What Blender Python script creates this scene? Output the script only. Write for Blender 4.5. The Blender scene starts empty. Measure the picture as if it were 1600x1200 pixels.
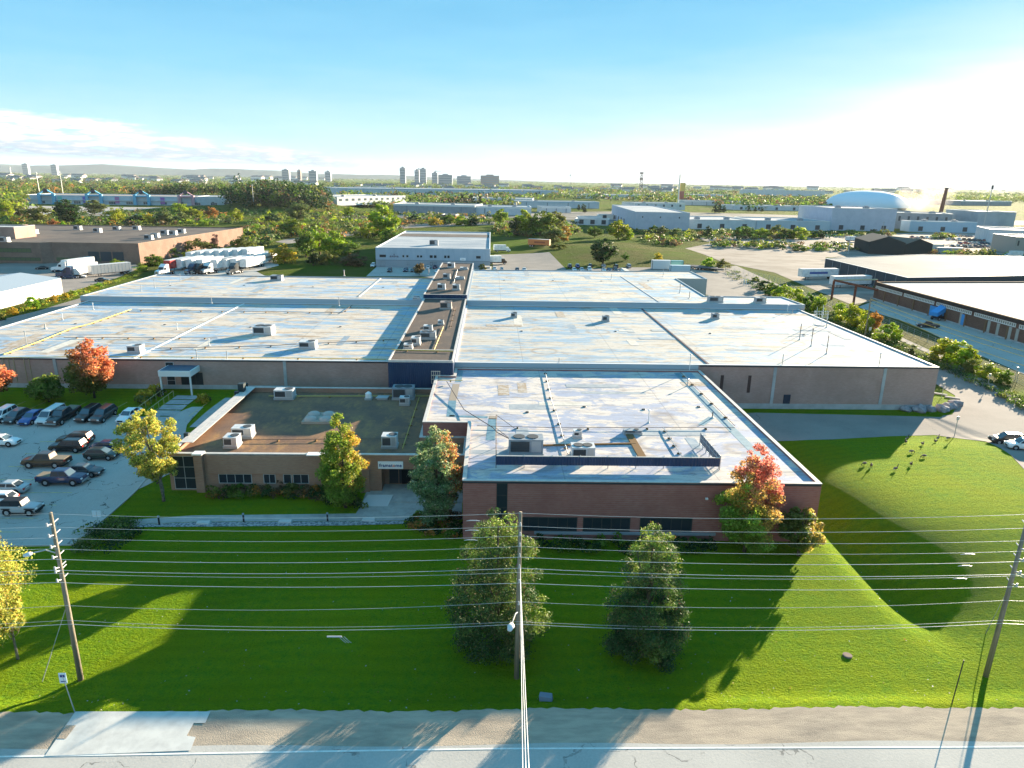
import bpy, bmesh, math, random
import numpy as np
from mathutils import Vector, Matrix
R = math.radians
SKYK = 0.17
scene = bpy.context.scene
col = scene.collection

HAZE = 2.8e-5
# ------------------------------------------------------------------ camera
F, H = 1098.07, 34.0
CM = np.array([[0.9994563683927714, -0.027847404354844556, 0.017649072208783773],
               [0.00916619224487471, -0.2795106015741, -0.960098851435317],
               [0.03166936372684298, 0.9597386861424221, -0.2791033961146915]])
cd = bpy.data.cameras.new('camera'); cam = bpy.data.objects.new('camera', cd); col.objects.link(cam)
r_, d_, f_ = CM
cam.matrix_world = Matrix(((r_[0], -d_[0], -f_[0], 0), (r_[1], -d_[1], -f_[1], 0), (r_[2], -d_[2], -f_[2], H), (0, 0, 0, 1)))
cd.sensor_width = 36; cd.lens = F / 1600 * 36; cd.clip_start = 0.5; cd.clip_end = 40000
scene.camera = cam

# ------------------------------------------------------------------ light
SUN_AZ, SUN_EL = 40.2, 10.4
world = bpy.data.worlds.new('World'); scene.world = world; world.use_nodes = True
nt = world.node_tree; N = nt.nodes; L = nt.links; N.clear()
def nd(t, **k):
    n = N.new(t)
    for a, b in k.items(): setattr(n, a, b)
    return n
sky = nd('ShaderNodeTexSky', sky_type='NISHITA', sun_disc=False)
sky.sun_elevation = R(SUN_EL); sky.sun_rotation = R(SUN_AZ); sky.air_density = 1.0; sky.dust_density = 0.35; sky.ozone_density = 2.2
hsv = nd('ShaderNodeHueSaturation'); hsv.inputs['Saturation'].default_value = 1.15
hsv.inputs['Hue'].default_value = 0.485
lum = nd('ShaderNodeRGBToBW'); L.new(sky.outputs[0], lum.inputs[0])
kd = nd('ShaderNodeMath', operation='MULTIPLY_ADD'); L.new(lum.outputs[0], kd.inputs[0]); kd.inputs[1].default_value = SKYK; kd.inputs[2].default_value = 1.0
dv = nd('ShaderNodeVectorMath', operation='DIVIDE'); L.new(sky.outputs[0], dv.inputs[0]); L.new(kd.outputs[0], dv.inputs[1])
L.new(dv.outputs[0], hsv.inputs['Color'])
tc = nd('ShaderNodeTexCoord'); sep = nd('ShaderNodeSeparateXYZ'); L.new(tc.outputs['Generated'], sep.inputs[0])
def mth(op, a, b=None, c=None, clamp=False):
    n = nd('ShaderNodeMath', operation=op); n.use_clamp = clamp
    for i, v in enumerate((a, b, c)):
        if v is None: continue
        if isinstance(v, (int, float)): n.inputs[i].default_value = v
        else: L.new(v, n.inputs[i])
    return n.outputs[0]
az = mth('ARCTAN2', sep.outputs[0], sep.outputs[1])          # radians, 0 = +Y, + = right
el = mth('ARCSINE', sep.outputs[2])
comb = nd('ShaderNodeCombineXYZ')
L.new(mth('MULTIPLY', az, 9.0), comb.inputs[0]); L.new(mth('MULTIPLY', el, 62.0), comb.inputs[1])
nz = nd('ShaderNodeTexNoise'); nz.inputs['Scale'].default_value = 1.0; nz.inputs['Detail'].default_value = 7; nz.inputs['Roughness'].default_value = .62
L.new(comb.outputs[0], nz.inputs['Vector'])
# cloud bank: thick at far left, thinning to the right
top = mth('MULTIPLY_ADD', az, -0.118, 0.0005)                 # upper edge elevation
top = mth('ADD', top, mth('MULTIPLY', mth('SUBTRACT', nz.outputs[0], .5), .055))
up = mth('MULTIPLY', mth('SUBTRACT', top, el), 110, clamp=True)
low = mth('MULTIPLY_ADD', az, -0.018, 0.004)
dn = mth('MULTIPLY', mth('SUBTRACT', el, low), 160, clamp=True)
lft = mth('MULTIPLY_ADD', az, -9, -0.9, clamp=True)
mask = mth('MULTIPLY', mth('MULTIPLY', up, dn), lft)
nz2 = nd('ShaderNodeTexNoise'); nz2.inputs['Scale'].default_value = 3.4; nz2.inputs['Detail'].default_value = 6; nz2.inputs['Roughness'].default_value = .6
L.new(comb.outputs[0], nz2.inputs['Vector'])
mask = mth('MULTIPLY', mask, mth('MULTIPLY_ADD', nz2.outputs[0], 7.0, -2.35, clamp=True))
crmp = nd('ShaderNodeValToRGB')
L.new(mth('MULTIPLY_ADD', nz2.outputs[0], .8, mth('MULTIPLY', mth('SUBTRACT', el, low), 9.0)), crmp.inputs[0])
e = crmp.color_ramp.elements; e[0].position = .44; e[0].color = (1.05, 1.4, 1.85, 1); e[1].position = .74; e[1].color = (3.5, 3.45, 3.4, 1)
tint = nd('ShaderNodeVectorMath', operation='MULTIPLY'); L.new(hsv.outputs[0], tint.inputs[0]); tint.inputs[1].default_value = (.70, 1.03, 1.12)
hzw = nd('ShaderNodeMapRange'); L.new(lum.outputs[0], hzw.inputs[0]); hzw.inputs[1].default_value = 2.2; hzw.inputs[2].default_value = 9.0      # thin bright veil toward the sun
# recolour by the sky model's own luminance (glare round the sun) and by elevation: deep cyan above, white low and toward the sun
cv_ = mth('ADD', mth('MULTIPLY', mth('SUBTRACT', lum.outputs[0], 2.7), .038), mth('MULTIPLY', mth('SUBTRACT', .255, el), 2.45), clamp=True)
sn = nd('ShaderNodeTexNoise'); sn.inputs['Scale'].default_value = .7; sn.inputs['Detail'].default_value = 5; L.new(comb.outputs[0], sn.inputs['Vector'])
cv_ = mth('ADD', cv_, mth('MULTIPLY', mth('SUBTRACT', sn.outputs[0], .5), .16), clamp=True)
srmp = nd('ShaderNodeValToRGB'); L.new(cv_, srmp.inputs[0]); q = srmp.color_ramp.elements
q[0].position = 0; q[0].color = (.42, 1.5, 2.45, 1); q[1].position = 1; q[1].color = (3.7, 3.7, 3.65, 1)
for p_, c_ in ((.33, (.85, 2.05, 2.85)), (.62, (1.8, 2.7, 3.05)), (.82, (3.0, 3.25, 3.3))): z_ = q.new(p_); z_.color = (*c_, 1)
veil = srmp
mx = nd('ShaderNodeMix', data_type='RGBA'); L.new(mask, mx.inputs[0]); L.new(veil.outputs[0], mx.inputs[6]); L.new(crmp.outputs[0], mx.inputs[7])
# faint high streaks everywhere
bg = nd('ShaderNodeBackground'); bg.inputs[1].default_value = 0.074
L.new(mx.outputs[2], bg.inputs[0]); wo = nd('ShaderNodeOutputWorld'); L.new(bg.outputs[0], wo.inputs[0])

sl = bpy.data.lights.new('sun', 'SUN'); sun = bpy.data.objects.new('sun', sl); col.objects.link(sun)
sl.energy = 5.0; sl.angle = R(0.53); sl.color = (1.0, 0.83, 0.60)
sd = Vector((math.sin(R(SUN_AZ)) * math.cos(R(SUN_EL)), math.cos(R(SUN_AZ)) * math.cos(R(SUN_EL)), math.sin(R(SUN_EL))))
sun.rotation_euler = sd.to_track_quat('Z', 'Y').to_euler(); sun.location = sd * 200
scene.view_settings.view_transform = 'Standard'; scene.view_settings.look = 'None'
scene.view_settings.exposure = 2.28; scene.view_settings.gamma = 1
scene.cycles.max_bounces = 5; scene.cycles.diffuse_bounces = 3; scene.cycles.transparent_max_bounces = 8
scene.cycles.use_adaptive_sampling = True

# ------------------------------------------------------------------ terrain height
def ss(v, a, b):
    t = min(1.0, max(0.0, (v - a) / (b - a))); return t * t * (3 - 2 * t)
def gz(x, y):
    z = 0.45 * (1 - ss(y, 38.7, 40.5))                                   # road embankment
    z += 2.4 * ss(y, 70, 98) * (1 - ss(x, -30, -14)) * (1 - ss(y, 175, 250))
    if 30 < x < 140 and 38 < y < 112:                                     # swale and mound
        sy = ss(y, 43, 53) * (1 - ss(y, 84, 93))
        xs = 36.4 + 2.2 * ss(y, 72, 90)
        if x < xs: z += -1.35 * sy * ss(x, 32.4, xs)
        else:
            t = max((x - xs) / 10.5, 0); k = math.exp(-3.0 * t ** 1.1); sp = ss(y, 41, 64) * (1 - ss(y, 84, 93))
            z += (-1.35 * sy * k + sp * (1.0 + 1.3 * (1 - ss(y, 58, 93))) * (1 - k) * (1 - .3 * ss(x, 58, 80))) * (1 - ss(x, 76, 92))
    if y > 250:                                                           # gentle far relief
        z += 11 * math.exp(-((x + 222) / 56) ** 6 - ((y - 765) / 70) ** 2) + 9 * math.exp(-((x + 340) / 110) ** 4 - ((y - 985) / 50) ** 2)      # wooded hill
        z += 3.2 * math.exp(-((x - 62) / 34) ** 2 - ((y - 345) / 38) ** 2)       # grass mound
    return z
def ray(px, py):
    return CM.T @ np.array([px - 800, py - 600, F])
def P(px, py, z=None):
    """point of the place seen at photo pixel (px,py): on the terrain, or at height z"""
    d = ray(px, py)
    if z is not None:
        t = (z - H) / d[2]; return Vector((d[0] * t, d[1] * t, z))
    zz = 0.0
    for i in range(12):
        t = (zz - H) / d[2]; zz = gz(d[0] * t, d[1] * t)
    t = (zz - H) / d[2]; return Vector((d[0] * t, d[1] * t, zz))
def YP(px, py, Y):
    """(x,z) where the ray through the pixel meets the vertical plane y=Y"""
    d = ray(px, py); t = Y / d[1]; return d[0] * t, H + d[2] * t
def depth(p): return float(CM[2] @ np.array([p[0], p[1], p[2] - H]))

# ------------------------------------------------------------------ materials
MATS = {}
def mat(name, color, rough=.8, metal=0, noise=None, bump=None, spec=.3, trans=0):
    """noise=(colour2, scale, lo, hi[, stretch]); bump=(scale, strength)"""
    if name in MATS: return MATS[name]
    m = bpy.data.materials.new(name); m.use_nodes = True; n = m.node_tree.nodes; l = m.node_tree.links
    b = n['Principled BSDF']; b.inputs['Roughness'].default_value = rough; b.inputs['Metallic'].default_value = metal
    b.inputs['Specular IOR Level'].default_value = .04 if rough >= .65 and spec == .3 else spec
    b.inputs['Base Color'].default_value = (*color, 1)
    t = None
    if noise or bump:
        t = n.new('ShaderNodeTexCoord')
    if noise:
        c2, sc, lo, hi = noise[:4]; st = noise[4] if len(noise) > 4 else (1, 1, 1)
        mp = n.new('ShaderNodeMapping'); mp.inputs['Scale'].default_value = st; l.new(t.outputs['Object'], mp.inputs[0])
        x = n.new('ShaderNodeTexNoise'); x.inputs['Scale'].default_value = sc; x.inputs['Detail'].default_value = 6; x.inputs['Roughness'].default_value = .65
        l.new(mp.outputs[0], x.inputs['Vector'])
        mr = n.new('ShaderNodeMapRange'); mr.inputs[1].default_value = lo; mr.inputs[2].default_value = hi; l.new(x.outputs[0], mr.inputs[0])
        mi = n.new('ShaderNodeMix'); mi.data_type = 'RGBA'; mi.inputs[6].default_value = (*color, 1); mi.inputs[7].default_value = (*c2, 1)
        l.new(mr.outputs[0], mi.inputs[0]); l.new(mi.outputs[2], b.inputs['Base Color'])
    if bump:
        y = n.new('ShaderNodeTexNoise'); y.inputs['Scale'].default_value = bump[0]; y.inputs['Detail'].default_value = 4
        l.new(t.outputs['Object'], y.inputs['Vector'])
        bp = n.new('ShaderNodeBump'); bp.inputs['Strength'].default_value = bump[1]; bp.inputs['Distance'].default_value = .1
        l.new(y.outputs[0], bp.inputs['Height']); l.new(bp.outputs[0], b.inputs['Normal'])
    MATS[name] = m; return m

class G:                                                       # small node-graph helper
    def __init__(s, name, rough=.85):
        s.m = bpy.data.materials.new(name); s.m.use_nodes = True; s.n = s.m.node_tree.nodes; s.l = s.m.node_tree.links
        s.b = s.n['Principled BSDF']; s.b.inputs['Specular IOR Level'].default_value = .06; s.b.inputs['Roughness'].default_value = rough; s.tc = s.n.new('ShaderNodeTexCoord'); s.v = s.tc.outputs['Object']; MATS[name] = s.m
    def noise(s, scale, st=(1, 1, 1), detail=6, rough=.6, off=(0, 0, 0), dist=0):
        mp = s.n.new('ShaderNodeMapping'); mp.inputs['Scale'].default_value = st; mp.inputs['Location'].default_value = off; s.l.new(s.v, mp.inputs[0])
        x = s.n.new('ShaderNodeTexNoise'); x.inputs['Scale'].default_value = scale; x.inputs['Detail'].default_value = detail
        x.inputs['Roughness'].default_value = rough; x.inputs['Distortion'].default_value = dist
        s.l.new(mp.outputs[0], x.inputs['Vector']); return x.outputs[0]
    def mr(s, v, a, b, c=0, d=1):
        x = s.n.new('ShaderNodeMapRange'); x.inputs[1].default_value = a; x.inputs[2].default_value = b; x.inputs[3].default_value = c; x.inputs[4].default_value = d
        s.l.new(v, x.inputs[0]); return x.outputs[0]
    def mix(s, f, a, b, blend='MIX'):
        x = s.n.new('ShaderNodeMix'); x.data_type = 'RGBA'; x.blend_type = blend
        for i, v in ((0, f), (6, a), (7, b)):
            if isinstance(v, tuple): x.inputs[i].default_value = (*v, 1)
            elif isinstance(v, (int, float)): x.inputs[i].default_value = v
            else: s.l.new(v, x.inputs[i])
        return x.outputs[2]
    def math(s, op, a, b=None, clamp=False):
        x = s.n.new('ShaderNodeMath'); x.operation = op; x.use_clamp = clamp
        for i, v in ((0, a), (1, b)):
            if v is None: continue
            if isinstance(v, (int, float)): x.inputs[i].default_value = v
            else: s.l.new(v, x.inputs[i])
        return x.outputs[0]
    def xyz(s):
        x = s.n.new('ShaderNodeSeparateXYZ'); s.l.new(s.v, x.inputs[0]); return x.outputs
    def out(s, c, bump=None, strength=.4, dist=.1, rough=None):
        s.l.new(c, s.b.inputs['Base Color'])
        if rough is not None: s.l.new(rough, s.b.inputs['Roughness'])
        if bump is not None:
            bp = s.n.new('ShaderNodeBump'); bp.inputs['Strength'].default_value = strength; bp.inputs['Distance'].default_value = dist
            s.l.new(bump, bp.inputs['Height']); s.l.new(bp.outputs[0], s.b.inputs['Normal'])
        return s.m

def seam(g, axis, period, width, off=0.0):
    o = g.xyz()[axis]
    m = g.math('MODULO', g.math('ADD', o, 1000 + off), period)
    return g.math('LESS_THAN', m, width)
def roof_white(name, seed, a=(.62, .55, .47), b=(.30, .36, .42), c=(.30, .24, .19), dirt=.5, st=(.35, 1, 1)):
    g = G(name, .8); g.b.inputs['Specular IOR Level'].default_value = .10; o = (seed * 17.3, seed * 9.1, 0)
    n1 = g.noise(.42, st, 9, .70, o, .35); n2 = g.noise(.09, (.6, 1, 1), 4, .5, o); n3 = g.noise(2.2, (.5, 1, 1), 5, .7, o)
    f = g.mr(g.math('ADD', g.math('MULTIPLY', n1, .85), g.math('MULTIPLY', n2, .22)), .515, .565)
    cc = g.mix(f, a, b)
    cc = g.mix(g.mr(g.noise(.55, (.18, 1, 1), 7, .75, (o[0] + 40, 0, 0), .8), .53, .64, 0, dirt), cc, c)
    cc = g.mix(g.mr(g.noise(1.3, (.22, 1, 1), 7, .8, (o[0] + 90, 3, 0), 1.2), .54, .62, 0, dirt * .9), cc, tuple(v * .7 for v in c))
    cc = g.mix(g.mr(n3, .35, .7, 0, .12), cc, (.8, .76, .7))
    cc = g.mix(g.math('MULTIPLY', seam(g, 1, 3.05, .10), .45), cc, (.2, .2, .2))
    cc = g.mix(g.math('MULTIPLY', seam(g, 0, 15.2, .14), .4), cc, (.2, .2, .2))
    v = g.n.new('ShaderNodeTexVoronoi'); v.inputs['Scale'].default_value = .13; g.l.new(g.v, v.inputs['Vector'])
    rg = g.math('MULTIPLY', g.mr(v.outputs['Distance'], .20, .26), g.mr(v.outputs['Distance'], .34, .27)); cc = g.mix(g.math('MULTIPLY', rg, g.mr(n2, .45, .55, 0, .55)), cc, c)
    return g.out(cc, n3, .35, .05, g.mr(n1, .45, .6, .9, .6))
def brick(name, a, b, mortar=(.3, .27, .25), sc=1.0):
    g = G(name, .9)
    n1 = g.noise(1.6, (1, 1, 3.5), 6, .7); n2 = g.noise(.25, (1, 1, 1), 3); 
    cc = g.mix(g.mr(n1, .35, .65), a, b)
    z = g.xyz()[2]
    m = g.math('LESS_THAN', g.math('MODULO', g.math('ADD', z, 100), .22 * sc), .035 * sc)
    cc = g.mix(g.math('MULTIPLY', m, .5), cc, mortar)
    cc = g.mix(g.mr(n2, .4, .62, 0, .35), cc, tuple(v * .6 for v in a))
    return g.out(cc, n1, .3, .03)
def ribbed(name, a, period=.35, axis=0, depth_=.6, rough=.5, b=None):
    g = G(name, rough); o = g.xyz()[axis]
    w = g.math('SINE', g.math('MULTIPLY', o, 6.2832 / period))
    n = g.noise(.8, (1, 1, .3), 4)
    cc = g.mix(g.mr(n, .35, .7), a, b or tuple(v * .78 for v in a))
    return g.out(cc, w, depth_, .05)
def asphalt(name, a, b, crack=.5, cs=.18):
    g = G(name, .92)
    n1 = g.noise(.12, (1, 1, 1), 6, .6); n2 = g.noise(6, (1, 1, 1), 4, .7); n3 = g.noise(.7, (1, 1, 1), 5)
    cc = g.mix(g.mr(n1, .35, .65), a, b); cc = g.mix(g.mr(n2, .3, .7, 0, .35), cc, tuple(v * 1.35 for v in b))
    v = g.n.new('ShaderNodeTexVoronoi'); v.feature = 'DISTANCE_TO_EDGE'; v.inputs['Scale'].default_value = cs
    mp = g.n.new('ShaderNodeMix'); mp.data_type = 'VECTOR'; mp.inputs[0].default_value = .15
    nn = g.n.new('ShaderNodeTexNoise'); nn.inputs['Scale'].default_value = .5; nn.inputs['Detail'].default_value = 4; g.l.new(g.v, nn.inputs['Vector'])
    va = g.n.new('ShaderNodeVectorMath'); va.operation = 'MULTIPLY_ADD'; g.l.new(nn.outputs['Color'], va.inputs[0]); va.inputs[1].default_value = (3, 3, 0); g.l.new(g.v, va.inputs[2])
    g.l.new(va.outputs[0], v.inputs['Vector'])
    ck = g.math('MULTIPLY', g.math('LESS_THAN', v.outputs['Distance'], .006 * cs / .18), crack)
    cc = g.mix(g.math('MULTIPLY', ck, g.mr(n3, .45, .55)), cc, (.03, .03, .03))
    return g.out(cc, n2, .4, .03)

# grass: one lush zone near the camera, rougher field beyond
def grass_mat():
    g = G('ground_grass', .95); X = g.xyz(); g.b.inputs['Specular IOR Level'].default_value = 0.02
    n1 = g.noise(.18, (1, 1, 1), 5, .6); n2 = g.noise(1.7, (1, 1, 1), 6, .75); n3 = g.noise(7, (1, 1.6, 1), 4, .8); n4 = g.noise(.045, (1, 1, 1), 4)
    lawn = g.mix(g.mr(n2, .3, .7), (.18, .40, .030), (.43, .58, .014))
    lawn = g.mix(g.mr(n1, .42, .68, 0, .7), lawn, (.47, .55, .012))
    lawn = g.mix(g.mr(n3, .50, .66, 0, .7), lawn, (.06, .16, .015))
    lawn = g.mix(g.mr(g.noise(.5, (1, 1, 1), 6, .85, (50, 0, 0)), .57, .70, 0, .45), lawn, (.26, .27, .06))
    lawn = g.mix(g.mr(n4, .40, .60, 0, .35), lawn, (.10, .24, .012))
    mow = g.math('SINE', g.math('MULTIPLY', g.math('ADD', X[1], g.math('MULTIPLY', n4, 5)), 4.2)); lawn = g.mix(g.mr(mow, -.2, 1, 0, .16), lawn, (.09, .22, .01))
    n5 = g.noise(.02, (1, 1, 1), 5, .6, (9, 3, 0)); n6 = g.noise(.11, (1, 1, 1), 6, .7)
    wild = g.mix(g.mr(n6, .35, .65), (.11, .155, .03), (.20, .19, .06))
    wild = g.mix(g.mr(n5, .42, .6), wild, (.12, .20, .02))
    wild = g.mix(g.mr(n2, .5, .7, 0, .4), wild, (.06, .06, .03))
    f = g.mr(X[1], 112, 118)
    cc = g.mix(f, lawn, wild)
    n7 = g.noise(3.4, (1, 1.5, 1), 3, .6); bmp = g.math('ADD', g.math('MULTIPLY', n2, 1.3), g.math('ADD', g.math('MULTIPLY', n3, .7), g.math('MULTIPLY', n7, 1.1)))
    return g.out(cc, bmp, 1.0, 1.25)

# ------------------------------------------------------------------ mesh building
class MB:
    def __init__(s): s.v = []; s.f = []; s.m = []
    def add(s, vs, fs, m=0):
        o = len(s.v); s.v += [tuple(v) for v in vs]; s.f += [tuple(i + o for i in f) for f in fs]; s.m += [m] * len(fs); return s
    def box(s, x0, x1, y0, y1, z0, z1, m=0, bev=0):
        vs = [(x, y, z) for z in (z0, z1) for x, y in ((x0, y0), (x1, y0), (x1, y1), (x0, y1))]
        return s.add(vs, [(3, 2, 1, 0), (4, 5, 6, 7), (0, 1, 5, 4), (1, 2, 6, 5), (2, 3, 7, 6), (3, 0, 4, 7)], m)
    def obox(s, c, ax, ay, z0, z1, m=0):
        """oriented box: centre c (x,y), half vectors ax, ay (2D)"""
        p = [(c[0] + a * ax[0] + b * ay[0], c[1] + a * ax[1] + b * ay[1]) for a, b in ((-1, -1), (1, -1), (1, 1), (-1, 1))]
        return s.prism(p, z0, z1, m)
    def prism(s, poly, z0, z1, m=0, top=True, bottom=True, side=True):
        if area(poly) < 0: poly = poly[::-1]
        n = len(poly); vs = [(p[0], p[1], z0) for p in poly] + [(p[0], p[1], z1) for p in poly]
        fs = [(i, (i + 1) % n, n + (i + 1) % n, n + i) for i in range(n)] if side else []
        if top: fs.append(tuple(range(n, 2 * n)))
        if bottom: fs.append(tuple(range(n - 1, -1, -1)))
        return s.add(vs, fs, m)
    def cyl(s, a, b, r0, r1=None, n=8, m=0, cap=True):
        r1 = r0 if r1 is None else r1; return s.tube([a, b], [r0, r1], n, m, cap)
    def tube(s, pts, rad, n=8, m=0, cap=True):
        pts = [Vector(p) for p in pts]; rings = []; o = len(s.v)
        for i, p in enumerate(pts):
            t = (pts[min(i + 1, len(pts) - 1)] - pts[max(i - 1, 0)]).normalized()
            u = t.cross(Vector((0, 0, 1)))
            if u.length < .05: u = t.cross(Vector((0, 1, 0)))
            u.normalize(); w = t.cross(u)
            r = rad[i] if isinstance(rad, (list, tuple)) else rad
            ru, rw = r if isinstance(r, tuple) else (r, r)
            for k in range(n):
                a = 2 * math.pi * k / n; q = p + u * math.cos(a) * ru + w * math.sin(a) * rw; s.v.append(tuple(q))
        c = 0
        for i in range(len(pts) - 1):
            for k in range(n):
                k2 = (k + 1) % n
                s.f.append((o + i * n + k, o + i * n + k2, o + (i + 1) * n + k2, o + (i + 1) * n + k)); c += 1
        if cap:
            s.f.append(tuple(o + k for k in range(n - 1, -1, -1))); s.f.append(tuple(o + (len(pts) - 1) * n + k for k in range(n))); c += 2
        s.m += [m] * c; return s
    def ball(s, c, r, m=0, nu=10, nv=6, squash=(1, 1, 1), z0=-1.0):
        vs = []; fs = []
        for j in range(nv + 1):
            ph = math.asin(max(-1, z0)) + (math.pi / 2 - math.asin(max(-1, z0))) * j / nv
            for i in range(nu):
                th = 2 * math.pi * i / nu
                vs.append((c[0] + r * squash[0] * math.cos(ph) * math.cos(th), c[1] + r * squash[1] * math.cos(ph) * math.sin(th), c[2] + r * squash[2] * math.sin(ph)))
        for j in range(nv):
            for i in range(nu): fs.append((j * nu + i, j * nu + (i + 1) % nu, (j + 1) * nu + (i + 1) % nu, (j + 1) * nu + i))
        return s.add(vs, fs, m)
    def mesh(s, name, mats, smooth=False):
        me = bpy.data.meshes.new(name); me.from_pydata(s.v, [], s.f)
        for x in (mats if isinstance(mats, (list, tuple)) else [mats]): me.materials.append(x)
        me.polygons.foreach_set('material_index', s.m)
        if smooth: me.polygons.foreach_set('use_smooth', [True] * len(s.f))
        me.update(); return me
    def build(s, name, mats, parent=None, loc=(0, 0, 0), rz=0, smooth=False):
        return obj(name, s.mesh(name, mats, smooth), parent, loc, rz)
def area(p): return sum(p[i][0] * p[(i + 1) % len(p)][1] - p[(i + 1) % len(p)][0] * p[i][1] for i in range(len(p))) / 2
def obj(name, data, parent=None, loc=(0, 0, 0), rz=0):
    o = bpy.data.objects.new(name, data); col.objects.link(o); o.location = loc; o.rotation_euler = (0, 0, rz)
    if parent: o.parent = parent
    return o
def tag(o, label, cat, group=None, kind=None):
    o['label'] = label; o['category'] = cat
    if group: o['group'] = group
    if kind: o['kind'] = kind
    return o
def thing(name, label, cat, loc=(0, 0, 0), rz=0, group=None):
    o = obj(name, None, None, loc, rz); o.empty_display_size = .3; return tag(o, label, cat, group)
def struct(o): o['kind'] = 'structure'; return o
KIDS = {}
def kids(o):
    return [c for c in bpy.data.objects if c.parent == o] if o not in KIDS else KIDS[o]
def copy_tree(o, parent=None, ch=None):
    c = o.copy(); col.objects.link(c); c.parent = parent
    for k in list(o.children): copy_tree(k, c)
    return c
def inset(poly, d):
    if area(poly) < 0: poly = poly[::-1]
    n = len(poly); out = []
    for i in range(n):
        a, b, c = Vector(poly[i - 1][:2]), Vector(poly[i][:2]), Vector(poly[(i + 1) % n][:2])
        e1 = (b - a).normalized(); e2 = (c - b).normalized(); n1 = Vector((-e1.y, e1.x)); n2 = Vector((-e2.y, e2.x))
        k = 1 + n1.dot(n2); q = b + (n1 + n2) * d / max(k, .2); out.append((q.x, q.y))
    return out
def in_poly(x, y, poly):
    c = False; j = len(poly) - 1
    for i in range(len(poly)):
        xi, yi, xj, yj = poly[i][0], poly[i][1], poly[j][0], poly[j][1]
        if (yi > y) != (yj > y) and x < (xj - xi) * (y - yi) / (yj - yi) + xi: c = not c
        j = i
    return c
XS = [-14000, -9000, -6000, -4000, -2800, -2000, -1400, -1000, -750, -550, -420, -340, -280, -240, -200, -170, -145, -125, -110] + [-98 + 2.8 * i for i in range(46)] + [30.5 + .8 * i for i in range(32)] + [56.5 + 2 * i for i in range(23)] + [104, 110, 118, 128, 140, 160, 185, 215, 250, 300, 360, 440, 540, 700, 900, 1200, 1700, 2400, 3500, 5000, 8000, 14000]
YS = [-60, -10, 15, 25, 33, 36, 37.5] + [38.4 + .35 * i for i in range(9)] + [42 + 1.6 * i for i in range(45)] + [115.5, 120, 130, 145, 160, 175, 190, 205, 220, 235, 250, 265] + [285 + 20 * i for i in range(10)] + [500 + 45 * i for i in range(12)] + [1100, 1300, 1600, 2000, 2600, 3500, 5000, 7500, 11000, 16000]
def drape(name, poly, dz, material, zf=gz):
    """a sheet following the terrain, cut along the terrain grid"""
    if area(poly) < 0: poly = poly[::-1]
    bm = bmesh.new(); vs = [bm.verts.new((p[0], p[1], 0)) for p in poly]; bm.faces.new(vs)
    x0, x1 = min(p[0] for p in poly), max(p[0] for p in poly); y0, y1 = min(p[1] for p in poly), max(p[1] for p in poly)
    for X in XS:
        if x0 < X < x1: bmesh.ops.bisect_plane(bm, geom=bm.verts[:] + bm.edges[:] + bm.faces[:], plane_co=(X, 0, 0), plane_no=(1, 0, 0))
    for Y in YS:
        if y0 < Y < y1: bmesh.ops.bisect_plane(bm, geom=bm.verts[:] + bm.edges[:] + bm.faces[:], plane_co=(0, Y, 0), plane_no=(0, 1, 0))
    for v in bm.verts: v.co.z = zf(v.co.x, v.co.y) + dz
    me = bpy.data.meshes.new(name); bm.to_mesh(me); bm.free(); me.materials.append(material)
    return obj(name, me)
def px(*pts, z=None): return [tuple(P(a, b, z)[:2]) for a, b in pts]
# ------------------------------------------------------------------ foliage
def leaf_mat(name, base=None, attr=True, trans=.35, rough=.6):
    m = bpy.data.materials.new(name); m.use_nodes = True; n = m.node_tree.nodes; l = m.node_tree.links; n.clear()
    a = n.new('ShaderNodeAttribute'); a.attribute_name = 'leaf'
    c = a.outputs['Color']
    if base:
        mi = n.new('ShaderNodeMix'); mi.data_type = 'RGBA'; mi.blend_type = 'MULTIPLY'; mi.inputs[0].default_value = 1
        l.new(c, mi.inputs[6]); mi.inputs[7].default_value = (*base, 1); c = mi.outputs[2]
        oi = n.new('ShaderNodeObjectInfo'); h = n.new('ShaderNodeHueSaturation'); mr = n.new('ShaderNodeMapRange'); mr.inputs[3].default_value = .48; mr.inputs[4].default_value = .525
        l.new(oi.outputs['Random'], mr.inputs[0]); l.new(mr.outputs[0], h.inputs['Hue']); l.new(c, h.inputs['Color']); c = h.outputs[0]
    d = n.new('ShaderNodeBsdfPrincipled'); d.inputs['Roughness'].default_value = rough; d.inputs['Specular IOR Level'].default_value = .25
    t = n.new('ShaderNodeBsdfTranslucent'); mx_ = n.new('ShaderNodeMixShader'); mx_.inputs[0].default_value = trans
    l.new(c, d.inputs['Base Color']); l.new(c, t.inputs['Color']); l.new(d.outputs[0], mx_.inputs[1]); l.new(t.outputs[0], mx_.inputs[2])
    o = n.new('ShaderNodeOutputMaterial'); l.new(mx_.outputs[0], o.inputs[0]); MATS[name] = m; return m

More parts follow.
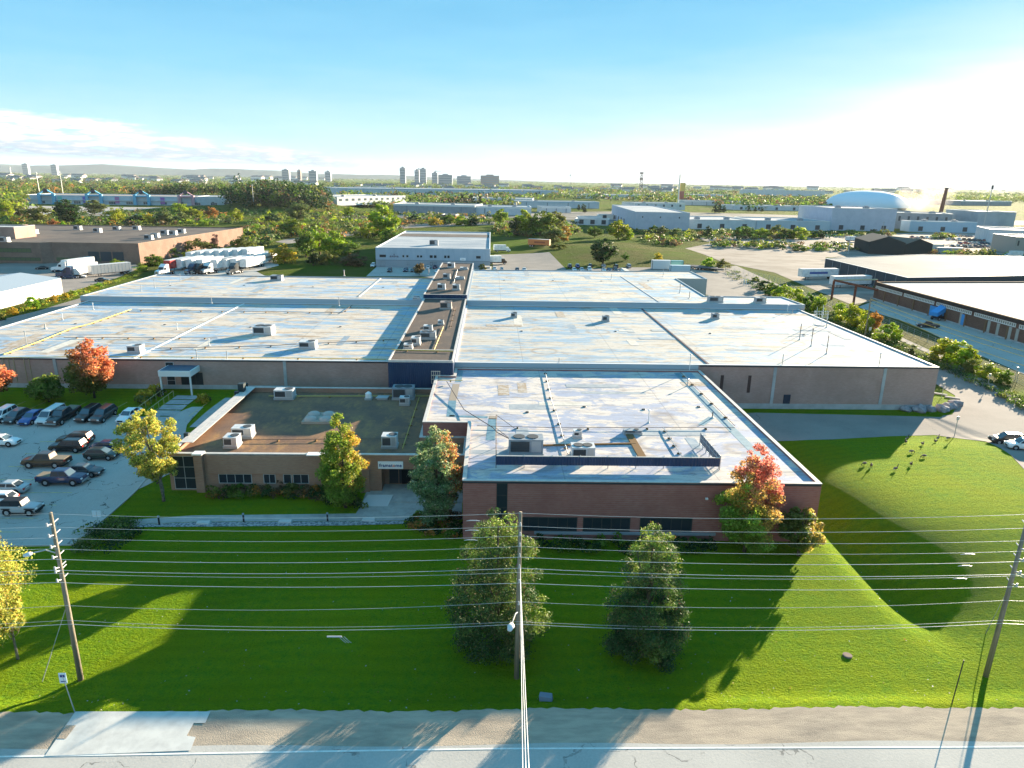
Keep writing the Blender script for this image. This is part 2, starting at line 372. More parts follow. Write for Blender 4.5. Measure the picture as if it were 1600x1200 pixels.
def leaf_mesh(name, pos, nrm, size, colr, material, rng, aspect=.75):
    """pos (n,3) leaf centres, nrm (n,3) facing, size (n,), colr (n,3)"""
    n = len(pos); nrm = nrm / (np.linalg.norm(nrm, axis=1, keepdims=True) + 1e-9)
    r = rng.normal(size=(n, 3)); u = np.cross(nrm, r); u /= np.linalg.norm(u, axis=1, keepdims=True) + 1e-9; w = np.cross(nrm, u)
    s = size[:, None] * .5; q = np.empty((n, 4, 3))
    q[:, 0] = pos - u * s; q[:, 1] = pos - w * s * aspect + u * s * .1; q[:, 2] = pos + u * s; q[:, 3] = pos + w * s * aspect + u * s * .15
    me = bpy.data.meshes.new(name); me.vertices.add(4 * n); me.loops.add(4 * n); me.polygons.add(n)
    me.vertices.foreach_set('co', q.reshape(-1).astype(np.float32)); me.loops.foreach_set('vertex_index', np.arange(4 * n, dtype=np.int32))
    me.polygons.foreach_set('loop_start', np.arange(0, 4 * n, 4, dtype=np.int32)); me.polygons.foreach_set('loop_total', np.full(n, 4, dtype=np.int32))
    me.update(calc_edges=True)
    ca = me.color_attributes.new('leaf', 'FLOAT_COLOR', 'POINT'); cc = np.ones((n, 4, 4), np.float32); cc[:, :, :3] = colr[:, None, :]
    ca.data.foreach_set('color', cc.reshape(-1)); me.materials.append(material); return me

PROFILE = {   # radius against height (0 crown bottom .. 1 top)
 'round': [(0, .35), (.15, .75), (.4, 1), (.7, .85), (.9, .5), (1, .12)],
 'oval': [(0, .45), (.2, .85), (.45, 1), (.7, .72), (.88, .42), (1, .1)],
 'cone': [(0, .8), (.1, 1), (.4, .85), (.7, .5), (.9, .25), (1, .04)],
 'pine': [(0, .72), (.22, 1), (.45, .93), (.7, .68), (.88, .42), (1, .14)],
 'vase': [(0, .3), (.2, .6), (.45, .95), (.65, 1), (.85, .75), (1, .3)],
 'column': [(0, .6), (.3, 1), (.6, .9), (.85, .6), (1, .1)],
 'bush': [(0, .9), (.3, 1), (.6, .85), (.85, .5), (1, .2)]}
def crown(shape, Hc, Rc, z0, K, n, lsize, rng, rc=.26, shell=.55, droop=0, spread=1.0, flat=.8, lean=(0, 0)):
    """returns leaf positions, normals, clump centres"""
    pr = PROFILE[shape]; t = rng.uniform(0, 1, K * 3); rr = np.interp(t, [p[0] for p in pr], [p[1] for p in pr])
    keep = rng.uniform(0, 1, K * 3) < (rr ** 1.3 + .05); t, rr = t[keep][:K], rr[keep][:K]; K = len(t)
    a = rng.uniform(0, 2 * math.pi, K); rad = rr * np.sqrt(rng.uniform(.12, 1, K)) * (1 - rc * .6)
    lop = 1 + .18 * np.sin(a * 2 + rng.uniform(0, 6)) + .12 * np.sin(a * 3 + rng.uniform(0, 6))
    C = np.stack([np.cos(a) * rad * Rc * lop + lean[0] * t, np.sin(a) * rad * Rc * lop + lean[1] * t, z0 + t * Hc * (1 - rc * .3)], 1)
    cr = rc * Rc * rng.uniform(.65, 1.35, K) * np.interp(t, [0, .8, 1], [1, .85, .5])
    w = cr ** 2; ci = rng.choice(K, n, p=w / w.sum())
    d = rng.normal(size=(n, 3)); d /= np.linalg.norm(d, axis=1, keepdims=True)
    r = cr[ci] * (shell + (1 - shell) * rng.uniform(0, 1, n)) * rng.choice([1, 1, 1, 1.25], n)
    pos = C[ci] + d * r[:, None] * np.array([spread, spread, flat]); pos[:, 2] -= droop * r
    nr = d * .9 + rng.normal(size=(n, 3)) * .75 + np.array([0, 0, .25])
    return pos, nr, C, cr, ci
def trunk_mb(Ht, r, C, rng, nlimb=7, n=7, lean=(0, 0)):
    mb = MB(); 
    mb.tube([(0, 0, -.3), (0.0, 0, .12 * Ht), (lean[0] * .3, lean[1] * .3, .45 * Ht), (lean[0] * .7, lean[1] * .7, .85 * Ht)], [r * 1.25, r, r * .72, r * .2], n)
    idx = rng.choice(len(C), min(nlimb, len(C)), replace=False)
    for i in idx:
        c = C[i]; zb = max(.14 * Ht, min(.6 * Ht, c[2] * .55)); b = Vector((lean[0] * .4, lean[1] * .4, zb)); m = b.lerp(Vector(c), .5) + Vector((0, 0, -.04 * Ht))
        mb.tube([b, m, c], [r * .42, r * .28, r * .1], 5)
    return mb
BARK = mat('bark', (.16, .125, .09), .95, noise=((.07, .055, .04), 3, .4, .6, (1, 1, .2)), bump=(6, .6))
BARKL = mat('bark_pale', (.28, .24, .19), .95, noise=((.12, .1, .08), 3, .4, .6))

def near_tree(name, label, loc, shape, Hc, Rc, z0, K, n, lsize, colf, seed, rc=.26, lean=(0, 0), trunk_r=.16, cat='tree', droop=0, flat=.8, trans=.5, nl=9, aspect=.75, bark=None, shell=.55, upn=0):
    rng = np.random.default_rng(seed)
    pos, nr, C, cr, ci = crown(shape, Hc, Rc, z0, K, n, lsize, rng, rc, shell, droop, 1.0, flat, lean)
    if upn: nr = nr + np.array([0, 0, upn])
    sz = lsize * rng.uniform(.6, 1.35, n); t = (pos[:, 2] - z0) / Hc
    c = colf(pos / np.array([Rc, Rc, 1]), t, rng, ci, rng.uniform(0, 1, len(C))[ci])
    o = thing(name, label, cat, loc)
    obj('trunk', trunk_mb(z0 + Hc, trunk_r, C, rng, nl, lean=lean).mesh('trunk', bark or BARK, True), o)
    m = MATS.get('leaves_%d' % int(trans * 100)) or leaf_mat('leaves_%d' % int(trans * 100), None, True, trans)
    obj('crown', leaf_mesh('crown', pos, nr, sz, c, m, rng, aspect), o)
    return o
def lerpc(a, b, f): return np.array(a)[None] * (1 - f[:, None]) + np.array(b)[None] * f[:, None]
def jit(c, rng, s=.35): return np.clip(c * rng.uniform(1 - s, 1 + s, (len(c), 1)) * (1 + rng.normal(size=c.shape) * .07), 0.003, .95)

# prototypes for the trees farther off: unit height 1, crown radius .36
PROTO = {}
def proto(shape, seed, K, n, ls, rc=.3, z0=.14):
    rng = np.random.default_rng(seed); R_ = .36 if shape != 'column' and shape != 'cone' else .24
    if shape == 'bush': R_ = .5; z0 = .02
    pos, nr, C, cr, ci = crown(shape, 1 - z0, R_, z0, K, n, ls, rng, rc)
    v = rng.uniform(.62, 1.38, len(C))[ci] * rng.uniform(.75, 1.25, n)
    me = leaf_mesh('crown_' + shape, pos, nr, ls * rng.uniform(.6, 1.4, n), np.stack([v * rng.uniform(.85, 1.15, n), v, v * .9], 1), None, rng)
    tm = trunk_mb(1.0, .022, C, rng, 6, 5).mesh('trunk_' + shape, BARK)
    return me, tm
for k_, (sh, K_, n_, ls_) in enumerate((('round', 42, 3000, .052), ('oval', 40, 2600, .05), ('vase', 26, 1700, .05), ('cone', 44, 2400, .042), ('column', 20, 1200, .05), ('bush', 30, 2200, .07))):
    PROTO[sh] = [proto(sh, 100 + k_ * 7 + j, K_, n_, ls_) for j in range(3)]
TONE = {'green': (.115, .19, .02), 'dark green': (.035, .075, .02), 'yellow green': (.27, .33, .02), 'olive': (.15, .165, .035), 'golden': (.46, .34, .03), 'rusty orange': (.36, .17, .04),
        'grey green': (.14, .18, .06), 'brown': (.17, .11, .055), 'lime': (.25, .36, .02), 'red': (.40, .06, .03), 'purplish': (.15, .09, .08)}
for k_, c_ in TONE.items(): leaf_mat('leaf_' + k_.replace(' ', '_'), c_, True, .42)
TN = [0]
def mid_tree(bx, by, ty, w, shape, tone, label, name=None, group=None, cat='tree', z=None):
    """tree whose foot is at photo pixel (bx,by), top at row ty, crown w pixels wide"""
    b = P(bx, by, z); TN[0] += 1; k = TN[0]
    top = YP(bx, ty, b.y)[1]; h = max(.6, top - b.z); wd = w * depth(b) / F
    me, tm = PROTO[shape][k % 3]
    u = {'column': .24, 'cone': .24, 'bush': .5}.get(shape, .36)
    o = thing(name or ('shrub' if shape == 'bush' else 'tree'), label, cat if shape != 'bush' else 'shrub', b, (k * 2.4) % 6.28, group)
    s = wd / (2 * u) * (1.28 if shape == 'bush' else 1.18); o.scale = (s, s, h)
    for nm, md, mt in (('trunk', tm, BARK), ('crown', me, MATS['leaf_' + tone.replace(' ', '_')])):
        if nm == 'trunk' and shape == 'bush': continue
        c = obj(nm, md, o)
        if nm == 'crown':
            c.data.materials[0] = c.data.materials[0] or mt
            c.material_slots[0].link = 'OBJECT'; c.material_slots[0].material = mt
    if shape == 'bush' and len(o.children) == 1:
        c = o.children[0]; d = c.data; 
    return o
def foliage_mass(name, label, cat, spots, tone_list, nper, ls, seed, shape='round'):
    """one object: many crowns; spots rows (x,y,z,h,r)"""
    rng = np.random.default_rng(seed); P_, N_, S_, C_ = [], [], [], []
    for (x, y, z, h, r) in spots:
        n = nper; d = rng.normal(size=(n, 3)); d /= np.linalg.norm(d, axis=1, keepdims=True); d[:, 2] = np.abs(d[:, 2]) * 1.25 - .25
        k = 4; cc = rng.normal(size=(k, 3)) * .38; ci = rng.integers(0, k, n)
        q = cc[ci] + d * rng.uniform(.45, .8, n)[:, None]
        p = np.array([x, y, z + h * .5]) + q * np.array([r, r, h * .52]); p[:, 2] = np.maximum(p[:, 2], z + .1)
        P_.append(p); N_.append(d + rng.normal(size=(n, 3)) * .5 + [0, 0, .2]); S_.append(ls * (r + h) * .5 * rng.uniform(.6, 1.4, n))
        b = np.array(TONE[tone_list[rng.integers(0, len(tone_list))]]) * rng.uniform(.75, 1.25)
        v = (rng.uniform(.7, 1.3, k)[ci] * rng.uniform(.8, 1.2, n))[:, None]; C_.append(b[None] * v)
    m = MATS.get('leaves_33') or leaf_mat('leaves_33', None, True, .42)
    me = leaf_mesh(name, np.concatenate(P_), np.concatenate(N_), np.concatenate(S_), np.concatenate(C_), m, rng)
    return tag(obj(name, me), label, cat, None, 'stuff')

# ------------------------------------------------------------------ vehicles
TYRE = mat('tyre_rubber', (.018, .018, .02), .85); RIM = mat('wheel_rim', (.45, .46, .48), .35, .6); GLASS = mat('dark_glass', (.02, .03, .04), .3, spec=.31)
GLASSB = mat('blue_glass', (.07, .11, .14), .15, spec=.5)
LAMP = mat('headlight_glass', (.75, .78, .8), .15); TAIL = mat('taillight_red', (.45, .03, .02), .3); BLACKP = mat('black_plastic', (.02, .02, .022), .6); PLATE = mat('plate_white', (.75, .75, .75), .5)
CHROME = mat('chrome', (.6, .6, .62), .2, .9)
PAINT = {}
def paint(nm):
    c = {'white': (.78, .78, .77), 'silver': (.42, .43, .44), 'black': (.018, .018, .02), 'dark grey': (.06, .065, .07), 'navy': (.02, .035, .09), 'blue': (.03, .08, .28), 'dark green': (.02, .04, .035),
         'brown': (.07, .04, .025), 'red': (.42, .03, .03), 'pale silver': (.58, .6, .6), 'bronze': (.12, .085, .05), 'teal': (.12, .34, .32), 'orange': (.62, .16, .05)}[nm]
    if nm not in PAINT:
        m = mat('paint_' + nm.replace(' ', '_'), c, .28, .0 if nm in ('white', 'red', 'orange') else .15)
        m.node_tree.nodes['Principled BSDF'].inputs['Coat Weight'].default_value = .6; PAINT[nm] = m
    return PAINT[nm]
def quad_inset(mb, q, mu=.06, mv=.06, off=.012, m=0):
    q = [Vector(v) for v in q]; n = (q[1] - q[0]).cross(q[3] - q[0]).normalized() * off
    def bl(u, v): return (q[0] * (1 - u) + q[1] * u) * (1 - v) + (q[3] * (1 - u) + q[2] * u) * v + n
    mb.add([bl(mu, mv), bl(1 - mu, mv), bl(1 - mu, 1 - mv), bl(mu, 1 - mv)], [(0, 1, 2, 3)], m)
def wheel(o, x, y, r=.34, w=.23):
    s = 1 if y > 0 else -1
    t = MB().tube([(0, -w / 2, 0), (0, -w / 2 + .03, 0), (0, w / 2 - .03, 0), (0, w / 2, 0)], [r * .86, r, r, r * .86], 14).build('tyre', TYRE)
    wh = obj('wheel', None, o, (x, y, r)); t.parent = wh
    MB().tube([(0, s * (w / 2 - .02), 0), (0, s * (w / 2 + .012), 0)], [r * .62, r * .58], 10).build('rim', RIM, wh)
    return wh
CARS = {}
SPEC = {  # L, halfW, belt z, roof z, hood z, stations and cabin x: rear-bottom, rear-top, front-top, front-bottom
 'sedan': dict(L=4.75, w=.91, belt=.92, roof=1.44, top=[(-2.37, .62), (-2.3, .86), (-1.65, .97), (-.8, .95), (1.0, .93), (1.7, .86), (2.25, .70), (2.37, .50)], cab=(-1.75, -1.0, .35, 1.15)),
 'suv': dict(L=4.75, w=.94, belt=1.05, roof=1.70, top=[(-2.37, .75), (-2.32, 1.06), (-1.6, 1.08), (-.8, 1.06), (1.0, 1.05), (1.75, 1.0), (2.25, .88), (2.37, .6)], cab=(-2.26, -1.95, .35, 1.12)),
 'hatchback': dict(L=4.25, w=.88, belt=.95, roof=1.5, top=[(-2.12, .65), (-2.05, .95), (-1.5, .98), (-.8, .96), (1.0, .95), (1.5, .9), (2.0, .75), (2.12, .52)], cab=(-2.0, -1.45, .25, 1.15)),
 'van': dict(L=5.0, w=.98, belt=1.1, roof=1.85, top=[(-2.5, .8), (-2.45, 1.12), (-1.6, 1.14), (-.8, 1.12), (1.2, 1.1), (1.9, 1.02), (2.35, .85), (2.5, .6)], cab=(-2.42, -2.25, .9, 1.75)),
 'pickup': dict(L=5.8, w=1.0, belt=1.2, roof=1.92, top=[(-2.9, .9), (-2.88, 1.18), (-2.0, 1.2), (-.9, 1.2), (1.1, 1.2), (2.0, 1.18), (2.75, 1.06), (2.9, .75)], cab=(-1.05, -.85, .75, 1.4)),
 'jeep': dict(L=4.3, w=.88, belt=1.2, roof=1.82, top=[(-2.0, .9), (-1.98, 1.2), (-1.2, 1.2), (-.4, 1.2), (.6, 1.18), (1.3, 1.12), (1.95, 1.05), (2.0, .7)], cab=(-1.95, -1.88, .32, .55)),
}
def car_proto(kind, colour):
    s = SPEC[kind]; w = s['w']; L_ = s['L'] / 2; zb = .22 if kind in ('sedan', 'hatchback') else (.36 if kind in ('pickup', 'jeep') else .27)
    o = thing('parked_car' if kind not in ('pickup', 'van') else ('pickup_truck' if kind == 'pickup' else 'minivan'), 'x', 'car'); pm = paint(colour)
    mb = MB(); rings = []; T = s['top']
    for x, zt in T:
        e = abs(x) / L_; ww = w * (1 - .10 * max(0, (e - .75) / .25) ** 1.5) if kind != 'jeep' else w * (1 if x < 1 else .92)
        zz = zb + (.12 if e > .97 else 0)
        rings.append([(x, -ww * .86, zz), (x, -ww * .98, zz + .14), (x, -ww, (zz + zt) * .5), (x, -ww * .95, zt - .10), (x, -ww * .82, zt - .02), (x, 0, zt + .015), (x, ww * .82, zt - .02), (x, ww * .95, zt - .10), (x, ww, (zz + zt) * .5), (x, ww * .98, zz + .14), (x, ww * .86, zz)])
    n = 11; vs = [v for r in rings for v in r]; fs = []
    for i in range(len(rings) - 1):
        for k in range(n): fs.append((i * n + k, i * n + (k + 1) % n, (i + 1) * n + (k + 1) % n, (i + 1) * n + k))
    fs += [tuple(range(n - 1, -1, -1)), tuple((len(rings) - 1) * n + k for k in range(n))]
    mb.add(vs, fs)
    wr = .34 if kind in ('sedan', 'hatchback') else (.42 if kind in ('pickup', 'jeep') else .37)
    ax = (L_ * .60, -L_ * .60) if kind != 'pickup' else (L_ * .62, -L_ * .56)
    if kind == 'jeep': ax = (1.3, -1.25)
    for x in ax:                                    # wheel-arch rings
        for sy in (-1, 1): mb.tube([(x, sy * (w - .03), wr), (x, sy * (w + .006), wr)], [wr * 1.22, wr * 1.22], 14, 1)
    rb, rt, ft, fb = s['cab']; wb, wt, z0, z1 = w * .86, w * .70, s['belt'] - .03, s['roof']
    if kind == 'jeep': wt = w * .82
    B = [Vector((rb, -wb, z0)), Vector((fb, -wb, z0)), Vector((fb, wb, z0)), Vector((rb, wb, z0))]
    T_ = [Vector((rt, -wt, z1 - .05)), Vector((ft, -wt, z1 - .05)), Vector((ft, wt, z1 - .05)), Vector((rt, wt, z1 - .05))]
    mid = [Vector((rt + .12, -wt * .75, z1)), Vector((ft - .12, -wt * .75, z1)), Vector((ft - .12, wt * .75, z1)), Vector((rt + .12, wt * .75, z1))]
    mb.add(B + T_ + mid, [(0, 1, 5, 4), (1, 2, 6, 5), (2, 3, 7, 6), (3, 0, 4, 7), (4, 5, 9, 8), (5, 6, 10, 9), (6, 7, 11, 10), (7, 4, 8, 11), (8, 9, 10, 11)], 2 if kind == 'jeep' else 0)
    for sy in (-1, 1): mb.box(fb - .32, fb - .18, sy * (wb + .02), sy * (wb + .2), z0 - .02, z0 + .12)     # mirrors
    mb.box(-L_ * .9, L_ * .9, -w * .8, w * .8, zb - .08, zb + .03, 1)
    if kind == 'pickup':
        mb2 = MB().box(-2.8, -1.12, -.78, .78, 1.19, 1.235); mb2.build('bed_cover', mat('bed_liner', (.24, .2, .15), .8), o)
        mb.box(-2.93, -2.86, -.9, .9, .45, .62, 1); mb.box(2.88, 2.96, -.85, .85, .45, .68, 3)
    if kind == 'jeep':
        mb.box(1.98, 2.14, -.85, .85, .5, .68, 1); mb.tube([(-2.16, 0, 1.0), (-2.0, 0, 1.0)], [.38, .38], 12, 1)
        for sy in (-1, 1): mb.box(.85, 1.95, sy * .8, sy * 1.02, .88, .95, 1); mb.box(-1.75, -.8, sy * .8, sy * 1.0, .88, .95, 1)
    mb.build('body', [pm, BLACKP, BLACKP if kind == 'jeep' else pm, CHROME], o, smooth=False)
    wm = MB(); quad_inset(wm, [B[1], B[2], T_[2], T_[1]], .05, .08); wm.build('windscreen', GLASSB, o)
    wm = MB(); quad_inset(wm, [B[3], B[0], T_[0], T_[3]], .08, .12); wm.build('rear_window', GLASS, o)
    for a, b, c, d in ((B[0], B[1], T_[1], T_[0]), (B[2], B[3], T_[3], T_[2])):
        wm = MB(); cut = [0, .48, 1] if kind != 'suv' and kind != 'van' else [0, .33, .64, 1]
        for i in range(len(cut) - 1):
            l0, l1 = cut[i], cut[i + 1]; quad_inset(wm, [a.lerp(b, l0), a.lerp(b, l1), d.lerp(c, l1), d.lerp(c, l0)], .06, .12)
        wm.build('side_window', GLASS, o)
    for x in ax:
        for sy in (-1, 1): wheel(o, x, sy * (w - .09), wr)
    zl = s['top'][-2][1] - .14
    for sy in (-1, 1):
        MB().box(L_ - .16, L_ - .015, sy * w * .55, sy * w * .86, zl - .09, zl + .06).build('headlight', LAMP, o)
        MB().box(-L_ + .0 - .02, -L_ + .14, sy * w * .58, sy * w * .88, s['top'][1][1] - .26, s['top'][1][1] - .06).build('taillight', TAIL, o)
    MB().box(L_ - .04, L_ + .02, -w * .45, w * .45, .42, .62).build('grille', BLACKP, o)
    MB().box(-L_ - .03, -L_ + .02, -.22, .22, .62, .74).build('licence_plate', PLATE, o)
    return o
FIRSTCAR = set()
def put_car(kind, colour, x, y, ang, label, group='cars parked in the left lot', z=None):
    key = (kind, colour)
    if key not in CARS: o = CARS[key] = car_proto(kind, colour)
    else: o = copy_tree(CARS[key])
    o.location = (x, y, gz(x, y) + .05 if z is None else z)
    e = .6; a = R(ang); zx = (gz(x + math.cos(a), y + math.sin(a)) - gz(x - math.cos(a), y - math.sin(a))) / 2
    o.rotation_euler = (0, -math.atan(zx), a)
    o.scale = (.88, .88, .88); tag(o, label, {'pickup': 'pickup truck', 'van': 'minivan'}.get(kind, 'car'), group); return o
def car_px(kind, colour, cx, cy, ang, label, group='cars parked in the left lot'):
    p = P(cx, cy); return put_car(kind, colour, p.x, p.y, ang, label, group)

WHITEP = mat('trailer_white', (.74, .74, .73), .45, noise=((.5, .5, .49), .8, .45, .7)); ALU = mat('trailer_aluminium', (.5, .51, .52), .35, .4)
def trailer(label, colour, p, ang, L_=14.5, group='semi trailers', logo=None, name='semi_trailer', deck=1.15, h=2.85, flat=False, z=None):
    o = thing(name, label, 'trailer', (p[0], p[1], gz(p[0], p[1]) + .05 if z is None else z), R(ang), group); bm = MB()
    m = colour if not isinstance(colour, str) else paint(colour)
    if flat:
        MB().box(-L_ / 2, L_ / 2, -1.28, 1.28, deck - .25, deck).box(-L_ / 2, L_ / 2, -.5, .5, deck - .5, deck - .25).build('deck', mat('steel_dark', (.08, .08, .09), .6), o)
    else:
        bm.box(-L_ / 2, L_ / 2, -1.28, 1.28, deck, deck + h)
        for i in range(int(L_ / 1.2)):
            x = -L_ / 2 + .6 + i * 1.2
            for s in (-1, 1): bm.box(x, x + .05, s * 1.28, s * 1.3, deck + .08, deck + h - .05)
        bm.build('box', m, o)
        MB().box(-L_ / 2 - .05, -L_ / 2 - .003, -1.15, -.02, deck + .1, deck + h - .12).box(-L_ / 2 - .05, -L_ / 2 - .003, .02, 1.15, deck + .1, deck + h - .12).build('rear_doors', ALU, o)
        MB().box(-L_ / 2 + .05, L_ / 2 - .05, -1.2, 1.2, deck + h + .002, deck + h + .03).build('roof_panel', mat('trailer_roof', (.66, .66, .65), .6, noise=((.35, .35, .34), .9, .5, .7)), o)
        if logo: 
            for s in (-1, 1): MB().box(-L_ * .2, L_ * .3, s * 1.303, s * 1.312, deck + h * .35, deck + h * .62).build('side_lettering_band', logo, o)
    fr = MB().box(-L_ / 2 + .3, L_ / 2 - 2, -.5, .5, deck - .3, deck - .01)
    for s in (-1, 1): fr.box(L_ / 2 - 3.2, L_ / 2 - 3.05, s * .7, s * .85, .05, deck - .02).box(L_ / 2 - 3.3, L_ / 2 - 2.95, s * .62, s * .93, 0, .06)
    fr.build('chassis', BLACKP, o)
    for x in (-L_ / 2 + 1.2, -L_ / 2 + 2.45):
        for s in (-1, 1): wheel(o, x, s * 1.05, .5, .42)
    return o
def tractor(label, colour, p, ang, group='semi tractors'):
    o = thing('semi_tractor', label, 'truck', (p[0], p[1], gz(p[0], p[1]) + .05), R(ang), group); m = paint(colour)
    def sect(mb, st, mi=0):
        vs = []; 
        for x, w, z0, z1 in st: vs += [(x, -w, z0), (x, w, z0), (x, w * .92, z1), (x, -w * .92, z1)]
        fs = [(3, 2, 1, 0)]
        for i in range(len(st) - 1):
            a = i * 4; fs += [(a, a + 1, a + 5, a + 4), (a + 1, a + 2, a + 6, a + 5), (a + 2, a + 3, a + 7, a + 6), (a + 3, a, a + 4, a + 7)]
        k = (len(st) - 1) * 4; fs.append((k, k + 1, k + 2, k + 3)); mb.add(vs, [tuple(reversed(f)) for f in fs], mi)
    b = MB(); sect(b, [(-1.3, 1.2, .9, 3.7), (-.2, 1.22, .9, 3.85), (.9, 1.2, .9, 3.0), (1.0, 1.2, .9, 2.95), (1.55, 1.12, .9, 2.0), (3.2, .95, .75, 1.75), (3.5, .85, .7, 1.3)]); b.build('cab', m, o)
    MB().add([(1.03, -1.0, 2.85), (1.03, 1.0, 2.85), (1.58, .98, 2.08), (1.58, -.98, 2.08)], [(0, 3, 2, 1)]).build('windscreen', GLASS, o).location.x = .03
    for s in (-1, 1):
        MB().box(.1, .95, s * 1.19, s * 1.225, 1.95, 2.7).build('side_window', GLASS, o)
        MB().box(3.3, 3.5, s * .55, s * .9, .95, 1.2).build('headlight', LAMP, o)
        MB().cyl((-1.3, s * 1.0, .75), (.6, s * 1.0, .75), .3, n=8).build('fuel_tank', CHROME, o)
    MB().box(3.46, 3.56, -.5, .5, .75, 1.6).build('grille', CHROME, o)
    MB().box(-3.9, 1.0, -.45, .45, .65, .95).box(-3.6, -2.2, -.6, .6, .95, 1.1).build('frame', BLACKP, o)
    for x in (2.3, -1.95, -3.2):
        for s in (-1, 1): wheel(o, x, s * .95, .5, .35 if x > 0 else .5)
    return o
def box_truck(label, p, ang, colour='white', group=None):
    o = thing('box_truck', label, 'truck', (p[0], p[1], gz(p[0], p[1]) + .05), R(ang), group)
    MB().box(-4.2, 1.6, -1.2, 1.2, 1.0, 3.5).build('cargo_box', WHITEP, o)
    MB().prism([(1.75, 0), (1.75, 1), (1.75, 2)], 0, 0) if 0 else None
    b = MB(); b.add([(1.7, -1.05, .6), (3.9, -1.0, .6), (3.9, 1.0, .6), (1.7, 1.05, .6), (1.7, -1.0, 2.4), (2.9, -.95, 2.4), (2.9, .95, 2.4), (1.7, 1.0, 2.4), (3.4, -.98, 1.5), (3.9, -.95, 1.35), (3.9, .95, 1.35), (3.4, .98, 1.5)],
          [(0, 3, 2, 1), (0, 1, 9, 8, 5, 4), (3, 7, 6, 11, 10, 2), (4, 5, 6, 7), (5, 8, 11, 6), (8, 9, 10, 11), (9, 1, 2, 10), (0, 4, 7, 3)]); b.build('cab', paint(colour), o)
    MB().add([(2.93, -.85, 2.32), (2.93, .85, 2.32), (3.41, .9, 1.55), (3.41, -.9, 1.55)], [(0, 3, 2, 1)]).build('windscreen', GLASS, o)
    MB().box(-4.0, 3.0, -.45, .45, .55, .98).build('frame', BLACKP, o)
    for x in (2.9, -2.7):
        for s in (-1, 1): wheel(o, x, s * .95, .45, .35)
    return o
def container(label, name, p, ang, L_, colour, h=2.6, w=2.44, cat='container', group=None, ribs=True, z=None):
    o = thing(name, label, cat, (p[0], p[1], gz(p[0], p[1]) + .03 if z is None else z), R(ang), group); m = MB().box(-L_ / 2, L_ / 2, -w / 2, w / 2, .12, h)
    if ribs:
        k = int(L_ / .6)
        for i in range(k):
            x = -L_ / 2 + .25 + i * (L_ - .4) / k
            for s in (-1, 1): m.box(x, x + .2, s * w / 2, s * (w / 2 + .035), .3, h - .15)
    m.build('shell', colour if not isinstance(colour, str) else paint(colour), o)
    d = MB()
    for s in (-1, 1): d.box(L_ / 2 + .003, L_ / 2 + .06, s * .03, s * (w / 2 - .05), .25, h - .1)
    d.build('doors', colour if not isinstance(colour, str) else paint(colour), o)
    f = MB()
    for x in (-L_ / 2, L_ / 2 - .15):
        for s in (-1, 1): f.box(x, x + .15, s * (w / 2 - .15), s * (w / 2 + .05), 0, h + .03)
    f.build('corner_posts', mat('steel_dark', (.08, .08, .09), .6), o)
    return o

# ------------------------------------------------------------------ building shell
COP = mat('coping_pale', (.60, .55, .50), .5, noise=((.45, .42, .4), 1.5, .4, .7)); COPB = mat('coping_blue_grey', (.30, .38, .44), .5); COPW = mat('coping_white', (.75, .74, .72), .5)
def shell(name, label, poly, z0, z1, wall, roof, cop=None, par=.35, pw=.3, cat='building', over=.04, wallname='wall', copz=.07, group=None):
    if area(poly) < 0: poly = poly[::-1]
    c = (sum(p[0] for p in poly) / len(poly), sum(p[1] for p in poly) / len(poly))
    o = thing(name, label, cat, (c[0], c[1], max(z0, 0)), 0, group); oz = max(z0, 0)
    def loc(pl): return [(p[0] - c[0], p[1] - c[1]) for p in pl]
    w = MB(); pl = loc(poly); ins = inset(pl, pw); n = len(pl)
    vs = [(p[0], p[1], z0 - oz) for p in pl] + [(p[0], p[1], z1 - oz) for p in pl] + [(p[0], p[1], z1 - oz) for p in ins] + [(p[0], p[1], z1 - par - .15 - oz) for p in ins]
    fs = []
    for i in range(n):
        j = (i + 1) % n; fs += [(i, j, n + j, n + i), (n + i, n + j, 2 * n + j, 2 * n + i), (2 * n + i, 2 * n + j, 3 * n + j, 3 * n + i)]
    w.add(vs, fs); w.build(wallname, wall, o)
    MB().prism(inset(pl, pw - .005), z1 - par - .12 - oz, z1 - par - oz).build('roof', roof, o)
    if cop:
        a = inset(pl, -over); b = inset(pl, pw + over); m = MB(); za, zb = z1 - oz + .003, z1 - oz + copz
        vs = [(p[0], p[1], z) for z in (za, zb) for p in a] + [(p[0], p[1], z) for z in (za, zb) for p in b]; fs = []
        for i in range(n):
            j = (i + 1) % n; fs += [(i, j, n + j, n + i), (n + i, n + j, 3 * n + j, 3 * n + i), (3 * n + i, 3 * n + j, 2 * n + j, 2 * n + i), (2 * n + i, 2 * n + j, j, i)]
        m.add(vs, fs).build('coping', cop, o)
    o['cx'] = c[0]; o['cy'] = c[1]; o['oz'] = oz
    del o['cx'], o['cy'], o['oz']
    ORG[o.name] = Vector((c[0], c[1], oz)); return o
ORG = {}
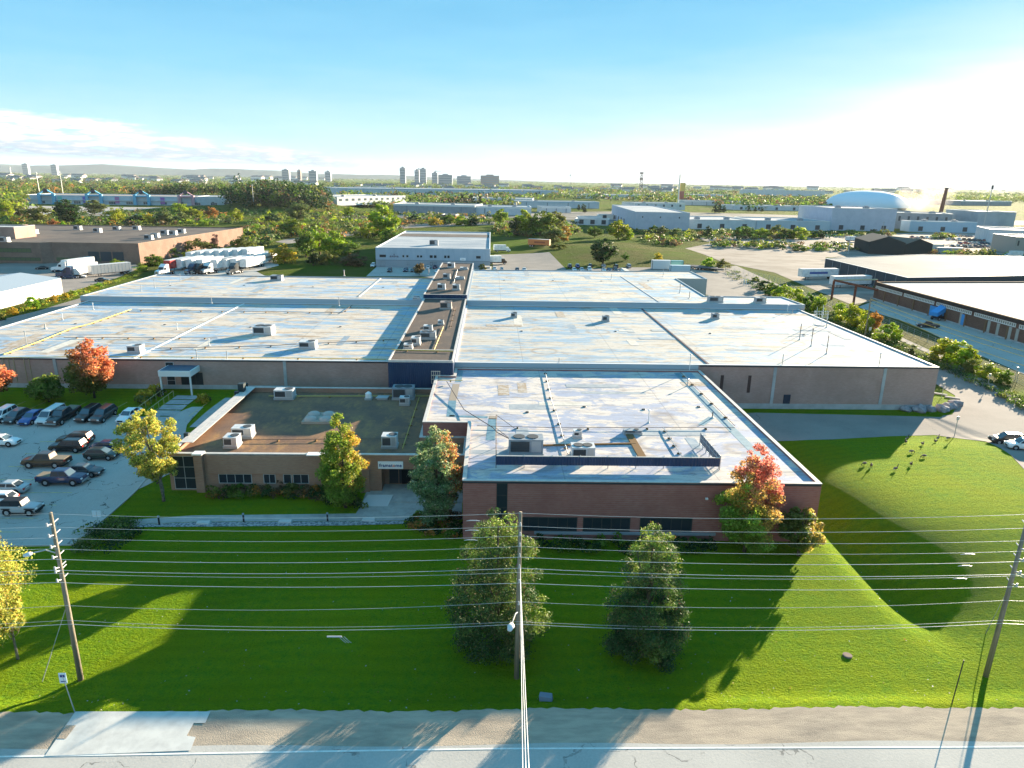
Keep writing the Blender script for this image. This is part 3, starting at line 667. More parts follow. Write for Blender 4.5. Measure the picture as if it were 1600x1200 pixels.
class Wall:
    """points on a wall from A to B (world xy); u along, z up, off outwards (right-hand side of A->B)"""
    def __init__(s, root, A, B): s.o = root; s.A = Vector(A[:2]); s.B = Vector(B[:2]); s.t = (s.B - s.A).normalized(); s.n = Vector((s.t.y, -s.t.x)); s.len = (s.B - s.A).length; s.org = ORG.get(root.name, root.location)
    def slab(s, mb, u0, u1, z0, z1, o0, o1, m=0):
        p = []
        for u, k in ((u0, o0), (u1, o0), (u1, o1), (u0, o1)):
            q = s.A + s.t * u + s.n * k; p.append((q.x - s.org.x, q.y - s.org.y))
        mb.prism(p, z0 - s.org.z, z1 - s.org.z, m); return mb
    def window(s, u0, u1, z0, z1, nv=1, nh=0, frame=None, glass=None, fw=.07, name='window', off=.05, parent=None, label=None):
        f = MB(); frame = frame or FRAMEM
        s.slab(f, u0, u1, z0, z0 + fw, .003, off); s.slab(f, u0, u1, z1 - fw, z1, .003, off)
        s.slab(f, u0, u0 + fw, z0 + fw, z1 - fw, .003, off); s.slab(f, u1 - fw, u1, z0 + fw, z1 - fw, .003, off)
        for i in range(1, nv):
            u = u0 + (u1 - u0) * i / nv; s.slab(f, u - fw * .4, u + fw * .4, z0 + fw, z1 - fw, .003, off - .005)
        for i in range(1, nh + 1):
            z = z0 + (z1 - z0) * i / (nh + 1); s.slab(f, u0 + fw, u1 - fw, z - fw * .4, z + fw * .4, .003, off - .01)
        w = f.build(name, frame, parent or s.o)
        g = MB(); s.slab(g, u0 + fw * .5, u1 - fw * .5, z0 + fw * .5, z1 - fw * .5, .004, .02); g.build('pane', glass or GLASS, w)
        if label: w['label'] = label
        return w
    def door(s, u0, u1, z0, z1, m, name='door', off=.05, label=None):
        f = MB(); s.slab(f, u0, u1, z0, z1, .004, off); d = f.build(name, m, s.o)
        h = MB(); s.slab(h, u1 - .2, u1 - .12, z0 + .95, z0 + 1.1, off, off + .05); h.build('handle', CHROME, d)
        if label: d['label'] = label
        return d
    def trim(s, u0, u1, z0, z1, m, name, off=.05, o0=.003):
        f = MB(); s.slab(f, u0, u1, z0, z1, o0, off); return f.build(name, m, s.o)
    def u_of(s, px_, py_, z):
        d = ray(px_, py_); t = (s.A.x * s.n.x + s.A.y * s.n.y) / (d[0] * s.n.x + d[1] * s.n.y); return (Vector((d[0] * t, d[1] * t)) - s.A).dot(s.t)
FRAMEM = mat('window_frame_dark', (.05, .05, .05), .5); FRAMEL = mat('window_frame_pale', (.45, .46, .46), .5)

# ------------------------------------------------------------------ rooftop equipment
UNIT = mat('unit_metal', (.60, .60, .60), .5, noise=((.42, .43, .45), 1.2, .4, .7)); UNITG = mat('unit_grey', (.30, .33, .36), .5, noise=((.2, .22, .25), 1.2, .4, .7)); LOUV = mat('louvre_dark', (.06, .065, .07), .6)
GALV = mat('galvanised', (.42, .44, .45), .45, .5); WOODB = mat('sleeper_wood', (.22, .14, .07), .9); YEL = mat('pipe_yellow', (.55, .42, .10), .6); BROWNR = mat('rust_brown', (.20, .12, .07), .8)
def hvac(label, x, y, z, lx=2.2, ly=1.4, h=1.2, rz=0, fans=1, m=None, group='rooftop air units', name='air_conditioning_unit'):
    m = m or UNIT; o = thing(name, label, 'air conditioner', (x, y, z), rz, group)
    MB().box(-lx / 2 - .08, lx / 2 + .08, -ly / 2 - .08, ly / 2 + .08, 0, .28).build('curb', GALV, o)
    c = MB().box(-lx / 2, lx / 2, -ly / 2, ly / 2, .283, h); c.box(-lx / 2 - .03, lx / 2 + .03, -ly / 2 - .03, ly / 2 + .03, h, h + .05); c.build('cabinet', m, o)
    for i in range(fans):
        fx = (i - (fans - 1) / 2) * lx / max(fans, 1) * .8 + (lx * .22 if fans == 1 else 0)
        MB().tube([(fx, 0, h + .05), (fx, 0, h + .12)], [min(ly, lx) * .33, min(ly, lx) * .33], 14).build('fan', LOUV, o)
    lv = MB().box(-lx * .45, lx * .1, -ly / 2 - .012, -ly / 2 - .002, .45, h - .15)
    for k in range(5): lv.box(-lx * .45, lx * .1, -ly / 2 - .04, -ly / 2 - .013, .47 + k * (h - .65) / 5, .50 + k * (h - .65) / 5)
    lv.build('louvre', LOUV, o)
    MB().box(lx * .16, lx * .44, -ly / 2 - .02, -ly / 2 - .002, .4, h - .1).build('access_panel', GALV, o)
    return o
def vent_pipe(label, x, y, z, h=1.1, r=.07, group='roof vent pipes', m=None, cap=False):
    o = thing('vent_pipe', label, 'vent pipe', (x, y, z), 0, group)
    MB().cyl((0, 0, 0), (0, 0, h), r, n=8).build('pipe', m or GALV, o)
    MB().tube([(0, 0, 0), (0, 0, .08), (0, 0, .22)], [r * 3, r * 2.2, r * 1.2], 8).build('flashing', mat('flashing', (.55, .53, .5), .6), o)
    if cap: MB().tube([(0, 0, h), (0, 0, h + .12), (0, 0, h + .25)], [r * 1.2, r * 2.6, r * .4], 8).build('cap', m or GALV, o)
    return o
def pipe_run(label, pts, r=.05, m=None, step=3.0, hgt=.22, group='roof pipe runs', name='gas_pipe', blocks=True, block_m=None):
    """pts world xyz on the roof; a pipe on sleeper blocks"""
    c = Vector(pts[0]); o = thing(name, label, 'pipe', c, 0, group); q = [Vector(p) - c + Vector((0, 0, hgt)) for p in pts]
    mb = MB()
    for a, b in zip(q, q[1:]): mb.cyl(a, b, r, n=6)
    mb.build('pipe', m or YEL, o)
    if blocks:
        k = 0
        for a, b in zip(q, q[1:]):
            n = max(1, int((b - a).length / step)); d = (b - a).normalized(); pn = Vector((-d.y, d.x, 0))
            for i in range(n):
                p = a.lerp(b, (i + .5) / n)
                if k < 40: MB().obox((p.x, p.y), (pn.x * .22, pn.y * .22), (d.x * .09, d.y * .09), p.z - hgt + .002, p.z - r - .002).build('support_block', block_m or WOODB, o)
                k += 1
    return o
# ================================================================== GROUND
gx = XS; gy = YS; nx, ny = len(gx), len(gy)
vs = [(x, y, gz(x, y)) for y in gy for x in gx]
fs = [(j * nx + i, j * nx + i + 1, (j + 1) * nx + i + 1, (j + 1) * nx + i) for j in range(ny - 1) for i in range(nx - 1)]
GRASS = grass_mat()
me = bpy.data.meshes.new('ground'); me.from_pydata(vs, [], fs); me.materials.append(GRASS); me.polygons.foreach_set('use_smooth', [True] * len(fs)); me.update()
struct(obj('ground', me))
ASPH = asphalt('asphalt_lot', (.34, .325, .30), (.42, .40, .37), .8); ASPR = asphalt('asphalt_road', (.36, .345, .32), (.46, .435, .40), .5, .10)
ASPB = asphalt('asphalt_yard', (.20, .18, .165), (.27, .24, .215), .4, .05); GRAV = mat('gravel_shoulder', (.47, .38, .29), .95, noise=((.30, .25, .20), 1.1, .40, .66, (.25, 1, 1)), bump=(16, .35))
DIRT = mat('gravel_yard', (.33, .285, .25), .95, noise=((.21, .18, .155), .07, .38, .62, (1, 1.6, 1)), bump=(1.5, .5))
CONC = mat('concrete_walk', (.40, .39, .37), .9, noise=((.30, .30, .29), .9, .4, .65)); CONCN = mat('concrete_new', (.58, .57, .54), .85, noise=((.46, .45, .43), 1.2, .4, .7))
PAINTW = mat('road_paint_white', (.75, .74, .7), .7, noise=((.5, .49, .46), 3, .5, .8)); PAINTY = mat('road_paint_yellow', (.7, .55, .2), .8, noise=((.3, .28, .2), 1.5, .45, .6))
struct(drape('gravel_shoulder', [(-150, 34.6), (160, 34.6), (160, 37.9)] + [(x * .4, 38.45 + .10 * math.sin(x * .13) + .06 * math.sin(x * 1.7 + 1) + .07 * math.sin(x * 2.9) + .05 * math.sin(x * .61 + 2)) for x in range(375, -150, -1)] + [(-150, 38.2)], .03, GRAV))
struct(drape('road', [(-150, 18), (160, 18), (160, 35.6)] + [(x, 35.45 + .12 * math.sin(x * .31)) for x in range(140, -80, -4)] + [(-150, 35.6)], .045, ASPR))
def strip(name, pts, w, dz, m):
    L_ = []; R_ = []
    for i, p in enumerate(pts):
        a = Vector(pts[max(i - 1, 0)]); b = Vector(pts[min(i + 1, len(pts) - 1)]); t = (b - a).normalized(); n = Vector((-t.y, t.x)) * w / 2
        L_.append((p[0] + n.x, p[1] + n.y)); R_.append((p[0] - n.x, p[1] - n.y))
    return drape(name, R_ + L_[::-1], dz, m)
struct(strip('edge_line', [(-70, 34.6), (-29, 34.78), (0, 35.12), (30, 34.98), (70, 34.9)], .13, .06, PAINTW))
struct(strip('edge_line', [(-70, 20.2), (70, 20.2)], .13, .06, PAINTW))
struct(drape('bus_pad', px((70, 1183), (118, 1113), (329, 1113), (321, 1131), (303, 1131), (292, 1151), (306, 1153), (298, 1174)), .07, CONCN))
struct(drape('pad_cutout', px((89, 1156), (104, 1135), (119, 1135), (103, 1156)), .085, GRAV))
# parking lot (left)
lotp = px((-330, 640), (0, 642), (222, 654), (262, 652), (300, 636), (318, 636), (292, 664)) + [(-36.6, 78)] + px((214, 766), (167, 808), (113, 851), (0, 853), (-250, 853))
struct(drape('parking_lot', lotp, .04, ASPH))
# kerb along the right edge and bottom of the lot
KERB = mat('kerb_concrete', (.45, .44, .42), .9)
def kerb(name, pts, w=.16, h=.13):
    mb = MB(); pts = [Vector(p) for p in pts]
    P2 = [pts[0]]
    for a, b in zip(pts, pts[1:]):
        n = max(1, int((b - a).length / 1.5)); P2 += [a.lerp(b, (i + 1) / n) for i in range(n)]
    for i in range(len(P2) - 1):
        a, b = P2[i], P2[i + 1]; t = (b - a).normalized(); n = Vector((-t.y, t.x)) * w / 2
        za, zb = gz(*a) + h, gz(*b) + h; q = [(a + n), (a - n), (b - n), (b + n)]
        zs = [za, za, zb, zb]
        mb.add([(q[k].x, q[k].y, zs[k] - .4) for k in range(4)] + [(q[k].x, q[k].y, zs[k]) for k in range(4)], [(4, 5, 6, 7), (0, 4, 7, 3), (1, 2, 6, 5), (0, 1, 5, 4), (2, 3, 7, 6)])
    return struct(mb.build(name, KERB))
kerb('kerb', px((262, 704), (214, 766), (167, 808), (113, 852), (0, 854), (-200, 854)))
kerb('kerb', px((-200, 640), (0, 641), (222, 653), (250, 651)))
# stall lines
for i in range(14):
    x = -37.6 - i * 2.85; struct(strip('stall_line', [(x - .6, 92.2), (x, 97.4)], .1, .055, PAINTY))
for k, y in enumerate([63.2, 66.1, 69.1, 72.1, 75.2, 78.3, 81.4, 84.5]):
    struct(strip('stall_line', [(-56.5, y), (-45.8, y + .1)], .1, .055, PAINTY))
# walks
struct(drape('front_path', px((104, 852), (165, 808), (170, 808), (330, 804), (560, 803), (576, 775), (652, 772), (720, 800), (712, 812), (630, 813), (100, 861))[0:0] + px((113, 851), (150, 817), (300, 806), (556, 803), (578, 768), (650, 766), (722, 770), (722, 812), (626, 814), (300, 816), (160, 822)), .05, CONC))
GRVL = mat('pale_gravel', (.42, .42, .42), .95, noise=((.16, .17, .18), 3.5, .45, .55), bump=(12, 1))
struct(drape('gravel_strip', px((200, 820.5), (300, 816.5), (630, 814.5), (632, 819), (540, 821.5), (300, 823.5), (205, 824)), .045, GRVL))
struct(drape('side_path', px((296, 668), (352, 622), (372, 622), (318, 668)), .055, CONC))
struct(drape('service_road', px((-240, 570), (-60, 514), (60, 486), (140, 462), (215, 441), (262, 427), (300, 432), (440, 433)) + [(-50, 192), (-88.5, 191.5), (-88.0, 100)], .05, ASPB))
# right driveway
struct(drape('driveway', px((1080, 652), (1180, 645), (1400, 650), (1470, 652), (1494, 636), (1492, 618), (1462, 600), (1466, 560), (1380, 520), (1260, 462), (1190, 455), (1100, 425), (1150, 415), (1240, 455), (1360, 505), (1480, 560), (1600, 628), (1760, 700), (1740, 860), (1625, 760), (1580, 712), (1540, 690), (1460, 680), (1390, 682), (1300, 687), (1240, 689), (1200, 690), (1100, 690)), .04, ASPB))
struct(drape('driveway_island', px((1448, 648), (1462, 615), (1480, 620), (1496, 632), (1488, 648), (1470, 650)), .07, GRASS))
# yard behind the right mid building, gravel lots
struct(drape('rear_yard', px((660, 432), (770, 421), (770, 404), (772, 398), (858, 394), (885, 421), (1075, 416), (1130, 426), (1250, 470), (1200, 480), (1000, 440), (700, 440)), .05, ASPB))
struct(drape('gravel_lot', px((1070, 388), (1120, 378), (1400, 384), (1400, 404), (1290, 402), (1290, 425), (1360, 438), (1372, 470), (1330, 476), (1270, 452), (1210, 426), (1130, 410)), .05, DIRT))
struct(drape('far_gravel_lot', px((1090, 372), (1190, 366), (1345, 366), (1560, 360), (1600, 372), (1600, 398), (1480, 398), (1350, 384), (1180, 380), (1110, 380)), .03, DIRT))
struct(drape('truck_yard', px((220, 442), (262, 425), (270, 400), (330, 388), (420, 392), (436, 415), (400, 424), (420, 434), (240, 450)), .05, ASPH))
struct(drape('dock_yard', px((-60, 440), (0, 412), (60, 410), (210, 412), (220, 418), (150, 445), (104, 460), (60, 470)), .05, ASPB))
struct(drape('side_street', px((1372, 468), (1420, 462), (1800, 575), (1800, 665), (1600, 585), (1500, 542), (1420, 505), (1340, 480)), .05, ASPH))
struct(drape('mall_car_park', px((-150, 322), (0, 321), (300, 325), (250, 338), (0, 336), (-150, 340)), .05, mat('pale_lot', (.42, .38, .35), .95)))
struct(drape('far_yard', px((520, 338), (700, 333), (1000, 330), (1600, 345), (1600, 352), (960, 350), (900, 352), (830, 340), (560, 345)), .04, mat('far_yard_ground', (.26, .24, .22), .95, noise=((.14, .14, .12), .03, .4, .6))))
struct(drape('grey_car_park', px((572, 432), (592, 414), (768, 416), (768, 432)), .06, ASPH))
struct(drape('small_road', px((430, 378), (445, 374), (640, 350), (820, 345), (824, 349), (640, 356), (450, 381)), .04, DIRT))

# ================================================================== MAIN COMPLEX
BR1 = brick('brick_purple_brown', (.34, .125, .105), (.41, .175, .145)); BR2 = brick('brick_grey_brown', (.42, .265, .225), (.50, .335, .285))
BR3 = brick('brick_tan_brown', (.36, .19, .13), (.43, .25, .17)); CONCB = mat('concrete_base', (.45, .46, .46), .85, noise=((.35, .36, .36), .6, .4, .6))
RF_HALL = roof_white('roof_membrane_hall', 1, a=(.60, .53, .48), b=(.33, .36, .46), c=(.24, .21, .20), dirt=.7, st=(.6, 1, 1))
RF_L = roof_white('roof_membrane_left', 2, a=(.58, .50, .42), b=(.28, .40, .52), c=(.30, .20, .12), dirt=.85, st=(.3, 1, 1))
RF_R = roof_white('roof_membrane_right', 3, a=(.50, .46, .41), b=(.27, .38, .48), c=(.30, .21, .13), dirt=.8, st=(.3, 1, 1))
RF_R2 = roof_white('roof_membrane_rear', 4, a=(.54, .49, .42), b=(.28, .41, .52), c=(.32, .22, .14), dirt=.85, st=(.3, 1, 1))
def gravel_roof(name, a, b, c):
    g = G(name, .9); n1 = g.noise(.22, (1, 1, 1), 6, .65); n2 = g.noise(3, (1, 1, 1), 6, .75); n3 = g.noise(.9, (1, .4, 1), 6, .7, (7, 0, 0))
    cc = g.mix(g.mr(n1, .38, .62), a, b); cc = g.mix(g.mr(n3, .52, .68, 0, .7), cc, c); cc = g.mix(g.mr(n2, .5, .75, 0, .45), cc, (.06, .05, .04))
    return g.out(cc, n2, .5, .05)
RF_OFF = gravel_roof('roof_gravel_office', (.27, .16, .095), (.17, .11, .085), (.40, .225, .095)); RF_SP = gravel_roof('roof_gravel_spine', (.15, .115, .095), (.12, .10, .09), (.19, .145, .115))
XH0, XH1 = -2.5, 32.25
hall = shell('brick_hall', 'large dark brick hall with pale patched flat roof nearest the road', [(XH0, 62.2), (XH1, 61.8), (32.4, 104.0), (-5.3, 104.0), (-5.3, 99.7), (-7.9, 99.7), (-7.9, 79.0), (XH0, 79.0)], 0, 6.2, BR1, RF_HALL, COP, .2, .34)
wf = Wall(hall, (XH0, 62.2), (XH1, 61.8))
wf.trim(0, 34.7, 5.98, 6.17, mat('flashing_dark', (.05, .05, .06), .5), 'drip_edge', .06)
u0 = wf.u_of(776, 757, 6.1); wf.window(u0, u0 + 1.05, .9, 6.0, 1, 3, name='window')
for a, b, n in ((811, 902, 6), (911, 985, 5), (1000, 1082, 5)):
    ua = wf.u_of(a, 812, 2.6); ub = wf.u_of(b, 812, 2.6); wf.window(ua, ub, .95, 2.45, n, 0, fw=.09)
wf.trim(7.0, 24.9, .62, .92, mat('sill_stone', (.28, .3, .33), .8), 'sill', .12)
wr_ = Wall(hall, (XH1, 61.8), (32.4, 104.0)); wr_.trim(0, 42, 0, .5, CONCB, 'base_course', .05)
# recess shadow line and lamp
lampw = thing('wall_lamp', 'small wall lamp near the right end of the dark brick front', 'lamp', (P(1099, 773, 4.6)[0], 61.75, 4.6)); MB().box(-.12, .12, -.22, 0, 0, .16).build('housing', COPW, lampw)

# office
OX0, OX1, OY0, OY1, OZ = -35.35, -2.56, 73.0, 98.9, 4.4
off = shell('office_building', 'low brown brick office with gravel roof and glazed front entrance', [(OX0, OY0), (-12.0, OY0), (-12.0, OY0 + 1.9), (-2.9, OY0 + 1.9), (-2.9, OY0), (OX1, OY0), (OX1, 78.9), (-7.95, 78.9), (-7.95, OY1), (OX0, OY1)], -.2, 2.75, BR3, BR3, None, .05, .3)
oo = ORG[off.name]
def band(poly, z0, z1, m, name, root, org, pw=.32, hollow=True):
    n = len(poly); poly = [(p[0] - org.x, p[1] - org.y) for p in poly]
    if area(poly) < 0: poly = poly[::-1]
    ins = inset(poly, pw); mb = MB(); vs = [(p[0], p[1], z) for z in (z0 - org.z, z1 - org.z) for p in poly] + [(p[0], p[1], z) for z in (z0 - org.z, z1 - org.z) for p in ins]; fs = []
    for i in range(n):
        j = (i + 1) % n; fs += [(i, j, n + j, n + i), (n + i, n + j, 3 * n + j, 3 * n + i), (3 * n + i, 3 * n + j, 2 * n + j, 2 * n + i), (2 * n + i, 2 * n + j, j, i)]
    return mb.add(vs, fs).build(name, m, root)
OP = [(OX0, OY0), (OX1, OY0), (OX1, 78.9), (-7.95, 78.9), (-7.95, OY1), (OX0, OY1)]
band(OP, 2.755, 4.4, BR3, 'upper_wall', off, oo)
MB().prism([(p[0] - oo.x, p[1] - oo.y) for p in inset(OP, .31)], 2.9, 3.75).build('upper_roof', RF_OFF, off)
MB().box(-12.2 - oo.x, -2.7 - oo.x, OY0 + .05 - oo.y, OY0 + 2.2 - oo.y, 2.70, 2.752).build('soffit', mat('soffit_brown', (.10, .07, .05), .9), off)
band(inset(OP, -.05), 4.403, 4.5, COP, 'coping', off, oo, .42)
band([(OX0 - .02, OY0 + 3.2), (OX0 + 1.5, OY0 + 3.2), (OX0 + 1.5, OY1 - .5), (OX0 - .02, OY1 - .5)], 4.504, 4.56, COP, 'wide_coping', off, oo, .74)
MB().box(-10 + 0, 10, -.02, .02, 0, .1) if 0 else None
wo_ = Wall(off, (OX0, OY0), (OX1, OY0))
wo_.window(.45, 2.9, .25, 4.2, 2, 2, FRAMEL, GLASS, .06)                    # tall glazing at the left corner
wo_.trim(3.0, 3.9, -.2, 4.56, BR3, 'pier', .55); wo_.trim(2.9, 4.0, 4.50, 4.66, COPW, 'pier_cap', .65, -.35)
for a, b, n in ((342, 394, 4), (412, 431, 2), (443, 456, 1), (458, 483, 2)):
    wo_.window(wo_.u_of(a, 750, 1.6), wo_.u_of(b, 750, 1.6), .95, 2.1, n, 0, FRAMEL, GLASS, .07)
wo_.trim(4.3, 16.2, 2.15, 4.36, BR3, 'brick_band', .22)
u1 = wo_.u_of(482, 740, 2.5); wo_.trim(u1 + .15, u1 + 1.5, -.1, 4.42, BR3, 'pier', .5); wo_.trim(u1 + .05, u1 + 1.6, 4.50, 4.60, COPW, 'pier_cap', .6, -.35)
u2 = wo_.u_of(578, 750, 1.5); wo_.trim(u2 - 1.1, u2, -.1, 2.74, BR3, 'pier', .3)
we = Wall(off, (-12.0, OY0 + 1.9), (-2.9, OY0 + 1.9))
we.window(.5, 8.6, .12, 2.35, 7, 0, mat('frame_bronze', (.22, .16, .11), .5), GLASS, .09, name='entrance_glazing')
for k in (2.0, 3.1): we.door(k, k + 1.0, .14, 2.25, mat('door_glass', (.015, .018, .02), .1), name='glass_door', off=.07)
wl = Wall(off, (OX0, OY1), (OX0, OY0)); wl.trim(1, 24, -.2, .5, CONCB, 'base_course', .04)
sg = thing('wall_sign', 'white rectangular sign with blue company lettering above the glazed entrance', 'sign', (YP(610.5, 726, OY0)[0], OY0 - .14, YP(610.5, 726, OY0)[1]))
SW = YP(630, 726, OY0)[0] - YP(591, 726, OY0)[0]
MB().box(-SW / 2, SW / 2, -.06, .06, -.42, .42).build('panel', mat('sign_white', (.92, .92, .92), .4), sg)
fc = bpy.data.curves.new('t', 'FONT'); fc.body = 'framatome'; fc.size = .72; fc.space_character = 1.05; fc.align_x = 'CENTER'; fc.align_y = 'CENTER'; fc.extrude = .008; fc.offset = .015
to = bpy.data.objects.new('t', fc); col.objects.link(to); bpy.context.view_layer.update()
tm = bpy.data.meshes.new_from_object(to.evaluated_get(bpy.context.evaluated_depsgraph_get())); bpy.data.objects.remove(to)
tm.name = 'lettering'; tm.materials.clear(); tm.materials.append(mat('sign_blue', (.02, .05, .22), .5)); tm.materials.append(mat('sign_orange', (.8, .16, .04), .5))
xs_ = [v.co.x for v in tm.vertices]; wdt = max(xs_) - min(xs_)
tm.polygons.foreach_set('material_index', [0] * len(tm.polygons))
lo_ = obj('lettering', tm, sg, (0, -.075, -.02)); lo_.rotation_euler = (R(90), 0, 0); lo_.scale = (SW * .9 / wdt,) * 2 + (1,)
for p in tm.polygons:
    cx_ = sum(tm.vertices[i].co.x for i in p.vertices) / len(p.vertices); tx = (cx_ - min(xs_)) / wdt
    if .575 < tx < .685: p.material_index = 1

# spine (raised central corridor block)
NAVY = ribbed('cladding_navy', (.035, .065, .13), .3, 0, .9, .45); RFB = mat('roof_dark', (.12, .11, .10), .9)
sp1 = shell('spine_block', 'long narrow raised roof block with navy metal front between the two warehouse roofs', [(-14.9, 99.9), (-5.4, 99.9), (-5.4, 157.0), (-14.9, 157.0)], 3.2, 8.1, NAVY, RF_SP, COP, .12, .25)
s1 = ORG[sp1.name]; MB().box(-14.5 - s1.x, -5.8 - s1.x, 100.3 - s1.y, 106.6 - s1.y, 8.0 - s1.z, 8.28 - s1.z).build('front_raised_roof', RF_SP, sp1)
band([(-14.88, 99.93), (-5.42, 99.93), (-5.42, 106.8), (-14.88, 106.8)], 8.175, 8.42, COP, 'front_upstand', sp1, s1, .22)
sp2 = shell('rear_spine_block', 'farther higher half of the narrow roof block with navy step face', [(-15.0, 157.02), (-5.3, 157.02), (-5.3, 219), (-15.0, 219)], 3, 9.0, NAVY, RF_SP, COP, .12, .25)
# left warehouses
lw = shell('left_warehouse', 'wide brick warehouse with stained white roof left of the navy block', [(-87.6, 104.4), (-14.92, 104.4), (-14.92, 154.6), (-87.6, 154.6)], 1.5, 7.0, BR2, RF_L, COPW, .12, .3)
wl1 = Wall(lw, (-87.6, 104.4), (-14.92, 104.4)); wl1.trim(0, 57, 1.9, 3.05, CONCB, 'base_course', .06); wl1.trim(0, 72.6, 6.78, 6.96, mat('flashing_dark', (.05, .05, .06), .5), 'drip_edge', .08)
for a in (87, 445): 
    u = wl1.u_of(a, 575, 5.8); wl1.trim(u - .22, u + .22, 3.06, 6.9, CONCB, 'concrete_pilaster', .1)
u = wl1.u_of(268, 590, 5.0); wl1.window(u - .7, u + .55, 2.3, 6.6, 1, 2, FRAMEL, GLASS, .06)
u = wl1.u_of(308, 610, 3.5); wl1.window(u - 2.2, u + 1.1, 2.45, 5.0, 3, 0, FRAMEM, GLASS, .08, name='entrance_glazing')
for i in range(6):
    u = 10 + i * 1.1; wl1.trim(wl1.u_of(10 + i * 8, 590, 5) , wl1.u_of(10 + i * 8, 590, 5) + .08, 3.2, 6.9, mat('conduit_tan', (.42, .34, .22), .7), 'conduit', .1) if i != 3 else None
lw2 = shell('rear_left_warehouse', 'rear strip of stained white roof behind the left warehouse', [(-89.2, 154.62), (-15.02, 154.62), (-15.02, 191), (-89.2, 191)], 0, 8.0, BR2, roof_white('roof_membrane_rear_left', 7, a=(.58, .50, .42), b=(.28, .41, .54), c=(.32, .22, .13), dirt=.85, st=(.3, 1, 1)), COPB, .12, .3)
w_ = Wall(lw2, (-89.2, 154.62), (-15.02, 154.62)); w_.trim(0, 74.1, 7.04, 7.98, mat('fascia_blue_grey', (.36, .42, .46), .5), 'fascia', .06)
# right warehouses
rw = shell('right_warehouse', 'wide brick warehouse with patched white roof right of the navy block', [(-5.38, 104.3), (70.2, 104.3), (69.6, 155.4), (-5.38, 155.4)], 0, 7.0, BR2, RF_R, COPW, .12, .3)
w2 = Wall(rw, (-5.38, 104.3), (70.2, 104.3)); w2.trim(37.9, 75.5, .0, .85, CONCB, 'base_course', .07); w2.trim(0, 37.6, 6.3, 6.97, mat('fascia_blue_grey', (.36, .42, .46), .5), 'fascia', .08); w2.trim(37.8, 75.5, 6.76, 6.96, mat('flashing_dark', (.05, .05, .06), .5), 'drip_edge', .07)
for a in (1211, 1383):
    u = w2.u_of(a, 580, 6.7); w2.trim(u - .24, u + .24, .86, 6.74, CONCB, 'concrete_pilaster', .1)
for a in (1128, 1171):
    u = w2.u_of(a, 595, 5); w2.trim(u - .25, u + .25, 2.6, 5.4, mat('patch_dark', (.10, .06, .055), .9), 'brick_patch', .02)
u = w2.u_of(1229, 625, 1.5); w2.door(u - .55, u + .55, .15, 2.35, mat('door_dark', (.03, .035, .06), .5), label='dark service door')
wr2 = Wall(rw, (70.2, 104.3), (69.6, 155.4)); wr2.trim(0, 51, 0, .9, CONCB, 'base_course', .06)
MB().cyl((0, 0, 0), (0, 0, 0.01), .1) if 0 else None
p1_ = P(1227, 475, 8.0); p2_ = P(1203, 464, 8.0); p3_ = P(1104, 464, 8.0); p4_ = P(1059, 436.5, 8.0); p5_ = P(1105, 436, 8.0); p6_ = P(1083, 425.5, 8.0)
rw2 = shell('rear_right_warehouse', 'stepped rear warehouse roof with a notch above a grey wall at the right', [(-5.28, 155.42), (71.0, 155.42), (70.3, p2_.y), (p3_.x, p2_.y), (p3_.x, p5_.y), (p4_.x + 7, p5_.y)][:4] + [(p4_.x, p5_.y), (p5_.x, p5_.y), (p5_.x, p6_.y + 2), (-5.28, p6_.y - 2)], 0, 8.0, mat('wall_blue_grey', (.30, .34, .36), .7), RF_R2, COPB, .12, .3)
w_ = Wall(rw2, (-5.28, 155.42), (71.0, 155.42)); w_.trim(0, 76.2, 7.04, 7.98, mat('fascia_blue_grey', (.36, .42, .46), .5), 'fascia', .06)
# ================================================================== ROOF EQUIPMENT
ZH, ZO, ZL, ZS, ZS2, ZB = 6.0, 3.76, 6.88, 7.98, 8.88, 7.88
def on(px_, py_, z): p = P(px_, py_, z); return p.x, p.y, z
def HV(label, px_, py_, z, lx, ly, h, **k): x, y, z = on(px_, py_, z); return hvac(label, x, y, z, lx, ly, h, **k)
HV('white air unit farther of the pair at the left end of the gravel roof', 381, 682, ZO, 2.3, 1.5, 1.25)
HV('small white air unit nearer of the pair at the left end of gravel roof', 364, 697, ZO, 1.5, 1.6, 1.3)
HV('white air unit standing against the back parapet of the office roof', 446, 622, ZO, 2.6, 1.8, 1.35)
HV('big grey air unit in shade below the navy metal wall', 631, 622, ZO, 3.0, 2.0, 1.7, m=UNITG, fans=2)
HV('small white box unit in front of the big grey unit below the navy wall', 632.5, 632, ZO, 1.3, 1.1, 1.1)
HV('white square unit on the shaded part of the office roof above the sign', 609.5, 698, ZO, 1.7, 1.5, 1.5)
HV('large grey twin cabinet air unit behind the navy roof screen', 821, 707, ZH, 3.6, 1.9, 1.75, m=UNITG, fans=2)
HV('grey air unit with two fans behind the middle of the navy roof screen', 910, 714, ZH, 2.4, 1.6, 1.3, fans=2)
HV('white vent cowl box in the middle of the near patched roof', 902, 684, ZH, .9, .8, .9)
HV('long grey low exhaust box on the near patched roof left of the brown duct', 988, 678, ZH, 2.0, .8, .5, m=UNITG)
HV('white air unit behind the red maple on the front edge of the left roof', 213, 551, ZL, 2.0, 1.6, 1.2)
HV('large dark fronted air unit in the middle of the left roof', 413, 522, ZL, 3.2, 2.4, 1.5, fans=2)
HV('white air unit beside the shaded strip of the left roof', 482, 544, ZL, 2.6, 1.8, 1.2)
HV('dark box unit alone on the rear left roof', 433, 438, ZB, 2.8, 2.0, 1.3, m=UNITG)
HV('small grey fan unit on the rear left roof near the navy block', 661, 472, ZB - .9, 2.0, 1.6, .9)
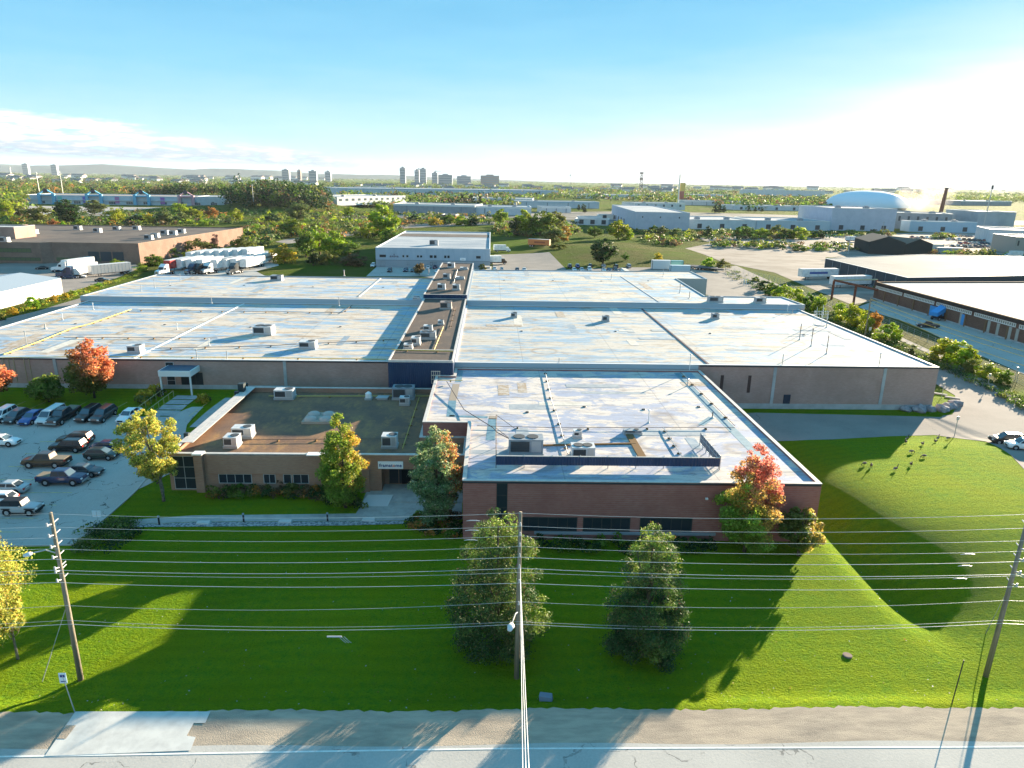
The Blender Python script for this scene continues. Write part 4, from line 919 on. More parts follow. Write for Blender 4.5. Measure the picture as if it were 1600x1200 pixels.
HV('brown grey air unit on the far part of the front spine roof', 697, 482, ZS, 2.3, 2.3, 1.4, m=mat('unit_brown', (.28, .22, .2), .6))
HV('small white vent box on the spine roof beyond the big unit cluster', 689, 507, ZS, 1.0, 1.0, .8)
HV('white unit at the back of the cluster on the spine roof', 669, 517, ZS, 1.5, 1.3, 1.0)
HV('big grey unit with twin fans in the cluster on the spine roof', 669, 529, ZS, 2.6, 1.7, 1.2, m=UNITG, fans=2)
HV('tall white unit in the front of the cluster on the spine roof', 650, 538, ZS, 1.4, 1.8, 1.2)
HV('low white unit nearest the front end of the spine roof', 638, 545, ZS, 1.3, 1.3, .8)
HV('left one of two white units side by side on the rear spine roof', 690, 452, ZS2, 1.8, 1.8, 1.3)
HV('right one of two white units side by side on the rear spine roof', 713, 453, ZS2, 1.7, 1.8, 1.3)
HV('brown unit on the left side of the rear spine roof', 698, 435, ZS2, 1.8, 2.0, 1.2, m=UNITG)
HV('flat white unit on the right side of the rear spine roof', 719, 436, ZS2, 2.2, 2.0, .6)
HV('white unit at the far left end of the rear spine roof', 705, 418, ZS2, 2.0, 2.5, 1.4)
HV('flat white unit at the far right end of the rear spine roof', 725, 421, ZS2, 2.2, 2.0, .6)
HV('dark box unit at the left of the row across the right roof', 803, 496, ZL, 1.2, 1.2, 1.0, m=UNITG)
HV('dark box unit in the middle of the row across the right roof', 946, 502, ZL, 1.3, 1.2, 1.1, m=UNITG)
HV('dark box unit at the right of the row across the right roof', 1117, 498, ZL, 1.4, 1.2, 1.1, m=UNITG)
HV('brown grey unit at the inner corner of the notch in the rear right roof', 1117, 472, ZB, 3.2, 1.8, 1.3, m=UNITG, fans=2)
HV('brown grey unit at the right end of the rear right roof', 1187, 473, ZB, 2.3, 1.6, 1.2, m=UNITG)
HV('pair of small grey fans on the rear left roof edge by the spine', 651, 469, ZB, 1.6, 1.2, .7, fans=2)
# skylight dome cluster on the office roof
x, y, _ = on(500, 655, ZO)
sk = thing('roof_skylight', 'four bubble skylight domes grouped on one curb on the gravel roof', 'skylight', (x, y, ZO))
MB().box(-1.9, 1.9, -1.9, 1.9, 0, .3).build('curb', mat('curb_tan', (.4, .33, .27), .8), sk)
for a in (-.95, .95):
    for b in (-.95, .95): MB().ball((a, b, .3), .86, squash=(1, 1, .55), z0=0, nu=14, nv=5).build('dome', mat('dome_acrylic', (.42, .36, .32), .25), sk, smooth=True)
for i, (a, b, lab, s) in enumerate(((576, 624, 'white capped vent cylinder beside the back parapet of the office roof', .45),)):
    x, y, z = on(a, b, ZO); o = thing('roof_ventilator', lab, 'ventilator', (x, y, z)); MB().box(-.5, .5, -.5, .5, 0, .3).build('curb', GALV, o); MB().tube([(0, 0, .3), (0, 0, .9), (0, 0, 1.15)], [s, s, .12], 12).build('cowl', COPW, o, smooth=False)
x, y, z = on(598, 623, ZO); o = thing('roof_hatch', 'tilted pale metal hatch lid lying on the shaded office roof', 'roof hatch', (x, y, z)); MB().box(-.75, .75, -.6, .6, 0, .22).build('curb', GALV, o); MB().obox((0, 0), (.82, 0), (.1, .66), .225, .3).build('lid', GALV, o)
# vents
vp = [(42, 540, ZL, 2.2, 'tall thin vent pipe by the left edge of the left roof'), (71, 514, ZL, 1.0, 'short fat vent pipe near the left edge of the left roof'), (98, 500, ZL, 1.0, 'white short vent pipe nearest the back left corner of the left roof'), (146, 484, ZL, 1.2, 'white vent pipe close to the step at the left'),
      (277, 515, ZL, 1.0, 'white vent pipe in the middle of the left roof right of the maple top'), (327, 540, ZL, 1.0, 'white vent pipe near the long pipe run of the left roof'), (308, 562, ZL, 1.4, 'left vent pipe of the pair at the front edge of the left roof'), (355, 562, ZL, 1.4, 'right vent pipe of the pair at the front edge of the left roof'),
      (221, 455, ZB, 1.6, 'vent pipe at the left end of the rear left roof step'), (242, 450, ZB, 1.8, 'first thin vent pipe behind the rear left step'), (265, 444, ZB, 1.3, 'second thin vent pipe behind the rear left step'), (282, 439, ZB, 1.8, 'third thin vent pipe behind the rear left step'), (538, 431, ZB, 1.4, 'thick pale vent pipe on the rear edge of the rear left roof'), (670, 429, ZB, 1.6, 'thick pale vent pipe at the rear left roof corner by the spine'),
      (331, 474, ZB, 1.2, 'vent pipe in the step left of the middle'), (530, 478, ZB, 1.6, 'vent pipe in the step toward the spine'),
      (1036, 432, ZB, 2.2, 'tall thin pipe on the rear right roof behind the notch'), (955, 437, ZB, 1.6, 'thin pipe in the middle of the rear right roof'), (1062, 458, ZB, 2.0, 'dark thin pipe beside the notch of the rear right roof'), (1077, 466, ZB, 1.6, 'dark short pipe beside the notch of the rear right roof'),
      (1249, 531, ZL, 3.0, 'left tall dark pipe of three on the right roof'), (1267, 541, ZL, 3.0, 'middle tall dark pipe of three on the right roof'), (1291, 553, ZL, 3.2, 'right tall dark pipe of three on the right roof'), (1222, 571, ZL, 1.8, 'short pipe at the front edge of the right roof above the door'), (1373, 573, ZL, 2.0, 'short pipe at the front edge near the corner of the right roof'), (1238, 490, ZL, 1.0, 'grey gooseneck vent near the right end of the step'), (1291, 512, ZL, 2.0, 'thin pipe on the right edge of the right roof near the wire frame'), (1230, 488, ZL, 1.5, 'white pipe at the end of the step coping'),
      (1077, 581, ZH, 2.6, 'tall white pipe at the back right corner of the near roof'), (1013, 661, ZH, 1.5, 'thin white vent pipe in the middle of the near roof'), (1074, 603, ZH, .9, 'short pipe beside the blue patch strip of the near roof'), (873, 577, ZH, 1.8, 'thin pipe standing against the step behind the near roof'), (1113, 653, ZH, .8, 'stubby black vent on the blue patch of the near roof')]
for i, (a, b, z, h, lab) in enumerate(vp):
    x, y, z = on(a, b, z); vent_pipe(lab, x, y, z, h, .12 if 'fat' in lab or 'thick' in lab else .065, cap=i % 3 == 0 or 'white' in lab, m=mat('pipe_dark', (.08, .07, .07), .6) if 'dark' in lab or 'black' in lab else (COPW if 'white' in lab else GALV))
# pipe runs
def run(label, pts, z, **k): pipe_run(label, [on(a, b, z) for a, b in pts], **k)
DKP = mat('pipe_brown', (.14, .10, .08), .7)
run('dark pipe on blocks running from front to back across the near roof', [(887, 712), (871, 655), (862, 630), (851, 579)], ZH, m=GALV, step=3.4)
run('long thin grey pipe crossing the near roof from left to right', [(745, 668), (872, 671), (1148, 671)], ZH, m=DKP, r=.035, step=6)
run('short dark pipe slanting toward the right end of the roof screen', [(1036, 670), (1065, 716)], ZH, m=GALV, step=2.2)
run('thin pipe on black blocks along the right edge of the near roof', [(1062, 583), (1120, 640), (1148, 668)], ZH, m=DKP, r=.03, step=3.6)
run('pale yellow pipe along the front edge of the left roof', [(0, 561), (180, 559), (420, 561), (603, 563.5)], ZL, r=.06, step=6)
run('yellow pipe on dark blocks slanting across the left end of the left roof', [(6, 556), (60, 536), (112, 515), (140, 508), (205, 485)], ZL, r=.1, step=2.5)
run('dark pipe on blocks in front of the step of the left roof', [(205, 486), (330, 487.5), (535, 490), (551, 478)], ZL, m=DKP, r=.05, step=4)
run('dark pipe on blocks crossing the middle of the left roof', [(100, 529), (340, 530)], ZL, m=DKP, r=.045, step=4)
run('brown pipe run in front of the dark fronted unit on the left roof', [(240, 546), (400, 543), (620, 532)], ZL, m=DKP, r=.05, step=4)
run('yellow pipe along the back parapet of the office roof', [(420, 621), (672, 621)], ZO, r=.06, step=5)
run('yellow pipe crossing the shaded right part of the office roof lengthwise', [(655, 623), (629, 703)], ZO, r=.05, step=3)
run('thin brown pipe near the front edge of the office roof', [(345, 690), (640, 688)], ZO, m=DKP, r=.035, step=4)
run('yellow pipe lengthwise along the spine roof', [(693, 512), (677, 552)], ZS, r=.07, step=4)
run('yellow pipe across the front end of the spine roof', [(612, 548.5), (707, 551)], ZS + .3, r=.07, step=4)
run('thin grey pipe along the right side of the spine roof', [(711, 482), (703, 515)], ZS, m=DKP, r=.05, step=5)
run('grey pipe along the middle of the rear spine roof', [(715, 422), (709, 443)], ZS2, m=GALV, r=.07, step=6)
run('yellow pipe crossing onto the near roof from the navy wall', [(685, 596.5), (723, 596.5)], ZH + .3, r=.05, step=2)
EXPJ = mat('expansion_joint', (.12, .10, .12), .8)
def strip3(name, root, a, b, w, z, h, m):
    a = Vector(on(*a, z)); b = Vector(on(*b, z)); d = (b - a).normalized(); n = (-d.y * w / 2, d.x * w / 2); org = ORG[root.name]
    MB().obox(((a.x + b.x) / 2 - org.x, (a.y + b.y) / 2 - org.y), n, tuple((b - a).xy / 2), z + .004 - org.z, z + h - org.z).build(name, m, root)
strip3('expansion_joint', rw, (1003, 483), (1107, 570), .35, ZL, .12, EXPJ); strip3('expansion_joint', lw, (381, 475), (205, 562), .35, ZL, .1, COPW)
strip3('expansion_joint', lw2, (596, 434), (560, 464), .4, ZB, .1, COP); strip3('expansion_joint', rw2, (970, 432), (1030, 472), .3, ZB, .08, COP)
PB = mat('roof_patch_teal', (.10, .20, .26), .5, noise=((.16, .28, .34), 1.5, .4, .6)); PT = mat('roof_patch_tan', (.33, .28, .23), .8)
for a, b, w, m in (((1058, 583), (1076, 602), 1.0, PB), ((1078, 604), (1107, 634), 1.0, PB), ((1107, 634), (1205, 732), 1.1, PB), ((1095, 664), (1112, 652), .8, PB), ((707, 626), (704, 651), 1.0, PB), ((713, 600), (707, 626), 1.0, PT), ((719, 579), (716, 597), .9, PB), ((702, 650), (762, 652), .7, PB), ((770, 654), (766, 688), 1.0, PB), ((771, 650), (770, 655), 1.0, PT)):
    strip3('roof_patch', hall, a, b, w, ZH, .012, m)
BRD = mat('duct_brown', (.20, .12, .06), .8)
o = thing('roof_walkway', 'brown timber walkway boards slanting behind the roof screen', 'walkway', on(985, 690, ZH)); c = o.location.copy()
for k, (a, b, w) in enumerate((((982, 678), (1004, 716), .85), ((848, 697), (993, 694), .3), ((843, 695), (843, 708), .7))):
    a = Vector(on(*a, ZH)) - c; b = Vector(on(*b, ZH)) - c; d = (b - a).normalized(); MB().obox(((a.x + b.x) / 2, (a.y + b.y) / 2), (-d.y * w / 2, d.x * w / 2), tuple((b - a).xy / 2), .02 + k * .02, .14 + k * .02).build('board', BRD, o)
# navy screen on the near roof
a = Vector(on(775, 731, ZH)); b = Vector(on(1124, 734, ZH)); c2 = Vector(on(1093, 696, ZH))
o = thing('roof_screen', 'navy corrugated equipment screen on posts near the front edge of the patched roof', 'screen', a)
v = b - a
MB().box(0, v.x, -.04, .04, .35, 1.27).build('front_panel', ribbed('screen_navy', (.05, .07, .13), .3, 0, .8), o).rotation_euler = (0, 0, math.atan2(v.y, v.x))
MB().box(-.02, v.x + .02, -.07, .07, 1.273, 1.34).build('top_rail', COP, o).rotation_euler = (0, 0, math.atan2(v.y, v.x))
f = MB()
for i in range(9):
    x = v.x * i / 8; f.box(x - .04, x + .04, .05, .13, 0, 1.4); f.tube([(x, .09, 1.3), (x, 1.3, .02)], .03, 4)
f.build('post', GALV, o)
r = c2 - b; e = MB(); n = 6
for i in range(n + 1): q = v + r * i / n; e.box(q.x - .04, q.x + .04, q.y - .04, q.y + .04, 0, 1.5)
for z in (.35, 1.0, 1.46): e.tube([v + Vector((0, 0, z)), v + r + Vector((0, 0, z))], .035, 4)
e.build('side_frame', GALV, o)
MB().add([v + Vector((0, 0, .4)), v + r * .98 + Vector((0, 0, .4)), v + r * .98 + Vector((0, 0, 1.42)), v + Vector((0, 0, 1.42))], [(0, 1, 2, 3)]).build('side_panel', mat('mesh_grey', (.12, .14, .18), .6), o)
e = MB(); q = Vector(on(775, 672, ZH)) - a
for i in range(5): t = q * i / 4; e.box(t.x - .035, t.x + .035, t.y - .035, t.y + .035, 0, 1.9)
for z in (.9, 1.86): e.tube([Vector((0, 0, z)), q + Vector((0, 0, z))], .03, 4)
e.tube([q + Vector((0, 0, 1.86)), q + Vector((2.3, .3, .05))], .03, 4).tube([q * .6 + Vector((0, 0, 1.86)), q * .6 + Vector((2.2, 0, .05))], .03, 4)
e.build('left_frame', DKP, o)
lh = thing('power_line', 'black cable sagging over the left corner of the near roof toward the roof screen', 'cable', a); 
pp = [Vector(on(698, 596, 6.6)), Vector(on(725, 640, 6.25)), Vector(on(770, 668, 6.8)), Vector(on(776, 675, 7.4)), Vector(on(800, 688, 6.9))]
lh.location = pp[0]; MB().tube([p - pp[0] for p in pp], .05, 5).build('cable', BLACKP, lh)
o = thing('ladder_cage', 'pale caged ladder frame at the foot of the navy wall', 'ladder', (P(676, 607, 6.2).x, 98.6, 5.3)); e = MB()
for i in range(5): e.box(-.6 + i * .3 - .03, -.6 + i * .3 + .03, -.03, .03, 0, 1.9)
for i in range(4): e.box(-.66, .66, -.035, .035, i * .6, i * .6 + .07)
e.build('cage', mat('ladder_cream', (.6, .55, .45), .6), o)
# wire antenna frame by the right edge
o = thing('antenna_frame', 'spidery white antenna frame standing at the right edge of the right roof', 'antenna', on(1281, 508, ZL)); e = MB()
for i, (dx, dy, h) in enumerate(((-1.3, 0, 3), (-.7, .6, 3.6), (0, -.4, 4.2), (.6, .5, 3.5), (1.3, 0, 2.8))): e.tube([(dx, dy, 0), (dx, dy, h)], .04, 4)
for z in (1.4, 2.2, 2.7): e.tube([(-1.6, .1, z), (1.6, .1, z + .05)], .035, 4)
for i in range(7): e.tube([(-1.4 + i * .45, -.5, 1.6), (-1.2 + i * .45, .6, 2.9)], .025, 4)
e.build('frame', COPW, o); MB().tube([(0, 0, 0), (0, 0, .12)], 1.0, 12).build('base', GALV, o)
# entrance canopy of the left warehouse
p = P(300, 631); cz = gz(-46, 103)
o = thing('entrance_canopy', 'white flat canopy on two posts over the side entrance of the left warehouse', 'canopy', (-46.2, 102.6, cz))
MB().box(-2.5, 2.2, -1.7, 1.75, 2.9, 3.75).build('roof_box', COPW, o); MB().box(-2.3, 2.0, -1.5, 1.55, 3.752, 3.80).build('roof_inset', mat('canopy_blue', (.05, .09, .14), .5), o)
for s in (-2.3, 2.0): MB().box(s - .1, s + .1, -1.6, -1.4, 0, 2.9).build('post', COPW, o)
for s in (-1, 1):
    o = thing('handrail', ('left' if s < 0 else 'right') + ' yellow metal handrail of the stepped path to the canopy entrance', 'handrail', (-47.3 + s * .9, 96, gz(-47, 96))); e = MB()
    for i in range(6): y0_ = -4 + i * 1.6; z0_ = gz(-47, 96 + y0_) - gz(-47, 96); e.box(-.03, .03, y0_ - .03, y0_ + .03, z0_, z0_ + 1.0)
    e.tube([(0, -4, gz(-47, 92) - gz(-47, 96) + 1.0), (0, 4, gz(-47, 100) - gz(-47, 96) + 1.0)], .04, 5); e.build('rail', mat('rail_yellow', (.5, .42, .2), .5), o)
for k in range(5): struct(drape('path_slab', [(-46.2, 90 + k * 2.2), (-42.9, 90 + k * 2.2), (-42.9, 91.9 + k * 2.2), (-46.2, 91.9 + k * 2.2)], .09, CONC))
for k, (a, b) in enumerate(((337, 612), (350, 618 - 2), (374, 605 - 1), (281, 682))):
    q = P(a, b, 4.4); o = thing('parapet_box', 'dark metal box %s the left parapet of the office' % ('standing tallest on', 'small, set low on', 'near the back end of', 'nearest the yellow tree on')[k], 'box', (-35.3 + (.35 if k == 0 else 0), q.y, 3.9)); s = 1.0 if k == 0 else .45
    MB().box(-.25 * s - .3, .25 * s, -.5 * s, .5 * s, 0, 1.5 * s + .3).build('box', mat('box_dark', (.03, .045, .05), .5), o)

# ================================================================== POLES, WIRES, STREET THINGS
WOOD = mat('pole_wood', (.30, .26, .20), .9, noise=((.16, .14, .11), 2, .35, .65, (3, 3, .15)), bump=(5, .5)); INS = mat('insulator', (.45, .45, .47), .4)
WY = 42.1
def pole(label, x, topz, arms, lamp=None, armdir=1):
    o = thing('utility_pole', label, 'utility pole', (x, WY, gz(x, WY)), 0, 'utility poles along the road')
    MB().tube([(0, 0, -.3), (0, 0, topz * .5), (0, 0, topz)], [.19, .155, .11], 12).build('pole', WOOD, o, smooth=True)
    for z in arms:
        b = MB().tube([(.08, .5, z + .05), (0, -.12, z - .05), (0, -.55 * armdir, z + .12)], [.04, .05, .035], 6); b.tube([(0, -.55 * armdir, z + .02), (0, -.55 * armdir, z + .26)], [.075, .05], 8); b.tube([(-.12, -.02, z - .2), (.12, -.02, z - .2)], .04, 5); b.build('insulator_bracket', INS, o)
    if lamp:
        z, dx, dy = lamp; m = MB(); m.tube([(0, 0, z), (dx * .45, dy * .45, z + .45), (dx, dy, z + .45)], .045, 6); a_ = m.build('lamp_arm', GALV, o)
        MB().tube([(dx * .96, dy * .96, z + .44), (dx * 1.1, dy * 1.1, z + .42), (dx * 1.34, dy * 1.34, z + .4)], [(.1, .06), (.26, .13), (.14, .07)], 10).build('lamp_head', mat('lamp_housing', (.62, .63, .65), .4), a_, smooth=True)
    return o
def polez(py, px_): return YP(px_, py, WY)[1]
xl, xc, xr = -28.3, 2.1, 36.2
lv = [(86, 801, 820, 800, 802), (89, 817, 818, 816, 819), (92, 834, 816, 831, 838.6), (95, 851, 814, 847.5, 855), (98, 867, 813, 864, 871), (101, 884, 812, 881, 890.5), (103, 889, 811, 887.5, 893), (105, 903, 810, 904, 910), (110, 944, 808, 938, 936), (115, 967, 806, 969, 967), (116, 973, 806, 973, 972)]
zl_ = [polez(a[1], a[0]) for a in lv]; zc_ = [polez(a[3], a[2]) for a in lv]; zr_ = [polez(a[4], 1590 - i * 8) for i, a in enumerate(lv)]
pl_ = pole('weathered wooden utility pole with street lamp at the left by the bus stop', xl, zl_[0], [z for z in zl_[1:8:1]], (zl_[4] + .1, -1.15, -.75))
pc_ = pole('wooden utility pole in the middle in front of the left pine', xc, zc_[0], [zc_[i] for i in (1, 2, 3, 4, 5, 7, 8)], (zc_[8] - .9, -.5, -2.0))
pr_ = pole('dark leaning utility pole at the right edge beside the green mound', xr, zr_[0], [zr_[i] for i in (1, 3, 4, 5, 7)])
pr_.rotation_euler = (0, R(1.2), 0)
WIRE = mat('wire_aluminium', (.55, .56, .56), .4, .3)
nm_ = ['topmost', 'second', 'third', 'fourth', 'fifth', 'sixth', 'thin seventh', 'eighth', 'ninth', 'tenth', 'lowest']
for i in range(len(lv)):
    pts = []
    X = [xl - 42, xl, xc, xr, xr + 38]; Z = [zl_[i] - .1, zl_[i], zc_[i], zr_[i], zr_[i] + .1]; sag = (.42, .34, .38, .42) if i < 8 else (.7, .5, .55, .6)
    yo = WY - (.55 if i < 8 and i != 0 else .16)
    for k in range(4):
        for j in range(12): t = j / 12; pts.append((X[k] + (X[k + 1] - X[k]) * t, yo, Z[k] + (Z[k + 1] - Z[k]) * t - 4 * sag[k] * t * (1 - t)))
    pts.append((X[4], yo, Z[4])); c = Vector(pts[0])
    o = thing('power_line', nm_[i] + ' power line running across the picture between the roadside poles', 'power line', c, 0, 'wires strung along the road')
    MB().tube([Vector(p) - c for p in pts], .016 if i in (4, 5, 7, 10) else .0105, 5).build('wire', WIRE, o)
for i, (dx, z1) in enumerate(((-.35, 0), (.05, .1), (.3, .2))):
    a = Vector((xc + .05 + i * .05, WY - .5, zc_[5] - i * 1.0)); e_ = Vector(YP((817, 822, 827)[i], 1200, 24.0)[:1] + (24.0,) + YP((817, 822, 827)[i], 1200, 24.0)[1:]); e2 = a + (e_ - a) * 1.55
    pts = []
    for j in range(13): t = j / 12; p = a.lerp(e2, t); p.z -= .5 * 4 * t * (1 - t) * .5; pts.append(p)
    o = thing('power_line', ('left', 'middle', 'right')[i] + ' cable running from the middle pole across the road toward the viewer', 'power line', a, 0, 'cables crossing the road'); MB().tube([p - a for p in pts], .024, 5).build('wire', WIRE, o)
def splice(label, x, z, n=3):
    o = thing('cable_splice', label, 'cable splice', (x, WY - .55, z)); m = MB().tube([(-.5, 0, 0), (.5, 0, 0)], .06, 6)
    for k in range(n): m.tube([(.3 + k * .18, 0, 0), (.6 + k * .18, -.1, -.25), (.8 + k * .18, -.1, -.42)], .02, 4)
    m.build('sleeve', INS, o)
splice('black and white cable splice hanging from the lowest wire in the middle of the lawn', *YP(525, 987, WY), 3)
for k, (a, b, t_) in enumerate(((740, 808, 'top'), (738, 823, 'second'), (736, 838, 'third'))):
    o = thing('wire_spacer', 'pale line spacer on the %s wire in front of the tree beside the entrance' % t_, 'line spacer', (YP(a, b, WY)[0], WY - .55, YP(a, b, WY)[1])); MB().tube([(-.45, 0, 0), (-.2, 0, .04), (.2, 0, .04), (.45, 0, 0)], [.015, .03, .03, .015], 6).build('body', INS, o)
for k, (a, b, t_) in enumerate(((1504, 860, 'upper'), (1500, 878, 'middle'), (1492, 898, 'lower'))):
    o = thing('wire_spacer', 'pale line spacer on the %s wire left of the right pole' % t_, 'line spacer', (YP(a, b, WY)[0], WY - .55, YP(a, b, WY)[1])); MB().tube([(-.5, 0, 0), (-.2, 0, .04), (.2, 0, .04), (.5, 0, 0)], [.015, .03, .03, .015], 6).build('body', INS, o)
def guy(label, a, b):
    o = thing('guy_wire', label, 'guy wire', a); b = Vector(b) - Vector(a); MB().tube([(0, 0, 0), b], .02, 4).build('wire', WIRE, o); MB().tube([b * .62, b * 1.0], .035, 5).build('guard', mat('guard_grey', (.3, .33, .28), .6), o)
g_ = P(66, 1065); guy('guy wire slanting from the left pole down to the lawn', (xl, WY, zl_[8]), g_)
g_ = P(1551, 962); guy('guy wire slanting down from the right pole over the mound', (xr + .2, WY, zr_[7]), P(1540, 990))
for k in range(4):
    q = (xr + 7.5, WY - 4 - k * .4, zr_[k + 3] - 2.4); o = thing('power_line', ('highest', 'second highest', 'second lowest', 'lowest')[k] + ' of four lines branching off the right pole toward the corner', 'power line', (xr + .1, WY - .3, zr_[k + 3]), 0, 'lines branching to the right'); MB().tube([(0, 0, 0), Vector(q) - Vector((xr + .1, WY - .3, zr_[k + 3]))], .02, 4).build('wire', WIRE, o)
# bus stop sign
b_ = P(117, 1113); o = thing('bus_stop_sign', 'narrow pale bus stop sign on a thin post beside the concrete pad', 'sign', b_)
MB().cyl((0, 0, 0), (-.35, 0, 2.9), .035, n=6).build('post', GALV, o); MB().box(-.58, -.12, -.02, .02, 2.25, 3.0).build('panel', mat('sign_pale', (.6, .72, .8), .4), o)
MB().box(-.5, -.2, -.026, -.022, 2.7, 2.88).box(-.5, -.2, -.026, -.022, 2.35, 2.42).build('panel_marks', mat('sign_blue', (.02, .05, .22), .5), o)
o = thing('marker_stake', 'thin dark stake standing in the grass left of the right pole', 'stake', P(1487, 1100)); MB().cyl((0, 0, -.1), (.55, .5, 3.1), .035, n=6).build('rod', BLACKP, o)
o = thing('manhole_cover', 'round pale manhole cover in the sunlit lawn', 'manhole cover', P(1324, 1025) + Vector((0, 0, .06)))
MB().tube([(0, 0, -.1), (0, 0, .03)], .34, 20).build('rim', mat('iron_rust', (.28, .2, .16), .8), o); MB().tube([(0, 0, .033), (0, 0, .05)], .28, 20).build('lid', mat('iron_rust', (.28, .2, .16), .8), o)
o = thing('litter_box', 'crumpled dark box lying in the shaded grass by the road', 'litter', P(853, 1094)); MB().add([(-.45, -.2, .02), (.4, -.28, .02), (.5, .2, .02), (-.35, .25, .02), (-.5, -.12, .42), (.35, -.2, .3), (.42, .2, .4), (-.4, .22, .5)], [(0, 3, 2, 1), (4, 5, 6, 7), (0, 1, 5, 4), (1, 2, 6, 5), (2, 3, 7, 6), (3, 0, 4, 7)]).build('box', mat('litter_grey', (.16, .19, .24), .7), o)
o = thing('road_sign', 'small blue and white sign on a post at the corner of the parking lot', 'sign', P(154, 822)); MB().cyl((0, 0, 0), (0, 0, 1.5), .03, n=6).build('post', GALV, o)
for s in (-1, 1): MB().box(s * .03, s * .42, -.03, 0, 1.0, 1.7).build('panel', mat('sign_pale', (.6, .72, .8), .4), o)
for k, (a, b, t_) in enumerate(((249, 820, 'leftmost'), (381, 816, 'middle'), (512, 815, 'right'))):
    o = thing('bollard_light', t_ + ' of the three dark bollard lights along the front path', 'bollard light', P(a, b), 0, 'bollard lights along the front path'); MB().cyl((0, 0, 0), (0, 0, .85), .09, n=10).build('post', BLACKP, o); MB().cyl((0, 0, .853), (0, 0, 1.0), .11, n=10).build('lamp_head', mat('bollard_lens', (.3, .34, .38), .3), o)
BENCH = mat('stone_pale', (.5, .5, .49), .8)
for k, (a, b, t_) in enumerate(((318, 818, 'left'), (446, 816, 'middle'), (576, 813, 'right'), (650, 812, 'smallest and rightmost'))):
    o = thing('stone_slab', t_ + ' pale stone slab lying in the gravel strip along the path', 'stone slab', P(a, b), 0, 'slabs in the gravel strip'); s = .7 if k < 3 else .35
    MB().add([(-s, -.3, 0), (s, -.36, 0), (s * .93, .34, 0), (-s * .95, .3, 0), (-s * .9, -.26, .2), (s * .92, -.3, .18), (s * .85, .28, .22), (-s * .88, .25, .2)], [(3, 2, 1, 0), (4, 5, 6, 7), (0, 1, 5, 4), (1, 2, 6, 5), (2, 3, 7, 6), (3, 0, 4, 7)]).build('slab', BENCH, o)
ramp = thing('concrete_ramp', 'small sloping concrete ramp in front of the glazed entrance', 'ramp', P(588, 784) + Vector((0, 0, .06))); MB().add([(-1.6, -1.2, 0), (1.4, -1.2, 0), (1.7, 1.2, 0), (-1.1, 1.2, 0), (-1.1, 1.2, .22), (1.7, 1.2, .22)], [(0, 1, 5, 4), (0, 4, 3), (1, 2, 5), (2, 3, 4, 5), (3, 2, 1, 0)]).build('slab', mat('ramp_pale', (.5, .5, .5), .8), ramp)
struct(MB().box(YP(573, 764, 73)[0], YP(720, 764, 73)[0] + .3, 70.2, 74.85, -.1, .11).build('entrance_step', CONC))
# boulders
rng = np.random.default_rng(5)
ROCK = mat('boulder_rock', (.34, .33, .34), .9, noise=((.2, .2, .22), 1.5, .4, .6), bump=(3, .8))
for k, (a, b, s, t_) in enumerate(((1414, 642, .85, 'first'), (1436, 642.5, 1.25, 'second'), (1453, 642, .95, 'third'), (1471, 642, 1.15, 'fourth'), (1482, 638, 1.1, 'fifth'), (1492, 633, 1.05, 'sixth'))):
    p = P(a, b); bm = bmesh.new(); bmesh.ops.create_icosphere(bm, subdivisions=2, radius=s)
    for v_ in bm.verts: v_.co = v_.co * (1 + .16 * math.sin(v_.co.x * 4 + k) + .12 * math.sin(v_.co.y * 5 + k * 2) + rng.uniform(-.05, .05)); v_.co.z = max(-.3, v_.co.z * .62)
    m_ = bpy.data.meshes.new('boulder'); bm.to_mesh(m_); bm.free(); m_.materials.append(ROCK); o = obj('boulder', m_, None, (p.x, p.y, p.z + .3)); tag(o, '%s boulder from the left along the grass corner below the brick wall' % t_, 'boulder', 'boulders at the drive corner')
for k, (a, b) in enumerate(((1468, 617), (1488, 623))):
    p = P(a, b); tag(MB().box(-1.1, 1.1, -.25, .25, 0, .28).build('kerb_stone', CONC, None, p, R(-35)), ('upper', 'lower')[k] + ' long kerb stone along the grass corner by the drive', 'kerb stone')
# geese
def goose(label, p, rz, head_down=False):
    o = thing('goose', label, 'goose', p, rz, 'geese on the green mound'); b = MB(); s = .92
    b.tube([(-.42 * s, 0, .34 * s), (-.3 * s, 0, .35 * s), (-.1 * s, 0, .34 * s), (.12 * s, 0, .33 * s), (.26 * s, 0, .38 * s)], [.03, (.10, .08), (.17, .15), (.16, .14), (.07, .07)], 8)
    MB2 = b
    nk = [(.24 * s, 0, .38 * s), (.30 * s, 0, .52 * s), (.31 * s, 0, .70 * s), (.36 * s, 0, .76 * s), (.47 * s, 0, .74 * s)] if not head_down else [(.24 * s, 0, .38 * s), (.36 * s, 0, .34 * s), (.44 * s, 0, .18 * s), (.48 * s, 0, .10 * s), (.52 * s, 0, .03)]
    b.tube(nk, [.06, .045, .045, .055, .015], 6, 1)
    for q in (-1, 1): b.tube([(0, q * .07, .24 * s), (0.02, q * .07, 0), (.1, q * .07, .01)], .018, 4, 1)
    b.build('body', [mat('goose_brown', (.15, .115, .085), .8, noise=((.35, .3, .25), 5, .5, .7)), mat('goose_black', (.02, .02, .02), .6)], o, smooth=True)
    MB().tube([(-.44 * s, 0, .30 * s), (-.3 * s, 0, .25 * s)], [.04, .09], 6).build('rump', mat('goose_white', (.6, .58, .52), .8), o)
